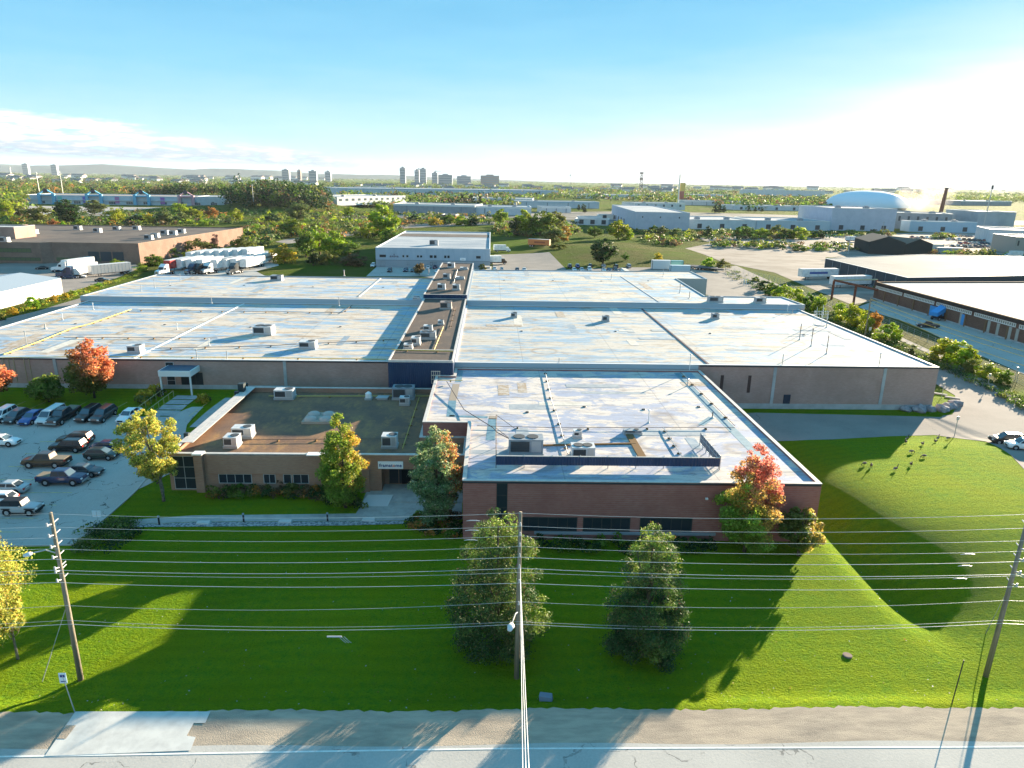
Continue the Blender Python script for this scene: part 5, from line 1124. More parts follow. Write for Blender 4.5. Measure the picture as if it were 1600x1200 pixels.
gs = [(1350, 727, 200, 'farthest left', 1), (1361, 730, 230, 'second from the left beside another', 0), (1399, 735, 20, 'alone and nearest the viewer', 0), (1423, 728, 250, 'alone below the middle of the flock', 0), (1424, 708, 10, 'in the middle of the flock', 1), (1443, 715, 190, 'lower of the middle pair', 1), (1417, 687, 30, 'higher of two at the top left', 0), (1415, 693, 220, 'lower of two at the top left', 0), (1441, 696, 260, 'standing alone near the drive', 0), (1461, 692, 215, 'left of the two nearest the sign post', 0), (1465, 687, 40, 'right of the two nearest the sign post', 0), (1481, 687, 20, 'rightmost by the drive edge', 1)]
for a, b, r_z, t_, hd in gs: goose('Canada goose %s on the sunlit mound' % t_, P(a, b), R(r_z), hd)
# small posts
for a, b, h, lab in ((1491, 682, 3.0, 'thin tall sign post at the edge of the mound by the drive'), (1471, 622, 2.6, 'thin grey post on the grass corner by the boulders'), (1543, 604, 2.4, 'small sign post on the hedge bank'), (1586, 593, 2.4, 'small sign post farther right on the hedge bank')):
    o = thing('sign_post', lab, 'post', P(a, b)); MB().cyl((0, 0, 0), (0, 0, h), .05, n=6).build('post', GALV, o); MB().box(-.2, .2, -.05, -.02, h - .5, h).build('plate', GALV, o)

# repair patches, lap seams and drains that break up the big membranes
rng = random.Random(31); PM = [mat('roof_patch_grey', (.40, .42, .43), .85, noise=((.30, .33, .36), .9, .4, .6)), mat('roof_patch_cream', (.66, .61, .54), .85, noise=((.5, .46, .4), 1.1, .4, .65)), mat('roof_patch_slate', (.25, .31, .37), .85, noise=((.38, .42, .45), .8, .4, .6)), mat('roof_patch_rust', (.36, .27, .19), .9, noise=((.5, .45, .4), 1.3, .4, .6))]
for root, (x0, x1, y0, y1), z, n in ((hall, (1, 31, 66, 103), ZH, 13), (lw, (-85, -20, 107, 152), ZL, 22), (lw2, (-86, -18, 157, 189), ZB, 13), (rw, (-3, 68, 107, 152), ZL, 22), (rw2, (-3, 50, 158, 225), ZB, 14)):
    og = ORG[root.name]
    for k in range(n):
        cx, cy = rng.uniform(x0, x1) - og.x, rng.uniform(y0, y1) - og.y; w_, h_ = (rng.uniform(1.2, 4.5), rng.uniform(.5, 1.1)) if rng.random() < .6 else (rng.uniform(.5, .9), rng.uniform(1.5, 6))
        MB().box(cx - w_, cx + w_, cy - h_, cy + h_, z + .003 + .0015 * k - og.z, z + .006 + .0015 * k - og.z).build('roof_patch', PM[rng.randrange(4)], root)
    for k in range(4):
        cx, cy = x0 + (x1 - x0) * (k + .5) / 4 - og.x, (y0 + y1) / 2 + rng.uniform(-2, 2) - og.y
        MB().tube([(cx, cy, z + .045 - og.z), (cx, cy, z + .12 - og.z)], [.28, .2], 10).build('roof_drain', LOUV, root)
# ================================================================== CARS
LOT = 'cars parked in the left lot'
def toward(a, b): return math.degrees(math.atan2(b.y - a.y, b.x - a.x))
for kind, c, x_, y_, ang, lab in (
    ('sedan', 'white', 203, 654, -97, 'white sedan at the right end of the top parking row'),
    ('suv', 'dark grey', 163, 654, -97, 'dark grey suv second from the right in the top row'),
    ('suv', 'black', 140, 653, -97, 'black suv third from the right in the top row'),
    ('pickup', 'black', 101, 656, -97, 'black pickup with white plate in the top row'),
    ('van', 'pale silver', 82, 656, -97, 'pale silver minivan between the blue and black vehicles of the top row'),
    ('sedan', 'blue', 53, 657, -97, 'dark blue sedan in the top row'),
    ('hatchback', 'dark grey', 28, 656, -97, 'dark hatchback between white and blue cars in the top row'),
    ('suv', 'white', 6, 655, -97, 'white suv cut by the left picture edge in the top row'),
    ('sedan', 'white', 4, 695, 0, 'white sedan alone at the left edge in the second row'),
    ('suv', 'brown', 119, 693, 180, 'dark suv with red tail lights farthest in the middle row'),
    ('suv', 'black', 108, 704, 180, 'black suv beside the brown pickup'),
    ('pickup', 'brown', 74, 728, 180, 'dark brown pickup with open pale bed'),
    ('sedan', 'navy', 172, 704, 0, 'navy sedan behind the dark green wagon near the yellow tree'),
    ('hatchback', 'dark green', 160, 716, 0, 'dark green hatchback near the yellow tree'),
    ('sedan', 'dark grey', 132, 742, 0, 'dark sedan parked behind the navy pickup'),
    ('pickup', 'navy', 99, 755, 0, 'navy crew cab pickup with chrome grille'),
    ('sedan', 'silver', 14, 769, 180, 'silver grey sedan at the left edge above the jeep'),
    ('hatchback', 'white', -2, 787, 180, 'white car mostly cut off at the left edge above the jeep'),
    ('jeep', 'silver', 36, 802, 0, 'boxy silver off road vehicle with black soft top')):
    car_px(kind, c, x_, y_, ang, lab, LOT)
# right lot
for kind, c, x_, y_, ang, lab in (('suv', 'black', 1572, 693, 168, 'black suv at the right edge by the mound'), ('suv', 'white', 1598, 702, 168, 'white suv partly cut off at the right edge')):
    car_px(kind, c, x_, y_, ang, lab, 'cars at the right edge')
car_px('pickup', 'black', 1449, 512, 160, 'black pickup standing in the street beside the old brick building', 'vehicles in the side street')
k = 0
for kind, c, x_, y_, ang, lab in (
    ('suv', 'navy', 890, 418, 90, 'navy suv at the left end of the back row behind the right roof'), ('suv', 'blue', 902, 418, 90, 'blue suv second in the back row behind the right roof'), ('sedan', 'black', 922, 417, 90, 'black car third in the back row behind the right roof'),
    ('sedan', 'silver', 943, 417.5, 90, 'silver sedan below the dark round tree'), ('suv', 'black', 962, 418.5, 90, 'black suv right of the dark round tree'), ('suv', 'silver', 982, 418, 90, 'silver suv at the right end of the back row'),
    ('sedan', 'white', 897, 423.5, -90, 'white sedan first in the nearest row behind the right roof'), ('sedan', 'pale silver', 909, 423.5, -90, 'pale sedan second in the nearest row behind the right roof'), ('suv', 'white', 921, 423, -90, 'white suv third in the nearest row behind the right roof'),
    ('sedan', 'white', 943, 424, -90, 'white sedan fourth in the nearest row behind the right roof'), ('hatchback', 'navy', 951, 424, -90, 'navy hatchback fifth in the nearest row behind the right roof'), ('suv', 'black', 961, 423.5, -90, 'black suv sixth in the nearest row behind the right roof'), ('sedan', 'pale silver', 972, 424, -90, 'pale sedan last in the nearest row behind the right roof'),
    ('suv', 'white', 583, 417, -90, 'white suv at the left corner of the grey building'), ('suv', 'black', 609, 425, -90, 'black car left one in front of the grey building'), ('suv', 'navy', 634, 424.5, -90, 'navy car second in front of the grey building'), ('sedan', 'black', 645, 425, -90, 'black sedan left of the small brown tree'),
    ('sedan', 'white', 669, 420, 90, 'white sedan right of the small brown tree'), ('suv', 'navy', 680, 420, 90, 'navy suv against the grey building'), ('sedan', 'white', 683, 426, -90, 'white sedan near the spine roof end'),
    ('sedan', 'white', 773, 422, 90, 'white sedan behind the right roof beside the grey building'), ('sedan', 'silver', 784, 422.5, 90, 'silver sedan behind the right roof near the delivery truck'), ('sedan', 'dark grey', 808, 423, 90, 'dark grey sedan alone behind the right roof'), ('sedan', 'white', 819, 423.5, 90, 'white sedan alone behind the right roof')):
    car_px(kind, c, x_, y_, ang, lab, 'cars parked behind the main roofs')
for kind, c, x_, y_, ang, lab in (('sedan', 'navy', 110, 435.5, 10, 'navy sedan under the white trailers by the far left dock'), ('sedan', 'silver', 125, 434.5, 10, 'silver sedan under the white trailers by the far left dock'), ('sedan', 'black', 160, 440, 10, 'black sedan at the strip of weeds by the far left dock'), ('suv', 'navy', 92, 425, 200, 'navy suv beside the white tractor at the far left dock'), ('sedan', 'black', 66, 421, 200, 'black sedan near the glazed corner of the far brick building')):
    car_px(kind, c, x_, y_, ang, lab, 'cars by the far left dock')
# trailers and trucks
def tpx(label, colour, a, b, L_=14.5, **k):
    A = P(*a); B = P(*b); c = (A + B) / 2; return trailer(label, colour, c, toward(A, B), L_, **k)
LOGO = mat('logo_blue', (.05, .09, .3), .5); LOGOR = mat('logo_red', (.4, .05, .04), .5)
tpx('white trailer standing behind its tractor at the far left dock', WHITEP, (140, 419), (108, 424), 13)
tpx('white trailer with bright side nearest the weeds at the far left dock', WHITEP, (147, 428), (114, 434), 13)
tpx('low grey trailer farthest right at the far left dock', ALU, (200, 428), (145, 433), 13.5)
tractor('white tractor with the farthest trailer at the far left dock', 'white', P(99, 425), 195)
tractor('navy tractor with the bright trailer at the far left dock', 'navy', P(107, 435), 195)
ang0 = -96
tp = [(281, 421, 'red', 'red sided trailer behind the first white tractor'), (298, 419.5, 'w', 'white trailer right of the red one'), (314, 419.5, 'w', 'white trailer behind the dark tractor'), (330, 420, 'w', 'white trailer behind the pale blue tractor'), (352, 420.5, 'w', 'white trailer with ribbed front in the middle of the trailer row'), (366, 419, 'w', 'white trailer right of the ribbed one'), (381, 418.5, 'w', 'white trailer left of the one with brown lettering'), (396, 419, 'lr', 'white trailer with faint brown lettering on its side'), (416, 411.5, 'lb', 'white trailer covered in dark pictures at the right end of the row')]
for a, b, c, lab in tp:
    p = P(a, b); m = paint('red') if c == 'red' else WHITEP
    trailer(lab, m, p, 260, 14.5, logo={'lr': mat('logo_brown', (.5, .36, .25), .6), 'lb': mat('logo_dark', (.25, .25, .25), .6)}.get(c))
for i in range(7):
    p = P(312 + i * 14, 407.5 - i * .9); trailer('white trailer number %s from the left in the far row of trailers' % ('one', 'two', 'three', 'four', 'five', 'six', 'seven')[i], WHITEP, p, 260, 14.5)
for a, b, c, lab in ((257, 430, 'white', 'white tractor at the left end of the trailer row'), (302, 429, 'navy', 'blue and silver tractor next to the black one'), (311, 429, 'black', 'black tractor in the trailer row'), (326, 428, 'pale silver', 'pale blue tractor in the trailer row'), (366, 428, 'dark grey', 'dark tractor nearest the lawn in the trailer row')):
    tractor(lab, c, P(a, b), -108)
box_truck('white delivery truck beside the grey building', P(785, 394), 8, group='trucks beside the grey building'); 
box_truck('small brown and white truck nearer the right roof beside the grey building', P(777, 413), 5, 'brown', group='trucks beside the grey building')
tpx('orange shipping trailer at the edge of the wood', mat('box_orange', (.60, .20, .07), .5), (826, 386), (859, 386), 11.5, logo=mat('logo_dark_red', (.3, .08, .04), .6))
container('white storage container behind the right roof', 'storage_container', P(1032, 420.5), R(0), 7.5, mat('container_white', (.66, .68, .68), .5), 3.6)
container('teal storage container right of the white one', 'storage_container', P(1055, 420), R(100), 6, 'teal', 3.3)
container('pale blue container in front of the teal one', 'storage_container', P(1062, 424), R(-20), 8, mat('container_pale_blue', (.5, .62, .66), .5), 2.4)
for a, b, r_z, lab in ((1082, 419, -15, 'empty flatbed trailer farther behind the notch roof'), (1097, 421, -25, 'empty flatbed trailer in the middle behind the notch roof'), (1108, 423, -30, 'empty flatbed trailer closest to the yellow green tree')):
    trailer(lab, 'black', P(a, b), r_z, 12, flat=True, group='flatbed trailers')
tpx('white trailer with dark swoosh mark on the gravel lot', WHITEP, (1311, 436), (1243, 437), 15.5, logo=LOGO); tpx('white trailer under the rusty gantry', WHITEP, (1364, 448), (1290, 450), 15.5)
box_truck('white box truck parked by the dark barn', P(1424, 398), 10, 'white'); box_truck('white box truck with round logo driving on the gravel lane', P(1331, 378), 5)
trailer('long white trailer parked below the far right white building', WHITEP, P(1570, 388), 5, 17)
box_truck('white truck at the right edge beyond the grey shed roof', P(1582, 403), 175); container('grey long container right of the dark barn', 'storage_container', P(1483, 395), R(-12), 14, mat('container_grey', (.3, .35, .38), .6), 2.8)
container('pale short container behind the dark barn', 'storage_container', P(1463, 389), R(-12), 7, mat('container_cream', (.5, .5, .45), .6), 2.8)
rng = random.Random(4); kk = 0
CC = ['black', 'navy', 'dark grey', 'silver', 'white', 'red', 'bronze', 'dark green', 'pale silver']
ordn = ['first', 'second', 'third', 'fourth', 'fifth', 'sixth', 'seventh', 'eighth', 'ninth', 'tenth', 'eleventh', 'twelfth']
for row, (x0_, y0_, dx, n, nm) in enumerate(((1488, 386.5, 9, 9, 'nearest'), (1500, 381.5, 8.5, 10, 'second'), (1482, 375, 8, 8, 'third'), (1425, 372, 7.5, 7, 'left far'), (1480, 369, 7.5, 7, 'farthest'))):
    for i in range(n):
        c = rng.choice(CC[:5] if row == 0 else CC); kd = rng.choice(['suv', 'sedan', 'pickup']) if row else rng.choice(['suv', 'pickup'])
        car_px(kd, c, x0_ + i * dx, y0_ + i * .25 * (row > 1), rng.choice([80, 100, 260]), '%s %s %s from the left in the %s row of the scrap yard' % (ordn[i], c, {'suv': 'suv', 'sedan': 'sedan', 'pickup': 'pickup'}[kd], nm), 'cars in the far right yard')
# ================================================================== NEAR TREES
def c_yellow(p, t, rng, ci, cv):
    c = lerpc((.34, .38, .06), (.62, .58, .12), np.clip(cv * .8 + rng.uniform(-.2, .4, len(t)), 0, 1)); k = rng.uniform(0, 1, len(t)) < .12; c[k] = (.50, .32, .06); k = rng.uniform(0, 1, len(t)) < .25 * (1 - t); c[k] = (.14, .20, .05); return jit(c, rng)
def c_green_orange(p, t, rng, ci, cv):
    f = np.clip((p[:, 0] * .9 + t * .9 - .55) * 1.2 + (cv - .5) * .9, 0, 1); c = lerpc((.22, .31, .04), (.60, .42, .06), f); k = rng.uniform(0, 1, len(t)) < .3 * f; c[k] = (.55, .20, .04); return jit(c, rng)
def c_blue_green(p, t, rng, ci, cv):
    f = np.clip((p[:, 0] * 1.1 + t * .8 - .75) * 1.5 + (cv - .5) * .8, 0, 1); c = lerpc((.19, .29, .13), (.52, .32, .09), f); k = (rng.uniform(0, 1, len(t)) < .4 * f); c[k] = (.50, .14, .06); k = rng.uniform(0, 1, len(t)) < .12; c[k] = (.42, .48, .30); return jit(c, rng)  # orange right side: autumn leaves, plus sunlight from that side put into the colour
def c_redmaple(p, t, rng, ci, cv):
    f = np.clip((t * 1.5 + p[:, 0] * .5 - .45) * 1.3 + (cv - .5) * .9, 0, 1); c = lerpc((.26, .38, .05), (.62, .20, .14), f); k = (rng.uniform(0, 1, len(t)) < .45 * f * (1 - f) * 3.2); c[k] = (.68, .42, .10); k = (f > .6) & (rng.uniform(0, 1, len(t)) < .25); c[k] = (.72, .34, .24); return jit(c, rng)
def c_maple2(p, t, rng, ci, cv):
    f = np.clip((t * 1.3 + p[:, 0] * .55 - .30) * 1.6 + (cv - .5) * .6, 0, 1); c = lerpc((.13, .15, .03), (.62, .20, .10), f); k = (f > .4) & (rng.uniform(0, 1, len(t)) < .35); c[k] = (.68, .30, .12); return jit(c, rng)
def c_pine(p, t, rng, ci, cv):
    f = np.clip(t * .7 + (cv - .5) * 1.2 + p[:, 0] * .35, 0, 1); c = lerpc((.05, .105, .03), (.25, .33, .05), np.clip(f * 1.2 - .2, 0, 1)); k = rng.uniform(0, 1, len(t)) < .06; c[k] = (.18, .12, .05); return jit(c, rng, .45)  # needles yellower toward top and sun side: sunlight put into their colour
def c_green(p, t, rng, ci, cv): return jit(lerpc((.10, .17, .03), (.19, .25, .04), cv), rng)
def c_small(p, t, rng, ci, cv):
    f = np.clip(p[:, 0] * 1.6 + (cv - .5), 0, 1); c = lerpc((.14, .19, .04), (.60, .42, .10), f); return jit(c, rng)  # yellow right half mixes autumn colour with sun-side light put into the leaves
def near(name, label, base, topy, w, shape, colf, seed, z0=1.4, K=70, n=9000, ls=.30, rc=.24, **k):
    b = P(*base); top = YP(base[0], topy, b.y)[1] - b.z; Rc = w * depth(b) / F / 2 * 1.08
    return near_tree(name, label, b, shape, top - z0, Rc, z0, K, n, ls, colf, seed, rc, **k)
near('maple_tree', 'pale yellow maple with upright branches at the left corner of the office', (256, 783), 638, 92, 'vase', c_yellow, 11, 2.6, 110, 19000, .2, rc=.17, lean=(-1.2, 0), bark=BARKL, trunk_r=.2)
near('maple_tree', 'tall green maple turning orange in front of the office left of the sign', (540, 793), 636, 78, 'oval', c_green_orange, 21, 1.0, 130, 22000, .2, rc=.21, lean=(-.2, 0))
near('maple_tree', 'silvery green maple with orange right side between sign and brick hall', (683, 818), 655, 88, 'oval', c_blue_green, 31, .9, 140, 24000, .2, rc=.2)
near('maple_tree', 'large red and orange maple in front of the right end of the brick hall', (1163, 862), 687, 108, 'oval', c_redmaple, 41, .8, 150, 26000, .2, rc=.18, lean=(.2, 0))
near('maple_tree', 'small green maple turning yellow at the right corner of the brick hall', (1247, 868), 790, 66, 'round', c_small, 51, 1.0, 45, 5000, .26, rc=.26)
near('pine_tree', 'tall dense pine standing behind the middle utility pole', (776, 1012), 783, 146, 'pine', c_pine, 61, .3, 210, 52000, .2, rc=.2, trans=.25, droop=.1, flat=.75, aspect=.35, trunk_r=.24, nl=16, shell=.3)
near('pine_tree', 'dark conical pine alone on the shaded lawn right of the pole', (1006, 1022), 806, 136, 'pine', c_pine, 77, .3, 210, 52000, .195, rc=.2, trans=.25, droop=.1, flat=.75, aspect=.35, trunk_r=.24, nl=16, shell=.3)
near('maple_tree', 'fiery red maple in front of the left warehouse wall', (148, 622), 526, 72, 'oval', c_maple2, 81, 1.3, 70, 8000, .36, rc=.25)
near('maple_tree', 'small round green tree left of the fiery red maple', (77, 628), 584, 56, 'round', c_green, 91, .9, 40, 5000, .33, rc=.3)
near('maple_tree', 'red topped tree cut by the left edge in front of the warehouse', (-12, 630), 560, 60, 'oval', c_maple2, 95, 1.2, 45, 4500, .36, rc=.28)
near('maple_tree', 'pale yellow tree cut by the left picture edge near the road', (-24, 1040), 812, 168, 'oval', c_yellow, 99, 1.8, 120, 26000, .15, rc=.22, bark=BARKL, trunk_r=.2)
o = near('young_tree', 'low drooping pale branch tree beside the left utility pole', (28, 1030), 905, 70, 'vase', c_yellow, 103, 2.3, 26, 2400, .2, rc=.22, bark=BARKL, trunk_r=.09)
# hedges and planting
def planting(name, label, poly, n, hmin, hmax, tones, seed, nper=60, cat='shrub', ls=.3, r=.6, zf=gz):
    rng = np.random.default_rng(seed); xs = [p[0] for p in poly]; ys = [p[1] for p in poly]; S = []
    while len(S) < n:
        x, y = rng.uniform(min(xs), max(xs)), rng.uniform(min(ys), max(ys))
        if in_poly(x, y, poly): S.append((x, y, zf(x, y), rng.uniform(hmin, hmax), r * rng.uniform(.7, 1.3)))
    return foliage_mass(name, label, cat, S, tones, nper, ls, seed)
planting('hedge', 'low clipped dark hedge below the front windows of the brick hall', [(2.8, 59.4), (21.6, 59.3), (21.6, 61.2), (2.8, 61.3)], 60, .7, 1.0, ['dark green', 'green'], 7, 110)
planting('flower_bed', 'rusty shrubs and green plants below the office windows', [(-30.2, 70.9), (-17.6, 70.9), (-17.6, 72.6), (-30.2, 72.6)], 60, .6, 1.3, ['rusty orange', 'green', 'brown', 'olive', 'dark green'], 8, 110)
planting('flower_bed', 'brown and dark planting around the green and orange maple', px((480, 776), (560, 778), (574, 790), (560, 801), (520, 796)), 40, .5, 1.0, ['brown', 'dark green', 'olive'], 9, 90)
planting('flower_bed', 'dark planting bed under the silvery maple at the hall corner', px((632, 815), (716, 806), (719, 838), (700, 846), (650, 828)), 55, .5, 1.2, ['dark green', 'brown', 'rusty orange', 'green'], 10, 90)
planting('shrub_bed', 'low spreading juniper bed beside the corner of the parking lot', px((124, 853), (150, 830), (185, 815), (216, 822), (206, 842), (170, 862), (130, 868)), 34, .5, .9, ['green', 'dark green', 'grey green'], 12, 160, r=1.1, ls=.2)
planting('flower_bed', 'tan ornamental grasses beside the steps to the canopy entrance', [(-50.5, 95.5), (-48.4, 95.5), (-48.4, 101.5), (-50.5, 101.5)], 16, .8, 1.5, ['golden', 'olive', 'brown'], 13, 110)
planting('shrub', 'round tan ornamental grass clump right of the steps', [(-42.2, 96), (-40.2, 96), (-40.2, 98.6), (-42.2, 98.6)], 5, 1.0, 1.3, ['golden', 'olive'], 14, 160)

# fallen leaves and scraps on the lawn and verge
rng = np.random.default_rng(77); n = 420; xy = []
while len(xy) < n:
    x, y = rng.uniform(-32, 36), rng.uniform(38.6, 60)
    if rng.uniform() < .35 or y < 41: xy.append((x, y, gz(x, y) + .05))
p_ = np.array(xy); nr_ = rng.normal(size=(n, 3)) * .35 + [0, 0, 1]
tag(obj('fallen_leaves', leaf_mesh('fallen_leaves', p_, nr_, rng.uniform(.06, .16, n), np.array([(.6, .55, .4), (.45, .3, .08), (.7, .7, .68)])[rng.integers(0, 3, n)], MATS['leaves_50'], rng)), 'scattered fallen leaves and paper scraps on the front lawn', 'fallen leaves', None, 'stuff')
# ================================================================== BACKGROUND BUILDINGS
def bpx(name, label, base, z1, wall, roof, cop=None, par=.3, pw=.3, z0=0, cat='building', group=None, copz=.1, over=.05):
    return shell(name, label, base, z0 - .5, z1, wall, roof, cop, par, pw, cat, over, copz=copz, group=group)
def W2(root, poly, i): return Wall(root, poly[i], poly[(i + 1) % len(poly)])
RFG = mat('roof_pale_grey', (.55, .53, .50), .7, noise=((.4, .4, .4), .08, .4, .65, (.4, 1, 1))); RFW = mat('roof_bright', (.44, .45, .46), .9, noise=((.27, .31, .35), .12, .42, .62, (.4, 1, 1))); RFD = mat('roof_tar_brown', (.20, .165, .14), .9, noise=((.14, .12, .11), .08, .4, .6))
RFGR = mat('roof_flat_grey', (.12, .145, .165), .9, noise=((.17, .195, .21), .05, .4, .6))
BRO = brick('brick_orange_brown', (.24, .145, .11), (.31, .20, .155)); BLU = ribbed('cladding_blue_grey', (.38, .47, .55), 1.2, 0, .15, .6, (.33, .42, .50)); WHT = mat('wall_white', (.62, .64, .66), .7, noise=((.5, .53, .56), .3, .4, .7))
GRYW = mat('wall_grey', (.33, .35, .37), .8, noise=((.26, .28, .3), .3, .4, .7)); DKB = mat('dock_door_dark', (.05, .06, .07), .6); PALEB = mat('wall_pale_blue', (.50, .57, .63), .7, noise=((.42, .50, .56), .2, .4, .7))
# grey two-storey building
A, B = P(588, 417), P(765.5, 419.5); yb = 372
poly = [(A.x, A.y - .6), (B.x, A.y - .6), (B.x, yb), (A.x + 1, yb)]
gb = bpx('grey_office_building', 'two storey blue grey building with white roof behind the spine roof', poly, 7.6, BLU, RFW, COPW)
w = Wall(gb, poly[0], poly[1]); w.trim(.1, w.len - .1, 0, 2.75, mat('wall_grey_lower', (.30, .35, .39), .8), 'lower_wall', .05); w.trim(0, w.len, 2.76, 2.9, mat('joint_dark', (.15, .18, .2), .7), 'band', .07)
for a, b, n in ((593, 603, 1), (628.5, 632, 1), (634.5, 638.5, 1), (651, 655, 1), (656, 660, 1), (671.5, 676, 1), (678, 682, 1), (694, 697.5, 1), (699, 702.5, 1), (744, 751, 1)):
    w.window(w.u_of(a, 400, 4.2), w.u_of(b, 400, 4.2), 3.9, 4.9, n, 0, FRAMEL if a in (628.5, 634.5, 651, 656) else FRAMEM, GLASS, .1)
for a, b in ((672, 676), (678, 682), (636, 639.5), (692, 696)): w.window(w.u_of(a, 411, 1.6), w.u_of(b, 411, 1.6), 1.0, 2.2, 1, 0, FRAMEM, GLASS, .1)
w.window(w.u_of(594, 411, 1.5), w.u_of(601, 411, 1.5), .2, 2.3, 3, 0, FRAMEL, GLASS, .12, name='glass_door')
sgn = w.trim(w.u_of(719, 403, 3.7), w.u_of(727.5, 403, 3.7), 3.1, 4.1, mat('sign_white', (.8, .8, .8), .4), 'sign_panel', .12); w.trim(w.u_of(720.5, 403, 3.7), w.u_of(726, 403, 3.7), 3.5, 3.7, mat('sign_grey_marks', (.25, .28, .3), .5), 'sign_marks', .135, .121)
sb = MB(); u_ = w.u_of(616, 399, 4.3); 
for k in range(5): w.slab(sb, u_ - 1.6 + k * .7, u_ - 1.3 + k * .7, 3.9 + (k % 2) * .15, 4.6 + (k == 2) * .7, .051, .1)
w.slab(sb, u_ - 1.9, u_ + 1.9, 4.05, 4.2, .101, .13); sb.build('wall_emblem', mat('emblem_dark', (.12, .1, .14), .6), gb)
HV('grey twin air unit on the white roof of the blue grey building', 678, 383, 7.3, 3.5, 2, 2.0, fans=2, m=UNITG)
strip3('dark_roof_band', gb, (622, 367), (764, 369), 18, 7.3, .05, RFD) if ORG.get(gb.name) else None
# far left brown brick building
A, B, C = P(67, 412), P(220, 413), P(370, 385); D = P(100, 405)
Y0 = P(220, 413).y; XR = B.x
poly = [(-240, P(67, 412).y), (A.x, P(67, 412).y), (A.x + 3, Y0), (XR, Y0), (C.x - 2, 372), (-235, 372)]
bb = bpx('brown_brick_building', 'long low brown brick building with tar roof at the far left', poly, 7.9, BRO, RFD, mat('coping_brown', (.35, .26, .2), .8), .3)
w = Wall(bb, poly[0], poly[1]); w.window(20, w.len - .6, 1.0, 2.3, 26, 0, FRAMEM, mat('glass_green', (.13, .15, .08), .15), .12, name='ribbon_window'); w.window(20, w.len - 3.5, 4.1, 5.7, 26, 0, FRAMEM, mat('glass_green', (.13, .15, .08), .15), .12, name='ribbon_window')
w = Wall(bb, poly[2], poly[3])
for a in (147, 166, 185): u = w.u_of(a, 406, 2.5); w.door(u - 1.9, u + 2.2, 1.0, 4.6, DKB, 'dock_door')
w.trim(1, 18, .8, 2.2, mat('glass_green', (.13, .15, .08), .15), 'window_band', .04)
labs = ['white hooded unit', 'low grey unit', 'dark boxy unit', 'square white unit', 'wide grey unit', 'small white unit', 'tall grey unit', 'flat white unit', 'pair of fans unit', 'short dark unit']
for i, (a, b) in enumerate(((8, 378), (53, 365), (122, 359), (153, 363), (183, 360), (214, 359), (233, 374), (243, 371), (258, 366), (271, 367), (284, 364))):
    HV('%s on the brown brick building roof, %s from the left' % (labs[i % 10], (ordn + ['last'])[i]), a, b, 7.6, 3, 2.2, 1.8, m=UNIT if i % 2 else UNITG, fans=1 + i % 2)
poly = [(-250, P(60, 377, 8).y + 12), (P(72, 366, 8).x, P(60, 377, 8).y + 12.5), (P(72, 366, 8).x, P(60, 377, 8).y + 26), (-250, P(60, 377, 8).y + 26)]
b2 = bpx('brick_annexe', 'pinkish low building behind the brown brick one at the left edge', poly, 12.2, brick('brick_pink', (.34, .22, .18), (.42, .29, .24)), RFG, COP)
# white corrugated shed
A, B = P(0, 483), P(99, 459.5); d = (B - A).normalized(); A2 = A - d * 30; w_ = 21
n_ = Vector((-d.y, d.x, 0)); q = [A2.xy, B.xy, (B + n_ * w_).xy, (A2 + n_ * w_).xy]
zb_ = gz(B.x, B.y); o = thing('white_shed', 'long white panelled shed with low gabled grey roof at the left edge', 'building', (B.x, B.y, zb_)); ORG[o.name] = Vector((B.x, B.y, zb_))
e_ = 4.3; rdg = 5.6; mbw = MB(); bx_ = [Vector((p[0] - B.x, p[1] - B.y, 0)) for p in (q[0], q[1], q[2], q[3])]; U = Vector((0, 0, 1))
m1 = (bx_[0] + bx_[3]) / 2; m2 = (bx_[1] + bx_[2]) / 2
mbw.add([bx_[0] - U, bx_[1] - U, bx_[2] - U, bx_[3] - U, bx_[0] + U * e_, bx_[1] + U * e_, bx_[2] + U * e_, bx_[3] + U * e_, m1 + U * rdg, m2 + U * rdg], [(0, 1, 5, 4), (1, 2, 6, 9, 5), (2, 3, 7, 6), (3, 0, 4, 8, 7)]); mbw.build('wall', mat('wall_cream_white', (.72, .68, .60), .6), o)
nn = n_ * -.25
MB().add([bx_[0] + nn + U * (e_ + .02), bx_[1] + nn + U * (e_ + .02), m2 + U * (rdg + .05), m1 + U * (rdg + .05), bx_[2] - nn + U * (e_ + .02), bx_[3] - nn + U * (e_ + .02)], [(0, 1, 2, 3), (3, 2, 4, 5)]).build('roof', mat('roof_blue_grey', (.32, .37, .42), .5), o)
w = Wall(o, q[0], q[1])
for k in range(1, 8): u = w.len - .4 - (k - 1) * 8.2; (u > 0) and w.trim(u - .2, u + .2, zb_ - .4, zb_ + e_ - .1, mat('joint_slate', (.2, .24, .27), .6), 'panel_joint', .06)
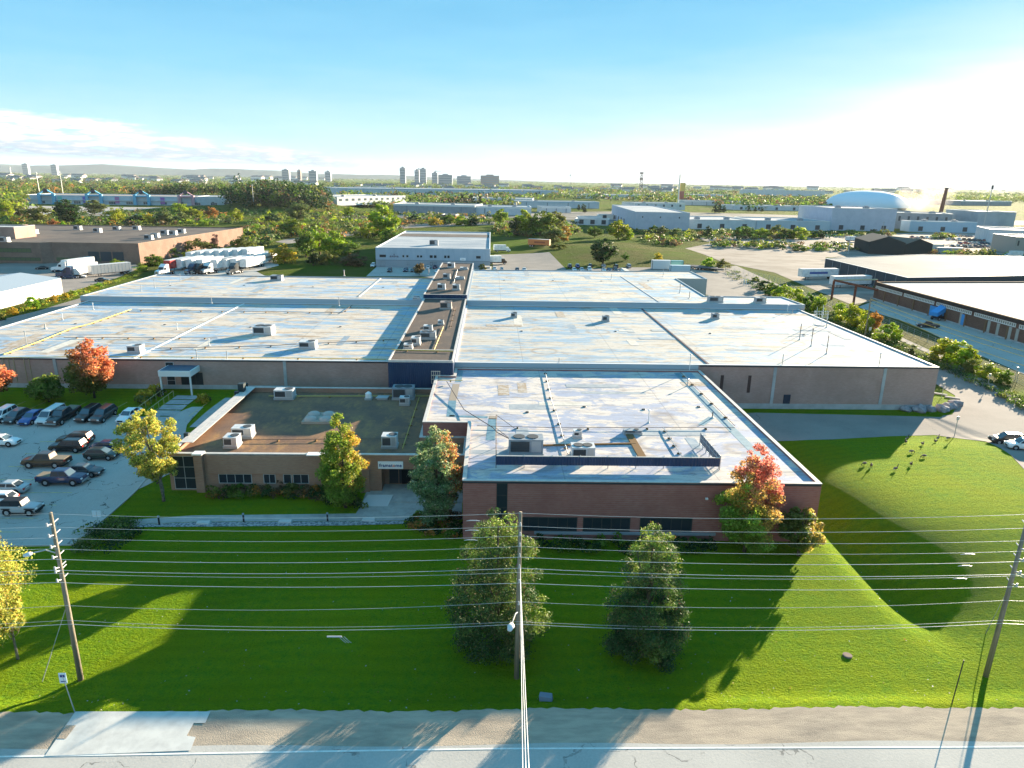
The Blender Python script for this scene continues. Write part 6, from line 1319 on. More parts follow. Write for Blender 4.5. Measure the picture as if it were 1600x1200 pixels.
# mall
A, B, C = P(41, 318.5, 0), P(308, 321.5, 0), P(373, 321, 0)
dm = (B - A).normalized(); nm2 = Vector((-dm.y, dm.x, 0)); poly = [A.xy[:], B.xy[:], (B + nm2 * 70).xy[:], (A + nm2 * 70).xy[:]]
ml = bpx('shopping_centre', 'long pale shopping centre with blue gabled entrances beyond the trees', [tuple(p) for p in poly], 9.5, PALEB, mat('roof_mall_tan', (.4, .34, .31), .8), COPW, .5)
w = Wall(ml, poly[0], poly[1]); TB = mat('trim_bright_blue', (.12, .42, .62), .6); w.trim(0, w.len, 4.4, 5.0, WHT, 'canopy_band', 1.2)
for a, c, lab in ((75, TB, None), (149, TB, None), (223, TB, None), (292, mat('trim_pink', (.5, .3, .36), .6), 'pinkish entrance portal')):
    u = w.u_of(a, 316, 3); e = MB(); w.slab(e, u - 8.5, u - 5.5, 0, 11, .01, 3); w.slab(e, u + 5.5, u + 8.5, 0, 11, .01, 3); w.slab(e, u - 5.5, u + 5.5, 8.8, 10.4, .01, 3)
    a0 = w.A + w.t * (u - 7) + w.n * 2.8 - ml.location.xy; a1 = w.A + w.t * (u + 7) + w.n * 2.8 - ml.location.xy; am = (a0 + a1) / 2; t_ = w.t * 1.2; bk = w.n * -2.5
    for s0, s1 in ((a0, am), (am, a1)):
        z0_, z1_ = (11.5, 16) if s0 is a0 else (16, 11.5); e.add([(s0.x, s0.y, z0_), (s1.x, s1.y, z1_), (s1.x, s1.y, z1_ - 1.4), (s0.x, s0.y, z0_ - 1.4), (s0.x + bk.x, s0.y + bk.y, z0_), (s1.x + bk.x, s1.y + bk.y, z1_), (s1.x + bk.x, s1.y + bk.y, z1_ - 1.4), (s0.x + bk.x, s0.y + bk.y, z0_ - 1.4)], [(0, 3, 2, 1), (0, 1, 5, 4), (2, 3, 7, 6), (4, 5, 6, 7)])
    g = e.build('entrance_gable', c, ml); MB().tube([(am.x, am.y, 14.2), (am.x + w.n.x * .3, am.y + w.n.y * .3, 14.2)], 2.4, 14).build('round_sign', mat('sign_dark', (.05, .05, .08), .6), g)
    if lab: g['label'] = lab
for k in range(14): u = 12 + k * 17.5; w.window(u, u + 7, .5, 3.6, 3, 0, FRAMEL, GLASSB, .3)
for a, c in ((133, 'trim_cobalt'), (183, 'trim_magenta'), (254, 'trim_violet'), (94, 'trim_sea')):
    u = w.u_of(a, 312, 5); w.trim(u - 2.2, u + 2.2, 1.5, 8.5, mat(c, {'trim_cobalt': (.1, .12, .5), 'trim_magenta': (.45, .2, .4), 'trim_violet': (.35, .15, .45), 'trim_sea': (.2, .5, .45)}[c], .6), 'banner', .4, .05)
poly = [B.xy[:], C.xy[:], (C + nm2 * 60).xy[:], (B + nm2 * 60).xy[:]]; mw = bpx('white_store', 'white plain store block at the right end of the shopping centre', [tuple(p) for p in poly], 9.8, WHT, RFG, COPW)
w = Wall(mw, poly[0], poly[1]); [w.trim(w.len * a, w.len * (a + .06), 0, 4, DKB, 'dock_door', .1) for a in (.35, .66, .8)]
# distant sheds by table: px of front base line, height m, depth m, wall, roof, label, features
TEAL = mat('wall_sky_blue', (.36, .50, .60), .6, noise=((.30, .44, .55), .1, .4, .7))
FAR = [
 ((527, 305), (872, 307.5), 13, 130, PALEB, RFW, 'very long pale blue warehouse in the distance left of centre', 'ribs'),
 ((527, 321), (634, 322), 8.5, 60, WHT, RFW, 'white office building with blue windows beyond the scrub', 'win'),
 ((615, 333), (742, 336), 9, 50, GRYW, RFG, 'left half of the striped grey warehouse beyond the scrub', 'ribs'), ((743, 335.5), (830, 337), 8, 45, WHT, RFW, 'right half of the striped warehouse with bright roof', 'ribs'),
 ((733, 318), (832, 320), 8, 60, WHT, RFG, 'white low warehouse behind the dark firs', 'win'), ((806, 324), (936, 326), 8, 40, PALEB, RFG, 'pale blue shed right of the dark firs', 'ribs'), ((846, 332), (892, 332.5), 6, 25, WHT, RFW, 'small white shed right of centre', 'ribs'),
 ((926, 310.5), (1020, 311), 8, 60, WHT, RFG, 'white warehouse with dark docks in the far middle', 'dock'), ((800, 306), (866, 307), 9, 80, PALEB, RFW, 'pale far warehouse right of the long blue one', 'ribs'), ((1072, 309.5), (1142, 310), 8, 60, TEAL, RFG, 'pale blue far shed right of the tall sign', 'ribs'),
 ((992, 328), (1070, 328.5), 8.5, 40, WHT, RFG, 'pale office block behind the white factory front', 'win'), ((1070, 320.5), (1160, 322), 7, 40, WHT, RFW, 'low white shed right of the tall sign', 'ribs'),
 ((1172, 305.5), (1288, 307.5), 17, 90, WHT, RFW, 'tall plain white warehouse near the right horizon', None), ((1145, 328), (1255, 329.5), 6, 40, WHT, RFW, 'long low white sheds behind the factory roofs', 'dock'),
 ((1075, 358), (1180, 359), 7, 60, WHT, RFW, 'long low white factory roof, left part', 'dock'), ((1181, 359), (1296, 361), 7, 55, PALEB, RFW, 'long low white factory roof, right part', 'dock'),
 ((1296.5, 360), (1396.5, 361.5), 17, 60, mat('wall_lavender_white', (.52, .54, .62), .7, noise=((.44, .47, .55), .25, .4, .7)), RFW, 'tall white block in front of the air dome', 'dock'),
 ((1396.8, 357), (1484, 360), 13, 40, GRYW, RFG, 'grey foundry hall around the brown chimney', 'win'), ((1420, 362), (1524, 364), 8, 14, TEAL, RFG, 'blue lower annexe of the foundry', 'dock'), ((1524.3, 361), (1582, 362), 15.5, 45, mat('wall_foundry_grey', (.40, .44, .48), .7, noise=((.3, .34, .38), .12, .4, .7)), RFG, 'tall grey blue block at the right end of the foundry', None),
 ((1543, 378), (1640, 382), 8, 40, WHT, RFW, 'white workshop at the right edge', 'dock'), ((1583, 397), (1650, 399), 9, 25, mat('wall_tan_grey', (.36, .33, .29), .8), RFG, 'tan grey block at the right edge', 'win'),
 ((1500, 321), (1580, 321.5), 9, 70, GRYW, RFG, 'long grey shed behind the foundry near the wood', 'ribs'), ((955, 297.5), (1010, 298), 8, 90, PALEB, RFW, 'far pale shed below the mast', None), ((935, 343), (985, 344), 4, 20, mat('wall_cream_white', (.72, .68, .60), .6), RFW, 'small cream sheds left of the white factory', 'dock'), ((898, 351), (950, 352.5), 4.5, 18, WHT, RFW, 'small white sheds behind the yellow green willow', 'dock'),
 ((905, 345), (940, 345.5), 3.5, 12, WHT, RFG, 'row of white trailers turned storage left of the factory', 'ribs'), ((1180, 300), (1260, 300.5), 6, 40, GRYW, RFG, 'grey low shed behind the tall white warehouse', None), ((560, 297), (640, 297.5), 8, 60, WHT, RFW, 'white far shed left of the towers', None), ((690, 343), (712, 343.5), 4, 15, BRO, RFD, 'small brick hut beyond the scrub', None)]
FB = []
for (a, b, h, dp, wm, rm, lab, ft) in FAR:
    A, B = P(*a), P(*b); d = (B - A).normalized(); n = Vector((-d.y, d.x, 0)); 
    if n.y < 0: n = -n
    poly = [tuple(A.xy), tuple(B.xy), tuple((B + n * dp).xy), tuple((A + n * dp).xy)]
    o = bpx('warehouse', lab, poly, h + max(gz(A.x, A.y), 0), wm, rm, COPW, .4, .5, gz(A.x, A.y), 'building', copz=.3, over=.15); w = Wall(o, poly[0], poly[1]); FB.append((o, w)); z0_ = gz(A.x, A.y)
    k = max(3, int(w.len / 22))
    if ft == 'ribs':
        for i in range(min(k, 14)): u = w.len * (i + .5) / min(k, 14); w.trim(u - .5, u + .5, z0_, z0_ + h - .6, mat('joint_slate', (.2, .24, .27), .6), 'panel_joint', .12)
        w.trim(0, w.len, z0_ + h - 1.5, z0_ + h - .05, TEAL if wm is PALEB else COPW, 'fascia', .2)
    elif ft == 'win':
        for i in range(min(k * 2, 12)): u = w.len * (i + .3) / min(k * 2, 12); w.window(u, u + w.len / 26, z0_ + h * .5, z0_ + h * .8, 2, 0, FRAMEM, GLASSB, .3)
    elif ft == 'dock':
        for i in range(min(k, 9)): u = w.len * (i + .4) / min(k, 9); w.door(u, u + 3.5, z0_ + .8, z0_ + 4.2, DKB, 'dock_door', .15)
    for i in range(2 if w.len > 40 else 0):
        c = w.A + w.t * w.len * (.25 + .45 * i) - w.n * dp * .3; e = MB().box(-2, 2, -1.5, 1.5, 0, 1.7); e.box(-1.2, 1.2, -1, 1, 1.7, 2.1); q_ = e.build('roof_unit', UNITG, o, (c.x - ORG[o.name].x, c.y - ORG[o.name].y, h + z0_ - .45 - ORG[o.name].z))
# white factory with corner
Cn, Rt, Lf = P(992, 358), P(1076, 360), P(955, 341)
d = (Rt - Cn); n = (Lf - Cn); poly = [tuple(Cn.xy), tuple(Rt.xy), tuple((Rt + n).xy), tuple(Lf.xy)]
wfac = bpx('white_factory', 'large white factory with blue shaded side and sharp near corner', poly, 12.5, mat('wall_lavender_white', (.5, .5, .6), .7), RFW, COPW, copz=.3)
w = Wall(wfac, poly[0], poly[1]); [w.trim(w.len * t, w.len * t + .8, 8.5, 9.6, DKB, 'wall_vent', .2) for t in (.12, .45, .8)]
w = Wall(wfac, poly[3], poly[0]); [w.door(w.len * t, w.len * t + 5, 1, 4.5, DKB, 'dock_door', .2) for t in (.1, .22, .34, .46, .58)]
# barns (dark twin gables)
def gable(name, label, a, b, dp, e, r, wall, roof, cat='building', z=None):
    A, B = P(*a), P(*b); d = (B - A).normalized(); n = Vector((-d.y, d.x, 0)) * dp; c = A; z0_ = gz(A.x, A.y)
    o = thing(name, label, cat, (A.x, A.y, z0_)); L_ = (B - A).length; q = [Vector((0, 0, 0)), d * L_, d * L_ + n, n]; U = Vector((0, 0, 1)); m1 = d * L_ / 2; m2 = m1 + n
    MB().add([q[0] - U, q[1] - U, q[2] - U, q[3] - U, q[0] + U * e, q[1] + U * e, q[2] + U * e, q[3] + U * e, m1 + U * r, m2 + U * r], [(0, 1, 5, 8, 4), (1, 2, 6, 5), (2, 3, 7, 9, 6), (3, 0, 4, 7)]).build('wall', wall, o)
    k = U * .06; MB().add([q[0] + U * e + k - d * .3, m1 + U * r + k, m2 + U * r + k, q[3] + U * e + k - d * .3, q[1] + U * e + k + d * .3, q[2] + U * e + k + d * .3], [(0, 1, 2, 3), (1, 4, 5, 2)]).build('roof', roof, o); return o
BRN = mat('barn_dark', (.045, .05, .05), .8); BRR = mat('barn_roof', (.20, .15, .12), .85)
gable('dark_barn', 'dark barn with brown gabled roof, left one of the joined pair', (1356, 397), (1412, 399), 30, 6.2, 9.2, BRN, BRR); gable('dark_barn', 'dark barn with brown gabled roof, right one of the joined pair', (1412.5, 399), (1455, 398), 28, 5.4, 8.2, BRN, BRR)
# air dome
A, B = P(1290, 329), P(1413, 331); c = (A + B) / 2 * 1.05; rx = (B - A).length / 2 * .92
o = thing('air_dome', 'huge white air supported dome behind the white block', 'dome', (c.x, c.y, 0)); mb = MB(); nu, nv = 40, 12
vs = []; fs = []
for j in range(nv + 1):
    ph = math.pi / 2 * j / nv
    for i in range(nu):
        th = 2 * math.pi * i / nu; k = 1 + .012 * (i % 2); se = lambda v: math.copysign(abs(v) ** .75, v)
        vs.append((rx * se(math.cos(th)) * math.cos(ph) ** .92 * k, 55 * se(math.sin(th)) * math.cos(ph) ** .92 * k, 5 + 23 * math.sin(ph)))
for j in range(nv):
    for i in range(nu): fs.append((j * nu + i, j * nu + (i + 1) % nu, (j + 1) * nu + (i + 1) % nu, (j + 1) * nu + i))
mb.add(vs, fs).build('membrane', mat('dome_white', (.66, .72, .78), .5), o, smooth=True); MB().tube([(0, 0, 0), (0, 0, 5.2)], [(rx, 55), (rx, 55)], 40).build('base_wall', GRYW, o)
# chimney + smoke
p = P(1466, 352); o = thing('chimney', 'tall rusty brown chimney slightly leaning above the foundry', 'chimney', p); MB().tube([(0, 0, 0), (0, 0, 9), (.6, 0, 17), (1.6, 0, 33)], [2.6, 2.1, 1.8, 1.4], 10).build('stack', mat('chimney_rust', (.16, .09, .07), .9), o); MB().tube([(1.6, 0, 33), (1.62, 0, 34)], 1.6, 10).build('rim', DKB, o)
p = P(1535, 362); o = thing('mast', 'thin mast with dark head rising over the foundry at the right', 'mast', p); MB().tube([(0, 0, 0), (1, 0, 36)], [.5, .3], 6).build('pole', GALV, o); MB().box(.4, 1.7, -.4, .4, 33.5, 36.5).build('head', DKB, o)
# tall sign
p = P(1059, 322); o = thing('pole_sign', 'tall white pole sign with yellow and red panels in the distance', 'sign', p); hh = 34
MB().tube([(0, 0, 0), (0, 0, hh + 12)], 1.1, 8).build('pole', COPW, o); MB().box(1.5, 9, -.6, .6, 22, 34).build('upper_panel', mat('sign_yellow', (.75, .5, .15), .5), o); MB().box(1.5, 8, -.6, .6, 10, 21.9).build('lower_panel', mat('sign_brick_red', (.4, .12, .1), .5), o)
# comm tower
p = P(1001, 297); o = thing('communication_tower', 'dark lattice communication tower on the horizon right of centre', 'tower', p); s = p.y / 1098.
e = MB(); ht = 26 * s
for a_, b_ in ((-1, -1), (1, -1), (1, 1), (-1, 1)): e.tube([(a_ * 2.2 * s, b_ * 2.2 * s, 0), (a_ * .8 * s, b_ * .8 * s, ht)], .28 * s, 4)
for i in range(8): 
    z_ = ht * i / 8; k1 = (2.2 - 1.4 * i / 8) * s; k2 = (2.2 - 1.4 * (i + 1) / 8) * s; e.tube([(-k1, -k1, z_), (k2, -k2, z_ + ht / 8)], .2 * s, 4); e.tube([(k1, -k1, z_), (-k2, -k2, z_ + ht / 8)], .2 * s, 4)
e.build('lattice', mat('lattice_dark', (.08, .07, .07), .7), o)
for z_ in (.62, .95): MB().box(-2.6 * s, 2.6 * s, -1 * s, 1 * s, ht * z_ - 1.2 * s, ht * z_ + 1.2 * s).build('antenna_platform', mat('lattice_dark', (.08, .07, .07), .7), o)
# skyline towers
SK1 = mat('tower_blue_grey', (.16, .20, .26), .6); SK2 = mat('tower_pale', (.30, .34, .39), .6); SK3 = mat('tower_brown', (.24, .20, .19), .7)
YS_ = 4300.
for i, (x0_, x1_, yt, yb_, m, lab) in enumerate(((625, 633.5, 262, 281, SK1, 'slender dark tower alone left in the skyline'), (648, 655, 266, 281, SK1, 'left tower of the skyline trio'), (656, 666, 263.5, 281, SK1, 'tallest wide tower of the skyline trio'), (675, 684, 270, 283, SK1, 'dark tower under construction in the skyline'), (685, 707, 273, 283, SK2, 'pale slab block right of the tower under construction'), (714, 736, 275, 284.5, SK2, 'pale slab block in the middle of the skyline'), (751, 780, 274, 284.5, SK3, 'wide brownish slab at the right end of the skyline'),
     (441, 452, 265, 277, SK2, 'pale tower at the left above the wood'), (465, 470, 266, 277, SK3, 'thin dark tower above the wood'), (483, 495, 267, 278, SK2, 'pale slab tower above the wood'), (508, 517, 268, 280, SK1, 'dark tower at the right end of the wood'), (35, 44, 256, 266, SK2, 'left pale far tower at the left horizon'), (80, 89, 257.5, 267, SK2, 'right pale far tower at the left horizon'))):
    Yd = YS_ + (i % 4) * 150 if i < 11 else 6500; xa, zt = YP(x0_, yt, Yd); xb, _ = YP(x1_, yt, Yd); wd = xb - xa; o = thing('apartment_tower', lab, 'apartment tower', ((xa + xb) / 2, Yd, 0), 0, 'skyline towers')
    MB().box(-wd / 2, wd / 2, -15, 15, -10, zt).box(-wd * .2, wd * .2, -6, 6, zt, zt + 6).build('body', m, o)
    e = MB(); n = max(4, int(zt / 14))
    for k in range(n): z_ = zt * (k + .3) / n; e.box(-wd * .44, wd * .44, -15.6, -15.1, z_, z_ + zt / n * .5)
    e.build('balcony_bands', SK1 if m is not SK1 else mat('tower_glass', (.28, .34, .42), .3), o)
for x_, yt, Yd, lab in ((681, 265.5, 4400, 'tower crane above the building under construction'), (654, 262, 4300, 'thin tower crane beside the skyline trio')):
    xa, zt = YP(x_, yt, Yd); o = thing('tower_crane', lab, 'crane', (xa, Yd, 0)); MB().tube([(0, 0, 0), (0, 0, zt)], 1.6, 4).build('mast', SK1, o); MB().tube([(-14, 0, zt - 8), (34, 0, zt - 6)], 1.3, 4).build('jib', SK1, o)
for i, (x_, yb_, ht, lab) in enumerate(((99, 306, 22, 'thin lattice mast at the left behind the scrub'), (62, 303, 20, 'pale pole at the far left beyond the mall'), (18, 266, 9, 'transmission tower at the far left horizon'), (396, 315, 16, 'pale pole right of the shopping centre'), (425, 309, 18, 'pale pole pair member in front of the dark wood'), (432, 310, 18, 'second pale pole in front of the dark wood'), (1378, 368, 10, 'thin lamp pole before the tall white block'), (1325, 397, 9, 'wooden pole by the gravel lane'), (775, 345, 10, 'pole before the striped warehouse'), (890, 305, 20, 'thin far mast right of the long warehouse'))):
    p = P(x_, max(yb_, 276)); o = thing('mast', lab, 'mast', p); s = max(1, p.y / 700); MB().tube([(0, 0, 0), (0, 0, ht * s)], [.25 * s, .15 * s], 5).build('pole', GALV, o); MB().box(-.9 * s, .9 * s, -.1 * s, .1 * s, ht * s * .9, ht * s * .93).build('crossarm', GALV, o)
# right sheds
q = [P(1290, 404, 5.5), P(1418, 434, 5.5), P(1640, 430, 5.5), P(1640, 402, 5.5), P(1444, 397.5, 5.5)]
sh = bpx('grey_roof_shed', 'wide shed with flat grey roof and dark panelled side at the right', [(v_.x, v_.y) for v_ in q], 5.5, mat('wall_slate_dark', (.06, .075, .09), .7), RFGR, COPW, .05)
w = Wall(sh, (q[0].x, q[0].y), (q[1].x, q[1].y)); w = Wall(sh, (q[0].x, q[0].y), (q[1].x, q[1].y)) if w.n.x < 0 else w
for k in range(9): w.trim(w.len * k / 9, w.len * k / 9 + .15, 0, 5.2, GRYW, 'panel_joint', .08)
L0, L1 = P(1368, 441, 5.2), P(1600, 502, 5.2); d = (L1 - L0).normalized(); L1 = L0 + d * 95
R0 = P(1418, 434.5, 5.2)
pb = [(L0.x, L0.y), (L1.x, L1.y), (L1.x + 60, L1.y + 4), (L0.x + 62, L0.y + 6)]
br = bpx('old_brick_building', 'old brick industrial building with long window strip and bright roof at the right', pb, 5.2, brick('brick_red_brown', (.13, .065, .045), (.19, .10, .07)), RFW, BROWNR, .15, copz=.2)
w = Wall(br, pb[0], pb[1])
w.trim(0, w.len, 4.35, 5.15, mat('fascia_dark_brown', (.06, .045, .04), .8), 'fascia', .3)
for k in range(6):
    ua = .8 + k * 15.3; w.window(ua, ua + 14.2, 3.35, 4.3, 20, 0, COPW, mat('glass_dusty', (.25, .24, .2), .4), .16, name='strip_window', off=.12)
for a, b, m, lb in ((1452, 1476, mat('door_bright_blue', (.05, .28, .62), .5), 'wide bright blue door'), (1506, 1512, mat('door_bright_blue', (.05, .28, .62), .5), 'narrow bright blue door')):
    ua = w.u_of(a, 480, 1.5); ub = w.u_of(b, 485, 1.5); w.door(min(ua, ub), max(ua, ub), .3, 3.0, m, 'door', .12, lb)
for a in (1499, 1545, 1560, 1580, 1592): ua = w.u_of(a, 500, 1.5); w.trim(ua, ua + .9, .3, 3.2, mat('wall_patch_pale', (.4, .38, .34), .8), 'pale_panel', .1)
for k in range(12): w.trim(6 + k * 7.5, 6.5 + k * 7.5, 0, 3.3, BROWNR, 'pilaster', .18)
w.trim(0, w.len, 0, .4, CONCB, 'base_course', .1)
STEEL = mat('steel_rust_red', (.20, .07, .045), .8)
o = thing('steel_gantry', 'rusty red steel crane gantry beside the old brick building', 'gantry', P(1299, 468)); c = o.location.copy()
t0 = Vector((*P(1300, 437, 6.0).xy, 6.0)) - c; 
b0 = P(1299, 468); b1 = P(1333, 477); b2_ = P(1366, 466); 
for k, bb_ in enumerate((b0, b1, b2_)): v_ = bb_ - c; MB().box(v_.x - .25, v_.x + .25, v_.y - .25, v_.y + .25, 0, 5.8).build('post', STEEL, o)
MB().tube([(0, 0, 6.0), (b1 - c) + Vector((0, 0, 6.0)), (b1 - c) * 1.9 + Vector((0, 0, 6.0))], .33, 4).build('beam', STEEL, o)
MB().tube([(0, 0, 6.0), (b2_ - c) + Vector((0, 0, 5.9))], .22, 4).build('cross_beam', mat('steel_cream', (.45, .4, .25), .7), o)
p = P(1466, 500); o = thing('blue_loader', 'bright blue tipping hopper machine parked against the old brick wall', 'machine', p, R(20)); BL = mat('machine_blue', (.04, .28, .65), .45)
MB().add([(-2, -1.1, 1.2), (1.6, -1.1, 2.6), (1.6, 1.1, 2.6), (-2, 1.1, 1.2), (-2.2, -1.1, 2.2), (1.5, -1.1, 4.0), (1.5, 1.1, 4.0), (-2.2, 1.1, 2.2)], [(0, 3, 2, 1), (4, 5, 6, 7), (0, 1, 5, 4), (1, 2, 6, 5), (2, 3, 7, 6), (3, 0, 4, 7)]).build('hopper', BL, o); MB().box(-1.6, 2.2, -.9, .9, .5, 1.1).box(1.0, 2.3, -.8, .8, 1.1, 2.2).build('chassis', BLACKP, o)
for x_ in (-1.1, 1.6):
    for s in (-1, 1): wheel(o, x_, s * 1.0, .5, .3)
# fence along the hedge
fp = [P(*a).xy for a in ((1120, 418), (1210, 440), (1300, 480), (1380, 505), (1460, 540), (1530, 570), (1640, 622))]
o = thing('chain_link_fence', 'thin chain link fence along the hedge by the side street', 'fence', (fp[0].x, fp[0].y, 0)); r_m = MB()
for a, b in zip(fp, fp[1:]):
    n = max(2, int((b - a).length / 3.2))
    for i in range(n): v_ = a.lerp(b, i / n) - fp[0]; MB().box(v_.x - .035, v_.x + .035, v_.y - .035, v_.y + .035, 0, 1.8).build('post', GALV, o)
    va, vb = a - fp[0], b - fp[0]
    for z_ in (.1, .5, .9, 1.3, 1.75): r_m.tube([(va.x, va.y, z_), (vb.x, vb.y, z_)], .02, 4)
r_m.build('wire_mesh', GALV, o)
# utility pole + sign by hedge and lines
p = P(1351, 527); o = thing('utility_pole', 'old wooden pole rising from the hedge behind the right roof', 'utility pole', p, 0); MB().tube([(0, 0, 0), (0, 0, 9.3)], [.16, .12], 8).build('pole', WOOD, o); MB().box(-.9, .9, -.06, .06, 8.6, 8.75).build('crossarm', WOOD, o)
p2_ = P(1358, 524); oo_ = thing('road_sign', 'small white square sign beside the old wooden pole', 'sign', p2_); MB().cyl((0, 0, 0), (0, 0, 1.9), .04, n=5).build('post', GALV, oo_); MB().box(-.3, .3, -.05, -.02, 1.2, 2.0).build('panel', COPW, oo_)
for k, (z_, e2) in enumerate(((9.0, (1640, 560)), (8.2, (1640, 567)), (7.2, (1640, 580)))):
    e_ = Vector((*P(*e2, 6.5).xy, 6.5 - k * .2)); s0 = p + Vector((0, 0, z_)); pts = [s0.lerp(e_, i / 10) - Vector((0, 0, 1.4 * 4 * (i / 10) * (1 - i / 10) * .4)) for i in range(11)]
    q_ = thing('power_line', ('upper', 'middle', 'lower')[k] + ' yellowish overhead line along the old brick building', 'power line', s0, 0, 'lines over the side street'); MB().tube([v_ - s0 for v_ in pts], .05, 4).build('wire', YEL, q_)
for a, b in ((1148, 434 + 63), (1163, 424 + 22)): pass
p = P(1164, 446); o = thing('sign_post', 'pair of cream marker posts on the bank behind the notch roof', 'post', p)
for s in (-.4, .4): MB().box(s - .12, s + .12, -.1, .1, 0, 2.2).build('post', COPW, o)

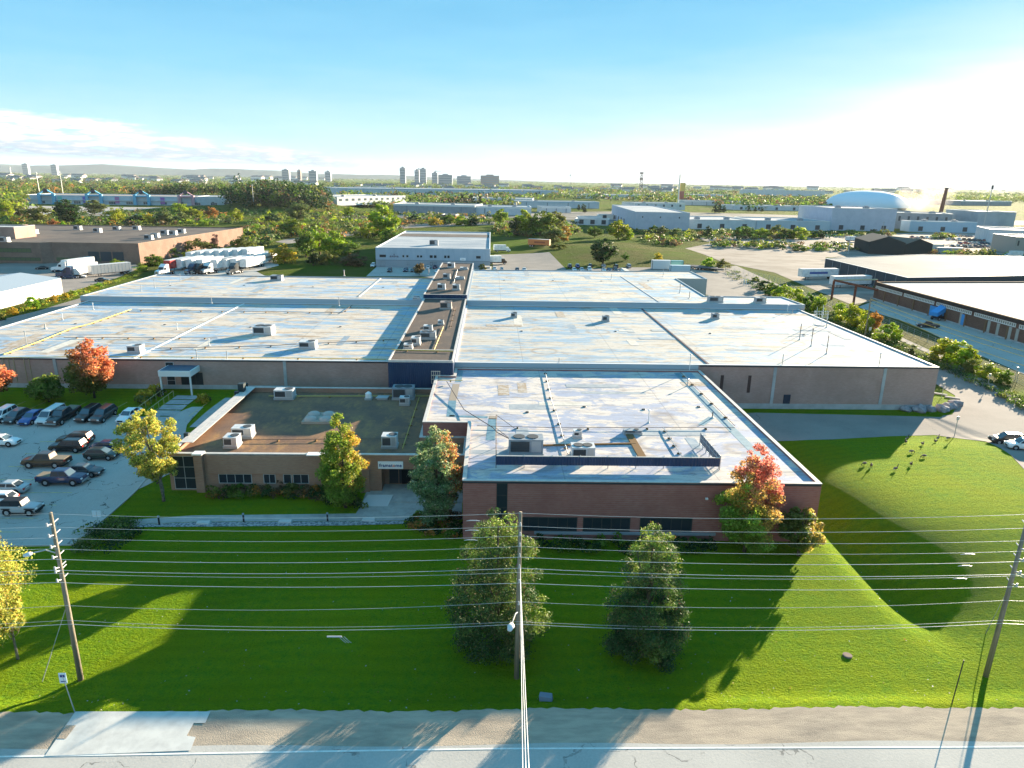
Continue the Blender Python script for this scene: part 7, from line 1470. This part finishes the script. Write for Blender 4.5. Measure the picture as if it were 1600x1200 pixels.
# ================================================================== BACKGROUND TREES
MT = [
 # bx, by, topy, w, shape, tone, label
 (597, 374, 316, 46, 'round', 'yellow green', 'tall bright tree standing left behind the blue grey building'), (500, 398, 352, 42, 'round', 'yellow green', 'yellow green tree left in the clump on the lawn'), (478, 402, 356, 30, 'round', 'green', 'green tree at the left of the clump on the lawn'), (523, 404, 358, 40, 'round', 'yellow green', 'bright tree in the middle of the clump on the lawn'), (545, 407, 372, 34, 'round', 'green', 'green tree at the right of the clump on the lawn'),
 (446, 411, 379, 36, 'bush', 'golden', 'golden yellow bushy tree at the end of the trailer row'), (490, 415, 385, 20, 'cone', 'dark green', 'narrow dark tree in front of the clump'), (557, 415, 393, 38, 'bush', 'brown', 'brown leafed shrub near the corner of the blue grey building'), (512, 413, 390, 26, 'bush', 'olive', 'small olive tree at the front of the clump'), (655, 430, 406, 18, 'oval', 'brown', 'small brown tree in the car park of the blue grey building'), (754, 421, 411, 12, 'bush', 'olive', 'small bush at the right front of the blue grey building'),
 (942, 413, 370, 42, 'round', 'dark green', 'dark round tree on the grass behind the right roof'), (966, 374, 342, 34, 'round', 'yellow green', 'yellow green willow at the top of the grass mound'), (978, 374, 355, 22, 'bush', 'lime', 'lower lime half of the willow on the grass mound'), (977, 407, 393, 12, 'oval', 'green', 'thin small tree on the grass mound slope'), (1029, 406, 394, 14, 'bush', 'golden', 'small golden shrub on the grass slope'), (929, 371, 352, 22, 'round', 'green', 'green tree at the left shoulder of the grass mound'),
 (864, 352 + 30, 351, 34, 'round', 'grey green', 'grey green tree right of the orange trailer'), (881, 378, 352, 20, 'round', 'rusty orange', 'rusty tree behind the grey green one'), (872, 389, 379, 26, 'bush', 'olive', 'olive bush below the grey green tree'), (850, 369, 327, 40, 'round', 'green', 'green tree in the wood behind the orange trailer'), (818, 368, 325, 30, 'round', 'yellow green', 'bright tree above the dark fence behind the yard'), (835, 368, 330, 24, 'round', 'green', 'green tree in the middle of the wood behind the yard'), (868, 366, 328, 34, 'round', 'olive', 'olive tree at the right of the wood behind the yard'), (804, 368, 338, 24, 'bush', 'dark green', 'dark tree at the left of the wood behind the yard'),
 (1109, 420, 400, 20, 'bush', 'lime', 'bright yellow green round tree by the flatbed trailers'), (1129, 419, 403, 17, 'bush', 'olive', 'olive round tree beside the bright one'), (1180, 440, 431, 12, 'bush', 'green', 'small bush on the bank right of the yard'), (1197, 453, 436, 26, 'bush', 'dark green', 'dark bush at the start of the hedge'), (1207, 461, 440, 26, 'bush', 'green', 'green bush near the start of the hedge'),
 (1222, 468, 443, 26, 'bush', 'yellow green', 'first bright bush in the hedge'), (1243, 474, 447, 22, 'bush', 'yellow green', 'second bright bush in the hedge'), (1262, 482, 455, 20, 'bush', 'green', 'third bush in the hedge'), (1280, 488, 459, 22, 'bush', 'yellow green', 'fourth bush in the hedge by the antenna'), (1308, 497, 469, 24, 'bush', 'yellow green', 'fifth bush in the hedge by the antenna'), (1326, 508, 471, 34, 'bush', 'yellow green', 'large bright bush left of the old wooden pole'), (1352, 520, 484, 24, 'bush', 'yellow green', 'bright bush behind the old wooden pole'), (1364, 520, 482, 18, 'oval', 'rusty orange', 'orange tinted bush right of the old wooden pole'), (1388, 532, 501, 34, 'bush', 'yellow green', 'round bright bush standing alone by the fence'), (1425, 560, 536, 18, 'cone', 'grey green', 'small blue spruce behind the right roof edge'),
 (1475, 564, 525, 40, 'bush', 'yellow green', 'large bright bush right of the fence'), (1495, 570, 530, 40, 'bush', 'lime', 'large lime bush right of the fence'), (1510, 570, 537, 26, 'bush', 'yellow green', 'yellow tinted bush at the end of the big clump'), (1520, 584, 558, 26, 'bush', 'olive', 'olive bush right of the big clump'), (1545, 590, 566, 34, 'bush', 'yellow green', 'low bright bush farther along the hedge'), (1568, 600, 576, 22, 'bush', 'green', 'last green bush of the hedge at the right'),
 (62, 348, 318, 34, 'round', 'olive', 'broad olive tree left of the dark tree before the mall'), (108, 352, 309, 42, 'round', 'dark green', 'large dark tree before the mall car park'), (148, 335, 311, 34, 'round', 'grey green', 'pale rounded tree before the mall'), (127, 358, 340, 20, 'bush', 'green', 'green bush below the large dark tree'), (85, 355, 341, 14, 'bush', 'rusty orange', 'rusty shrub behind the brown building'), (98, 358, 345, 12, 'bush', 'lime', 'lime shrub behind the brown building'), (180, 350, 322, 26, 'round', 'yellow green', 'yellow tree behind the brown building'), (193, 345, 322, 16, 'oval', 'green', 'green narrow tree behind the brown building'), (212, 351, 335, 24, 'bush', 'dark green', 'dark green bush behind the brown building'), (232, 350, 331, 20, 'bush', 'golden', 'golden bush behind the brown building'), (258, 350, 326, 26, 'round', 'grey green', 'grey tree behind the brown building'), (281, 336, 312, 22, 'oval', 'lime', 'lime tree in front of the mall end'), (300, 345, 321, 26, 'round', 'yellow green', 'yellow green tree in front of the white store'), (284, 349, 330, 24, 'bush', 'grey green', 'grey green bush behind the brown building roof'), (318, 352, 342, 16, 'bush', 'lime', 'small lime bush behind the roof corner'), (330, 340, 322, 20, 'bush', 'rusty orange', 'rusty bush right of the yellow green tree'), (368, 345, 324, 24, 'bush', 'yellow green', 'yellow green bush by the white store'),
 (315, 398, 371, 44, 'bush', 'olive', 'large olive bush against the sunlit brick wall'), (268, 403, 385, 22, 'bush', 'green', 'green bush at the left of the sunlit brick wall'), (295, 404, 390, 18, 'bush', 'yellow green', 'small bright bush at the sunlit brick wall'), (240, 415, 396, 30, 'bush', 'green', 'green bush behind the first white tractor'), (226, 424, 414, 18, 'bush', 'yellow green', 'yellow bush at the dock corner'), (382, 396, 364, 30, 'bush', 'olive', 'olive tree at the right end of the sunlit brick wall'), (338, 397, 362, 14, 'vase', 'purplish', 'bare purplish tree against the sunlit brick wall'), (360, 398, 384, 26, 'bush', 'golden', 'golden bush behind the trailer row'), (182, 416, 403, 18, 'bush', 'yellow green', 'yellow green shrub at the dock doors'), (247, 395, 388, 12, 'bush', 'purplish', 'purplish shrub at the corner of the brown building'),
 (52, 482, 460, 18, 'bush', 'lime', 'bright yellow green bush beside the white shed'), (64, 478, 464, 14, 'bush', 'green', 'green bush beside the bright one at the shed'), (85, 473, 460, 12, 'bush', 'golden', 'golden bush at the far end of the shed'), (102, 467, 456, 12, 'bush', 'golden', 'golden weeds past the shed corner'), (112, 463, 452, 12, 'bush', 'yellow green', 'yellow weeds past the shed corner'), (155, 450, 441, 14, 'bush', 'lime', 'lime bush in the weed strip'), (141, 454, 445, 12, 'bush', 'yellow green', 'yellow bush in the weed strip'), (20, 492, 478, 12, 'bush', 'golden', 'golden weeds near the left end of the shed'), (2, 500, 486, 12, 'bush', 'olive', 'olive weeds at the left picture edge'),
 (470, 345, 310, 34, 'round', 'grey green', 'grey green tree in front of the dark wood'), (455, 370, 338, 34, 'round', 'green', 'green tree left in the scrub field'), (425, 352, 332, 22, 'round', 'dark green', 'dark tree in the scrub field'), (575, 372, 350, 26, 'round', 'yellow green', 'yellow tree beside the tall bright one'), (612, 378, 355, 30, 'bush', 'green', 'green thicket behind the blue grey building'), (545, 340, 318, 16, 'oval', 'yellow green', 'yellow green small tree by the far yard'), (650, 348, 334, 22, 'bush', 'dark green', 'round dark bush behind the blue grey building'), (680, 352, 338, 18, 'bush', 'golden', 'golden bush behind the blue grey building'), (700, 350, 333, 24, 'bush', 'green', 'green bush behind the white roof'), (722, 352, 335, 22, 'bush', 'yellow green', 'yellow green bush behind the white roof'), (738, 352, 336, 16, 'bush', 'dark green', 'dark bush behind the right end of the white roof'), (783, 350, 325, 24, 'round', 'yellow green', 'bright tree left of the wood behind the yard'),
 (475, 315, 296, 20, 'round', 'yellow green', 'yellow green tree at the edge of the dark wood'), (500, 316, 300, 16, 'round', 'golden', 'golden tree at the right end of the dark wood'), (482, 318, 303, 16, 'bush', 'rusty orange', 'rusty tree at the edge of the dark wood'), (30, 342, 320, 24, 'round', 'olive', 'olive tree at the far left scrub'), (12, 345, 310, 24, 'round', 'yellow green', 'yellow green tree at the far left edge'), (1218, 372, 350, 36, 'bush', 'olive', 'large olive bush before the low white factory'), (1246, 374, 352, 30, 'bush', 'yellow green', 'yellow tinted bush before the low white factory'), (1278, 372, 358, 22, 'bush', 'dark green', 'dark bush before the tall white block'), (1166, 372, 348, 22, 'oval', 'green', 'green tree at the far edge of the gravel lot'), (1152, 374, 352, 14, 'cone', 'green', 'narrow green tree at the far edge of the gravel lot'), (1105, 372, 350, 14, 'cone', 'dark green', 'narrow dark tree in the far belt'), (1188, 372, 355, 26, 'bush', 'yellow green', 'yellow green bush in the far belt'), (1058, 372, 355, 24, 'bush', 'grey green', 'grey green bush at the far belt start'), (1035, 368, 352, 24, 'bush', 'olive', 'olive bush in the far belt before the factory'), (1020, 364, 351, 16, 'bush', 'green', 'green bush in the far belt before the factory'), (1250, 392, 381, 22, 'bush', 'green', 'green bush in the island of the gravel lot'), (1283, 392, 384, 18, 'bush', 'lime', 'bright bush in the island of the gravel lot'), (1456, 396, 389, 14, 'bush', 'lime', 'lime bush before the dark barn'), (1540, 403, 398, 16, 'bush', 'olive', 'olive bush right of the scrap yard')]
for t in MT: mid_tree(*t)
# firs (dark) by the far yard
for i, (a, b, t_, w_) in enumerate(((703, 322, 306, 9), (712, 322, 304, 9), (722, 323, 300, 11), (737, 323, 301, 12), (690, 322, 309, 8), (750, 323, 304, 10), (904, 329, 318, 6), (911, 329, 317, 6), (852, 322, 311, 5), (847, 322, 311, 5), (914, 333, 319, 8), (1117, 333, 318, 8), (1124, 333, 317, 9), (1131, 333, 319, 7), (1170, 331, 322, 6), (1180, 331, 322, 6), (1190, 331, 323, 6))):
    mid_tree(a, b, t_, w_, 'cone', 'dark green', '%s dark fir counted from the left among the far sheds' % ('first second third fourth fifth sixth seventh eighth ninth tenth eleventh twelfth thirteenth fourteenth fifteenth sixteenth seventeenth'.split()[i]), 'fir_tree', 'dark firs among the far sheds')
# scrub masses
def mass_px(name, label, polys, n, h, r, tones, seed, nper, ls=.4, cat='scrub', zf=gz):
    rng = np.random.default_rng(seed); S = []
    for (poly, share) in polys:
        xs = [p[0] for p in poly]; ys = [p[1] for p in poly]; k = 0
        # uniform in the picture plane of the terrain, so far ground gets its share
        while k < n * share:
            a, b = rng.uniform(min(xs), max(xs)), rng.uniform(min(ys), max(ys))
            if in_poly(a, b, poly):
                p = P(a, b); s = rng.uniform(.65, 1.35); S.append((p.x, p.y, p.z, h * s, r * s)); k += 1
    return foliage_mass(name, label, cat, S, tones, nper, ls, seed)
MIX = ['green', 'olive', 'olive', 'grey green', 'yellow green', 'brown', 'dark green', 'dark green', 'green', 'rusty orange', 'green', 'olive']
mass_px('scrub', 'mixed autumn scrub filling the ground behind the main roofs', [(((395, 345), (560, 335), (780, 338), (780, 352), (640, 353), (600, 378), (560, 372), (450, 372), (395, 395), (376, 370)), .42), (((0, 352), (75, 352), (110, 358), (375, 352), (372, 334), (330, 328), (120, 336), (0, 340)), .28), (((380, 305), (520, 312), (540, 335), (400, 345), (376, 330)), .15), (((775, 352), (900, 350), (905, 368), (860, 372), (775, 370)), .15)], 1500, 3.2, 3.0, MIX, 201, 34)
mass_px('scrub', 'bushy belt along the far edge of the gravel lots', [(((985, 362), (1300, 364), (1300, 373), (1180, 377), (1060, 376), (1000, 372)), .4), (((1102, 380), (1130, 382), (1350, 386), (1360, 393), (1290, 392), (1190, 390), (1110, 388)), .18), (((1010, 372), (1070, 376), (1060, 386), (1020, 384)), .1), (((1300, 362), (1400, 364), (1400, 370), (1300, 372)), .08), (((1375, 395), (1545, 397), (1600, 402), (1500, 402)), .06), (((1455, 369), (1490, 369), (1485, 374), (1460, 374)), .05)], 620, 2.4, 2.4, ['olive', 'olive', 'green', 'brown', 'yellow green', 'dark green', 'grey green'], 202, 36)
mass_px('hedge_undergrowth', 'dark undergrowth bank below the hedge beside the drive', [(((1118, 424), (1150, 424), (1215, 450), (1290, 485), (1390, 530), (1480, 566), (1600, 625), (1640, 650), (1640, 668), (1560, 620), (1470, 578), (1380, 540), (1280, 500), (1190, 458)), 1)], 420, .7, 1.0, ['dark green', 'green', 'olive'], 203, 40, .3, 'undergrowth')
mass_px('weed_strip', 'yellow weeds along the service road at the left', [(((-40, 506), (60, 482), (130, 462), (215, 432), (228, 414), (222, 412), (200, 430), (120, 456), (50, 476), (-40, 498)), 1)], 260, .7, .8, ['lime', 'olive', 'golden', 'yellow green', 'green'], 204, 30, .3, 'weeds')
rng = np.random.default_rng(205); S = []
while len(S) < 700:
    if len(S) % 3: y = rng.uniform(690, 845); x = rng.uniform((378 - 768) / 1098 * y, (518 - 768) / 1098 * y) + 5 * math.sin(y * .1)
    else: x, y = rng.uniform(-470, -262), rng.uniform(945, 1020)
    S.append((x, y, gz(x, y) - .5, 14 * rng.uniform(.75, 1.3) * (1 if y < 900 else .85), 6.5 * rng.uniform(.7, 1.3)))
foliage_mass('wood', 'dense dark autumn wood on the low hill at the left', 'wood', S, ['dark green', 'dark green', 'dark green', 'dark green', 'olive', 'brown', 'green', 'dark green'], 60, .2, 205)
mass_px('wood', 'colourful tree belt behind the shopping centre', [(((-60, 290), (320, 296), (320, 303), (200, 304), (-60, 304)), .8), (((-60, 304), (40, 306), (40, 330), (-60, 340)), .2)], 900, 9, 7, MIX, 206, 30, .33, 'wood')
mass_px('wood', 'pale green wood at the right horizon behind the foundry', [(((1395, 300), (1640, 305), (1640, 318), (1500, 318), (1410, 312)), 1)], 600, 10, 8, ['grey green', 'olive', 'yellow green', 'green'], 207, 30, .33, 'wood')
mass_px('suburb_trees', 'countless trees of the far suburb below the horizon', [(((-80, 272), (540, 282), (540, 292), (300, 291), (-80, 289)), .3), (((520, 286.5), (1000, 292), (1640, 300), (1640, 306), (1000, 302), (520, 297)), .4), (((760, 296), (1180, 302), (1180, 330), (1080, 318), (880, 312), (760, 312)), .15), (((520, 300), (800, 305), (800, 325), (540, 325)), .07), (((1160, 308), (1300, 310), (1300, 330), (1160, 328)), .06)], 5200, 8, 9, ['grey green', 'olive', 'dark green', 'green', 'brown', 'dark green', 'green'], 208, 18, .42, 'trees')
mass_px('suburb_trees', 'tree line on the horizon', [(((-80, 268.6), (800, 283.4), (1680, 299.5), (1680, 301), (800, 286), (-80, 271)), 1)], 2200, 9, 22, ['grey green', 'green', 'dark green', 'olive'], 209, 16, .5, 'trees')
# far houses
hm = MB().box(-9, 9, -6, 6, 0, 5); hme = hm.mesh('walls', mat('house_white', (.72, .72, .72), .7)); hr = MB().add([(-9.6, -6.6, 5), (9.6, -6.6, 5), (9.6, 6.6, 5), (-9.6, 6.6, 5), (-9.6, 0, 8), (9.6, 0, 8)], [(0, 1, 5, 4), (2, 3, 4, 5), (1, 2, 5), (3, 0, 4)]).mesh('roof', mat('house_roof', (.22, .19, .18), .8))
rng = random.Random(9)
for i in range(150):
    if i < 70: a, b = rng.uniform(0, 520), rng.uniform(276, 285); b += (a / 520) * 5
    else: a, b = rng.uniform(520, 1500), rng.uniform(289, 297); b += (a - 520) / 1000 * 9
    p = P(a, b); o = thing('house', '%s' % ('small pale house among the trees of the far left suburb' if i < 70 else 'small pale house among the trees of the far suburb right of the wood'), 'house', p + Vector((0, 0, 1)), rng.uniform(-.5, .5), 'small houses of the far suburb'); s = rng.uniform(.8, 1.7) * max(1, p.y / 1900); o.scale = (s, s, s * .8); obj('wall', hme, o); obj('roof', hr, o)
# hills at the left horizon
mb = MB(); xs_ = [-9500 + i * 350 for i in range(44)]; vs = []; 
for i, x_ in enumerate(xs_):
    k = max(0, min(1, (1200 - x_) / 6500)); h = 10 + 120 * k + 22 * math.sin(i * .9) * k + 10 * math.sin(i * 2.3) * k
    vs += [(x_, 11200, -20), (x_, 12200, h), (x_, 13600, h * .9), (x_, 15000, -20)]
fs = []
for i in range(len(xs_) - 1):
    for j in range(3): fs.append((i * 4 + j, (i + 1) * 4 + j, (i + 1) * 4 + j + 1, i * 4 + j + 1))
struct(mb.add(vs, fs).build('hills', mat('hill_green', (.10, .14, .12), .95, noise=((.07, .1, .09), .002, .4, .6))))
# smoke
m = bpy.data.materials.new('smoke_vapour'); m.use_nodes = True; n = m.node_tree.nodes; l = m.node_tree.links; n.clear()
vol = n.new('ShaderNodeVolumePrincipled'); vol.inputs['Color'].default_value = (.98, .92, .88, 1); vol.inputs['Anisotropy'].default_value = .3
tcn = n.new('ShaderNodeTexCoord'); nz_ = n.new('ShaderNodeTexNoise'); nz_.inputs['Scale'].default_value = .05; nz_.inputs['Detail'].default_value = 4; l.new(tcn.outputs['Object'], nz_.inputs['Vector'])
ln = n.new('ShaderNodeVectorMath'); ln.operation = 'LENGTH'; mpn = n.new('ShaderNodeMapping'); l.new(tcn.outputs['Object'], mpn.inputs[0]); mpn.inputs['Scale'].default_value = (1 / 30, 1 / 18, 1 / 20); l.new(mpn.outputs[0], ln.inputs[0])
mr_ = n.new('ShaderNodeMapRange'); mr_.inputs[1].default_value = 1.0; mr_.inputs[2].default_value = .1; mr_.inputs[3].default_value = 0; mr_.inputs[4].default_value = 1; l.new(ln.outputs['Value'], mr_.inputs[0])
mr2 = n.new('ShaderNodeMapRange'); mr2.inputs[1].default_value = .42; mr2.inputs[2].default_value = .66; l.new(nz_.outputs[0], mr2.inputs[0])
mu = n.new('ShaderNodeMath'); mu.operation = 'MULTIPLY'; l.new(mr_.outputs[0], mu.inputs[0]); l.new(mr2.outputs[0], mu.inputs[1]); mu2 = n.new('ShaderNodeMath'); mu2.operation = 'MULTIPLY'; mu2.inputs[1].default_value = .06; l.new(mu.outputs[0], mu2.inputs[0]); l.new(mu2.outputs[0], vol.inputs['Density'])
on_ = n.new('ShaderNodeOutputMaterial'); l.new(vol.outputs[0], on_.inputs['Volume'])
p = P(1438, 350); sm = MB().ball((0, 0, 0), 1, nu=16, nv=10).mesh('smoke', m); me_ = sm
for v_ in sm.vertices: v_.co = Vector((v_.co.x * 30, v_.co.y * 18, v_.co.z * 20))
so = obj('smoke', sm, None, (p.x, p.y, 27)); tag(so, 'white smoke drifting over the foundry roof left of the chimney', 'smoke', None, 'stuff')
if HAZE:
    hz = bpy.data.materials.new('haze_air'); hz.use_nodes = True; n = hz.node_tree.nodes; l = hz.node_tree.links; n.clear(); v = n.new('ShaderNodeVolumePrincipled'); v.inputs['Density'].default_value = HAZE; v.inputs['Color'].default_value = (.80, .90, 1, 1); v.inputs['Anisotropy'].default_value = .0
    o_ = n.new('ShaderNodeOutputMaterial'); l.new(v.outputs[0], o_.inputs['Volume'])
    hb = MB().box(-14500, 14500, -80, 16500, -30, 260).build('haze', hz); tag(hb, 'pale air haze over the far suburb', 'haze', None, 'stuff')
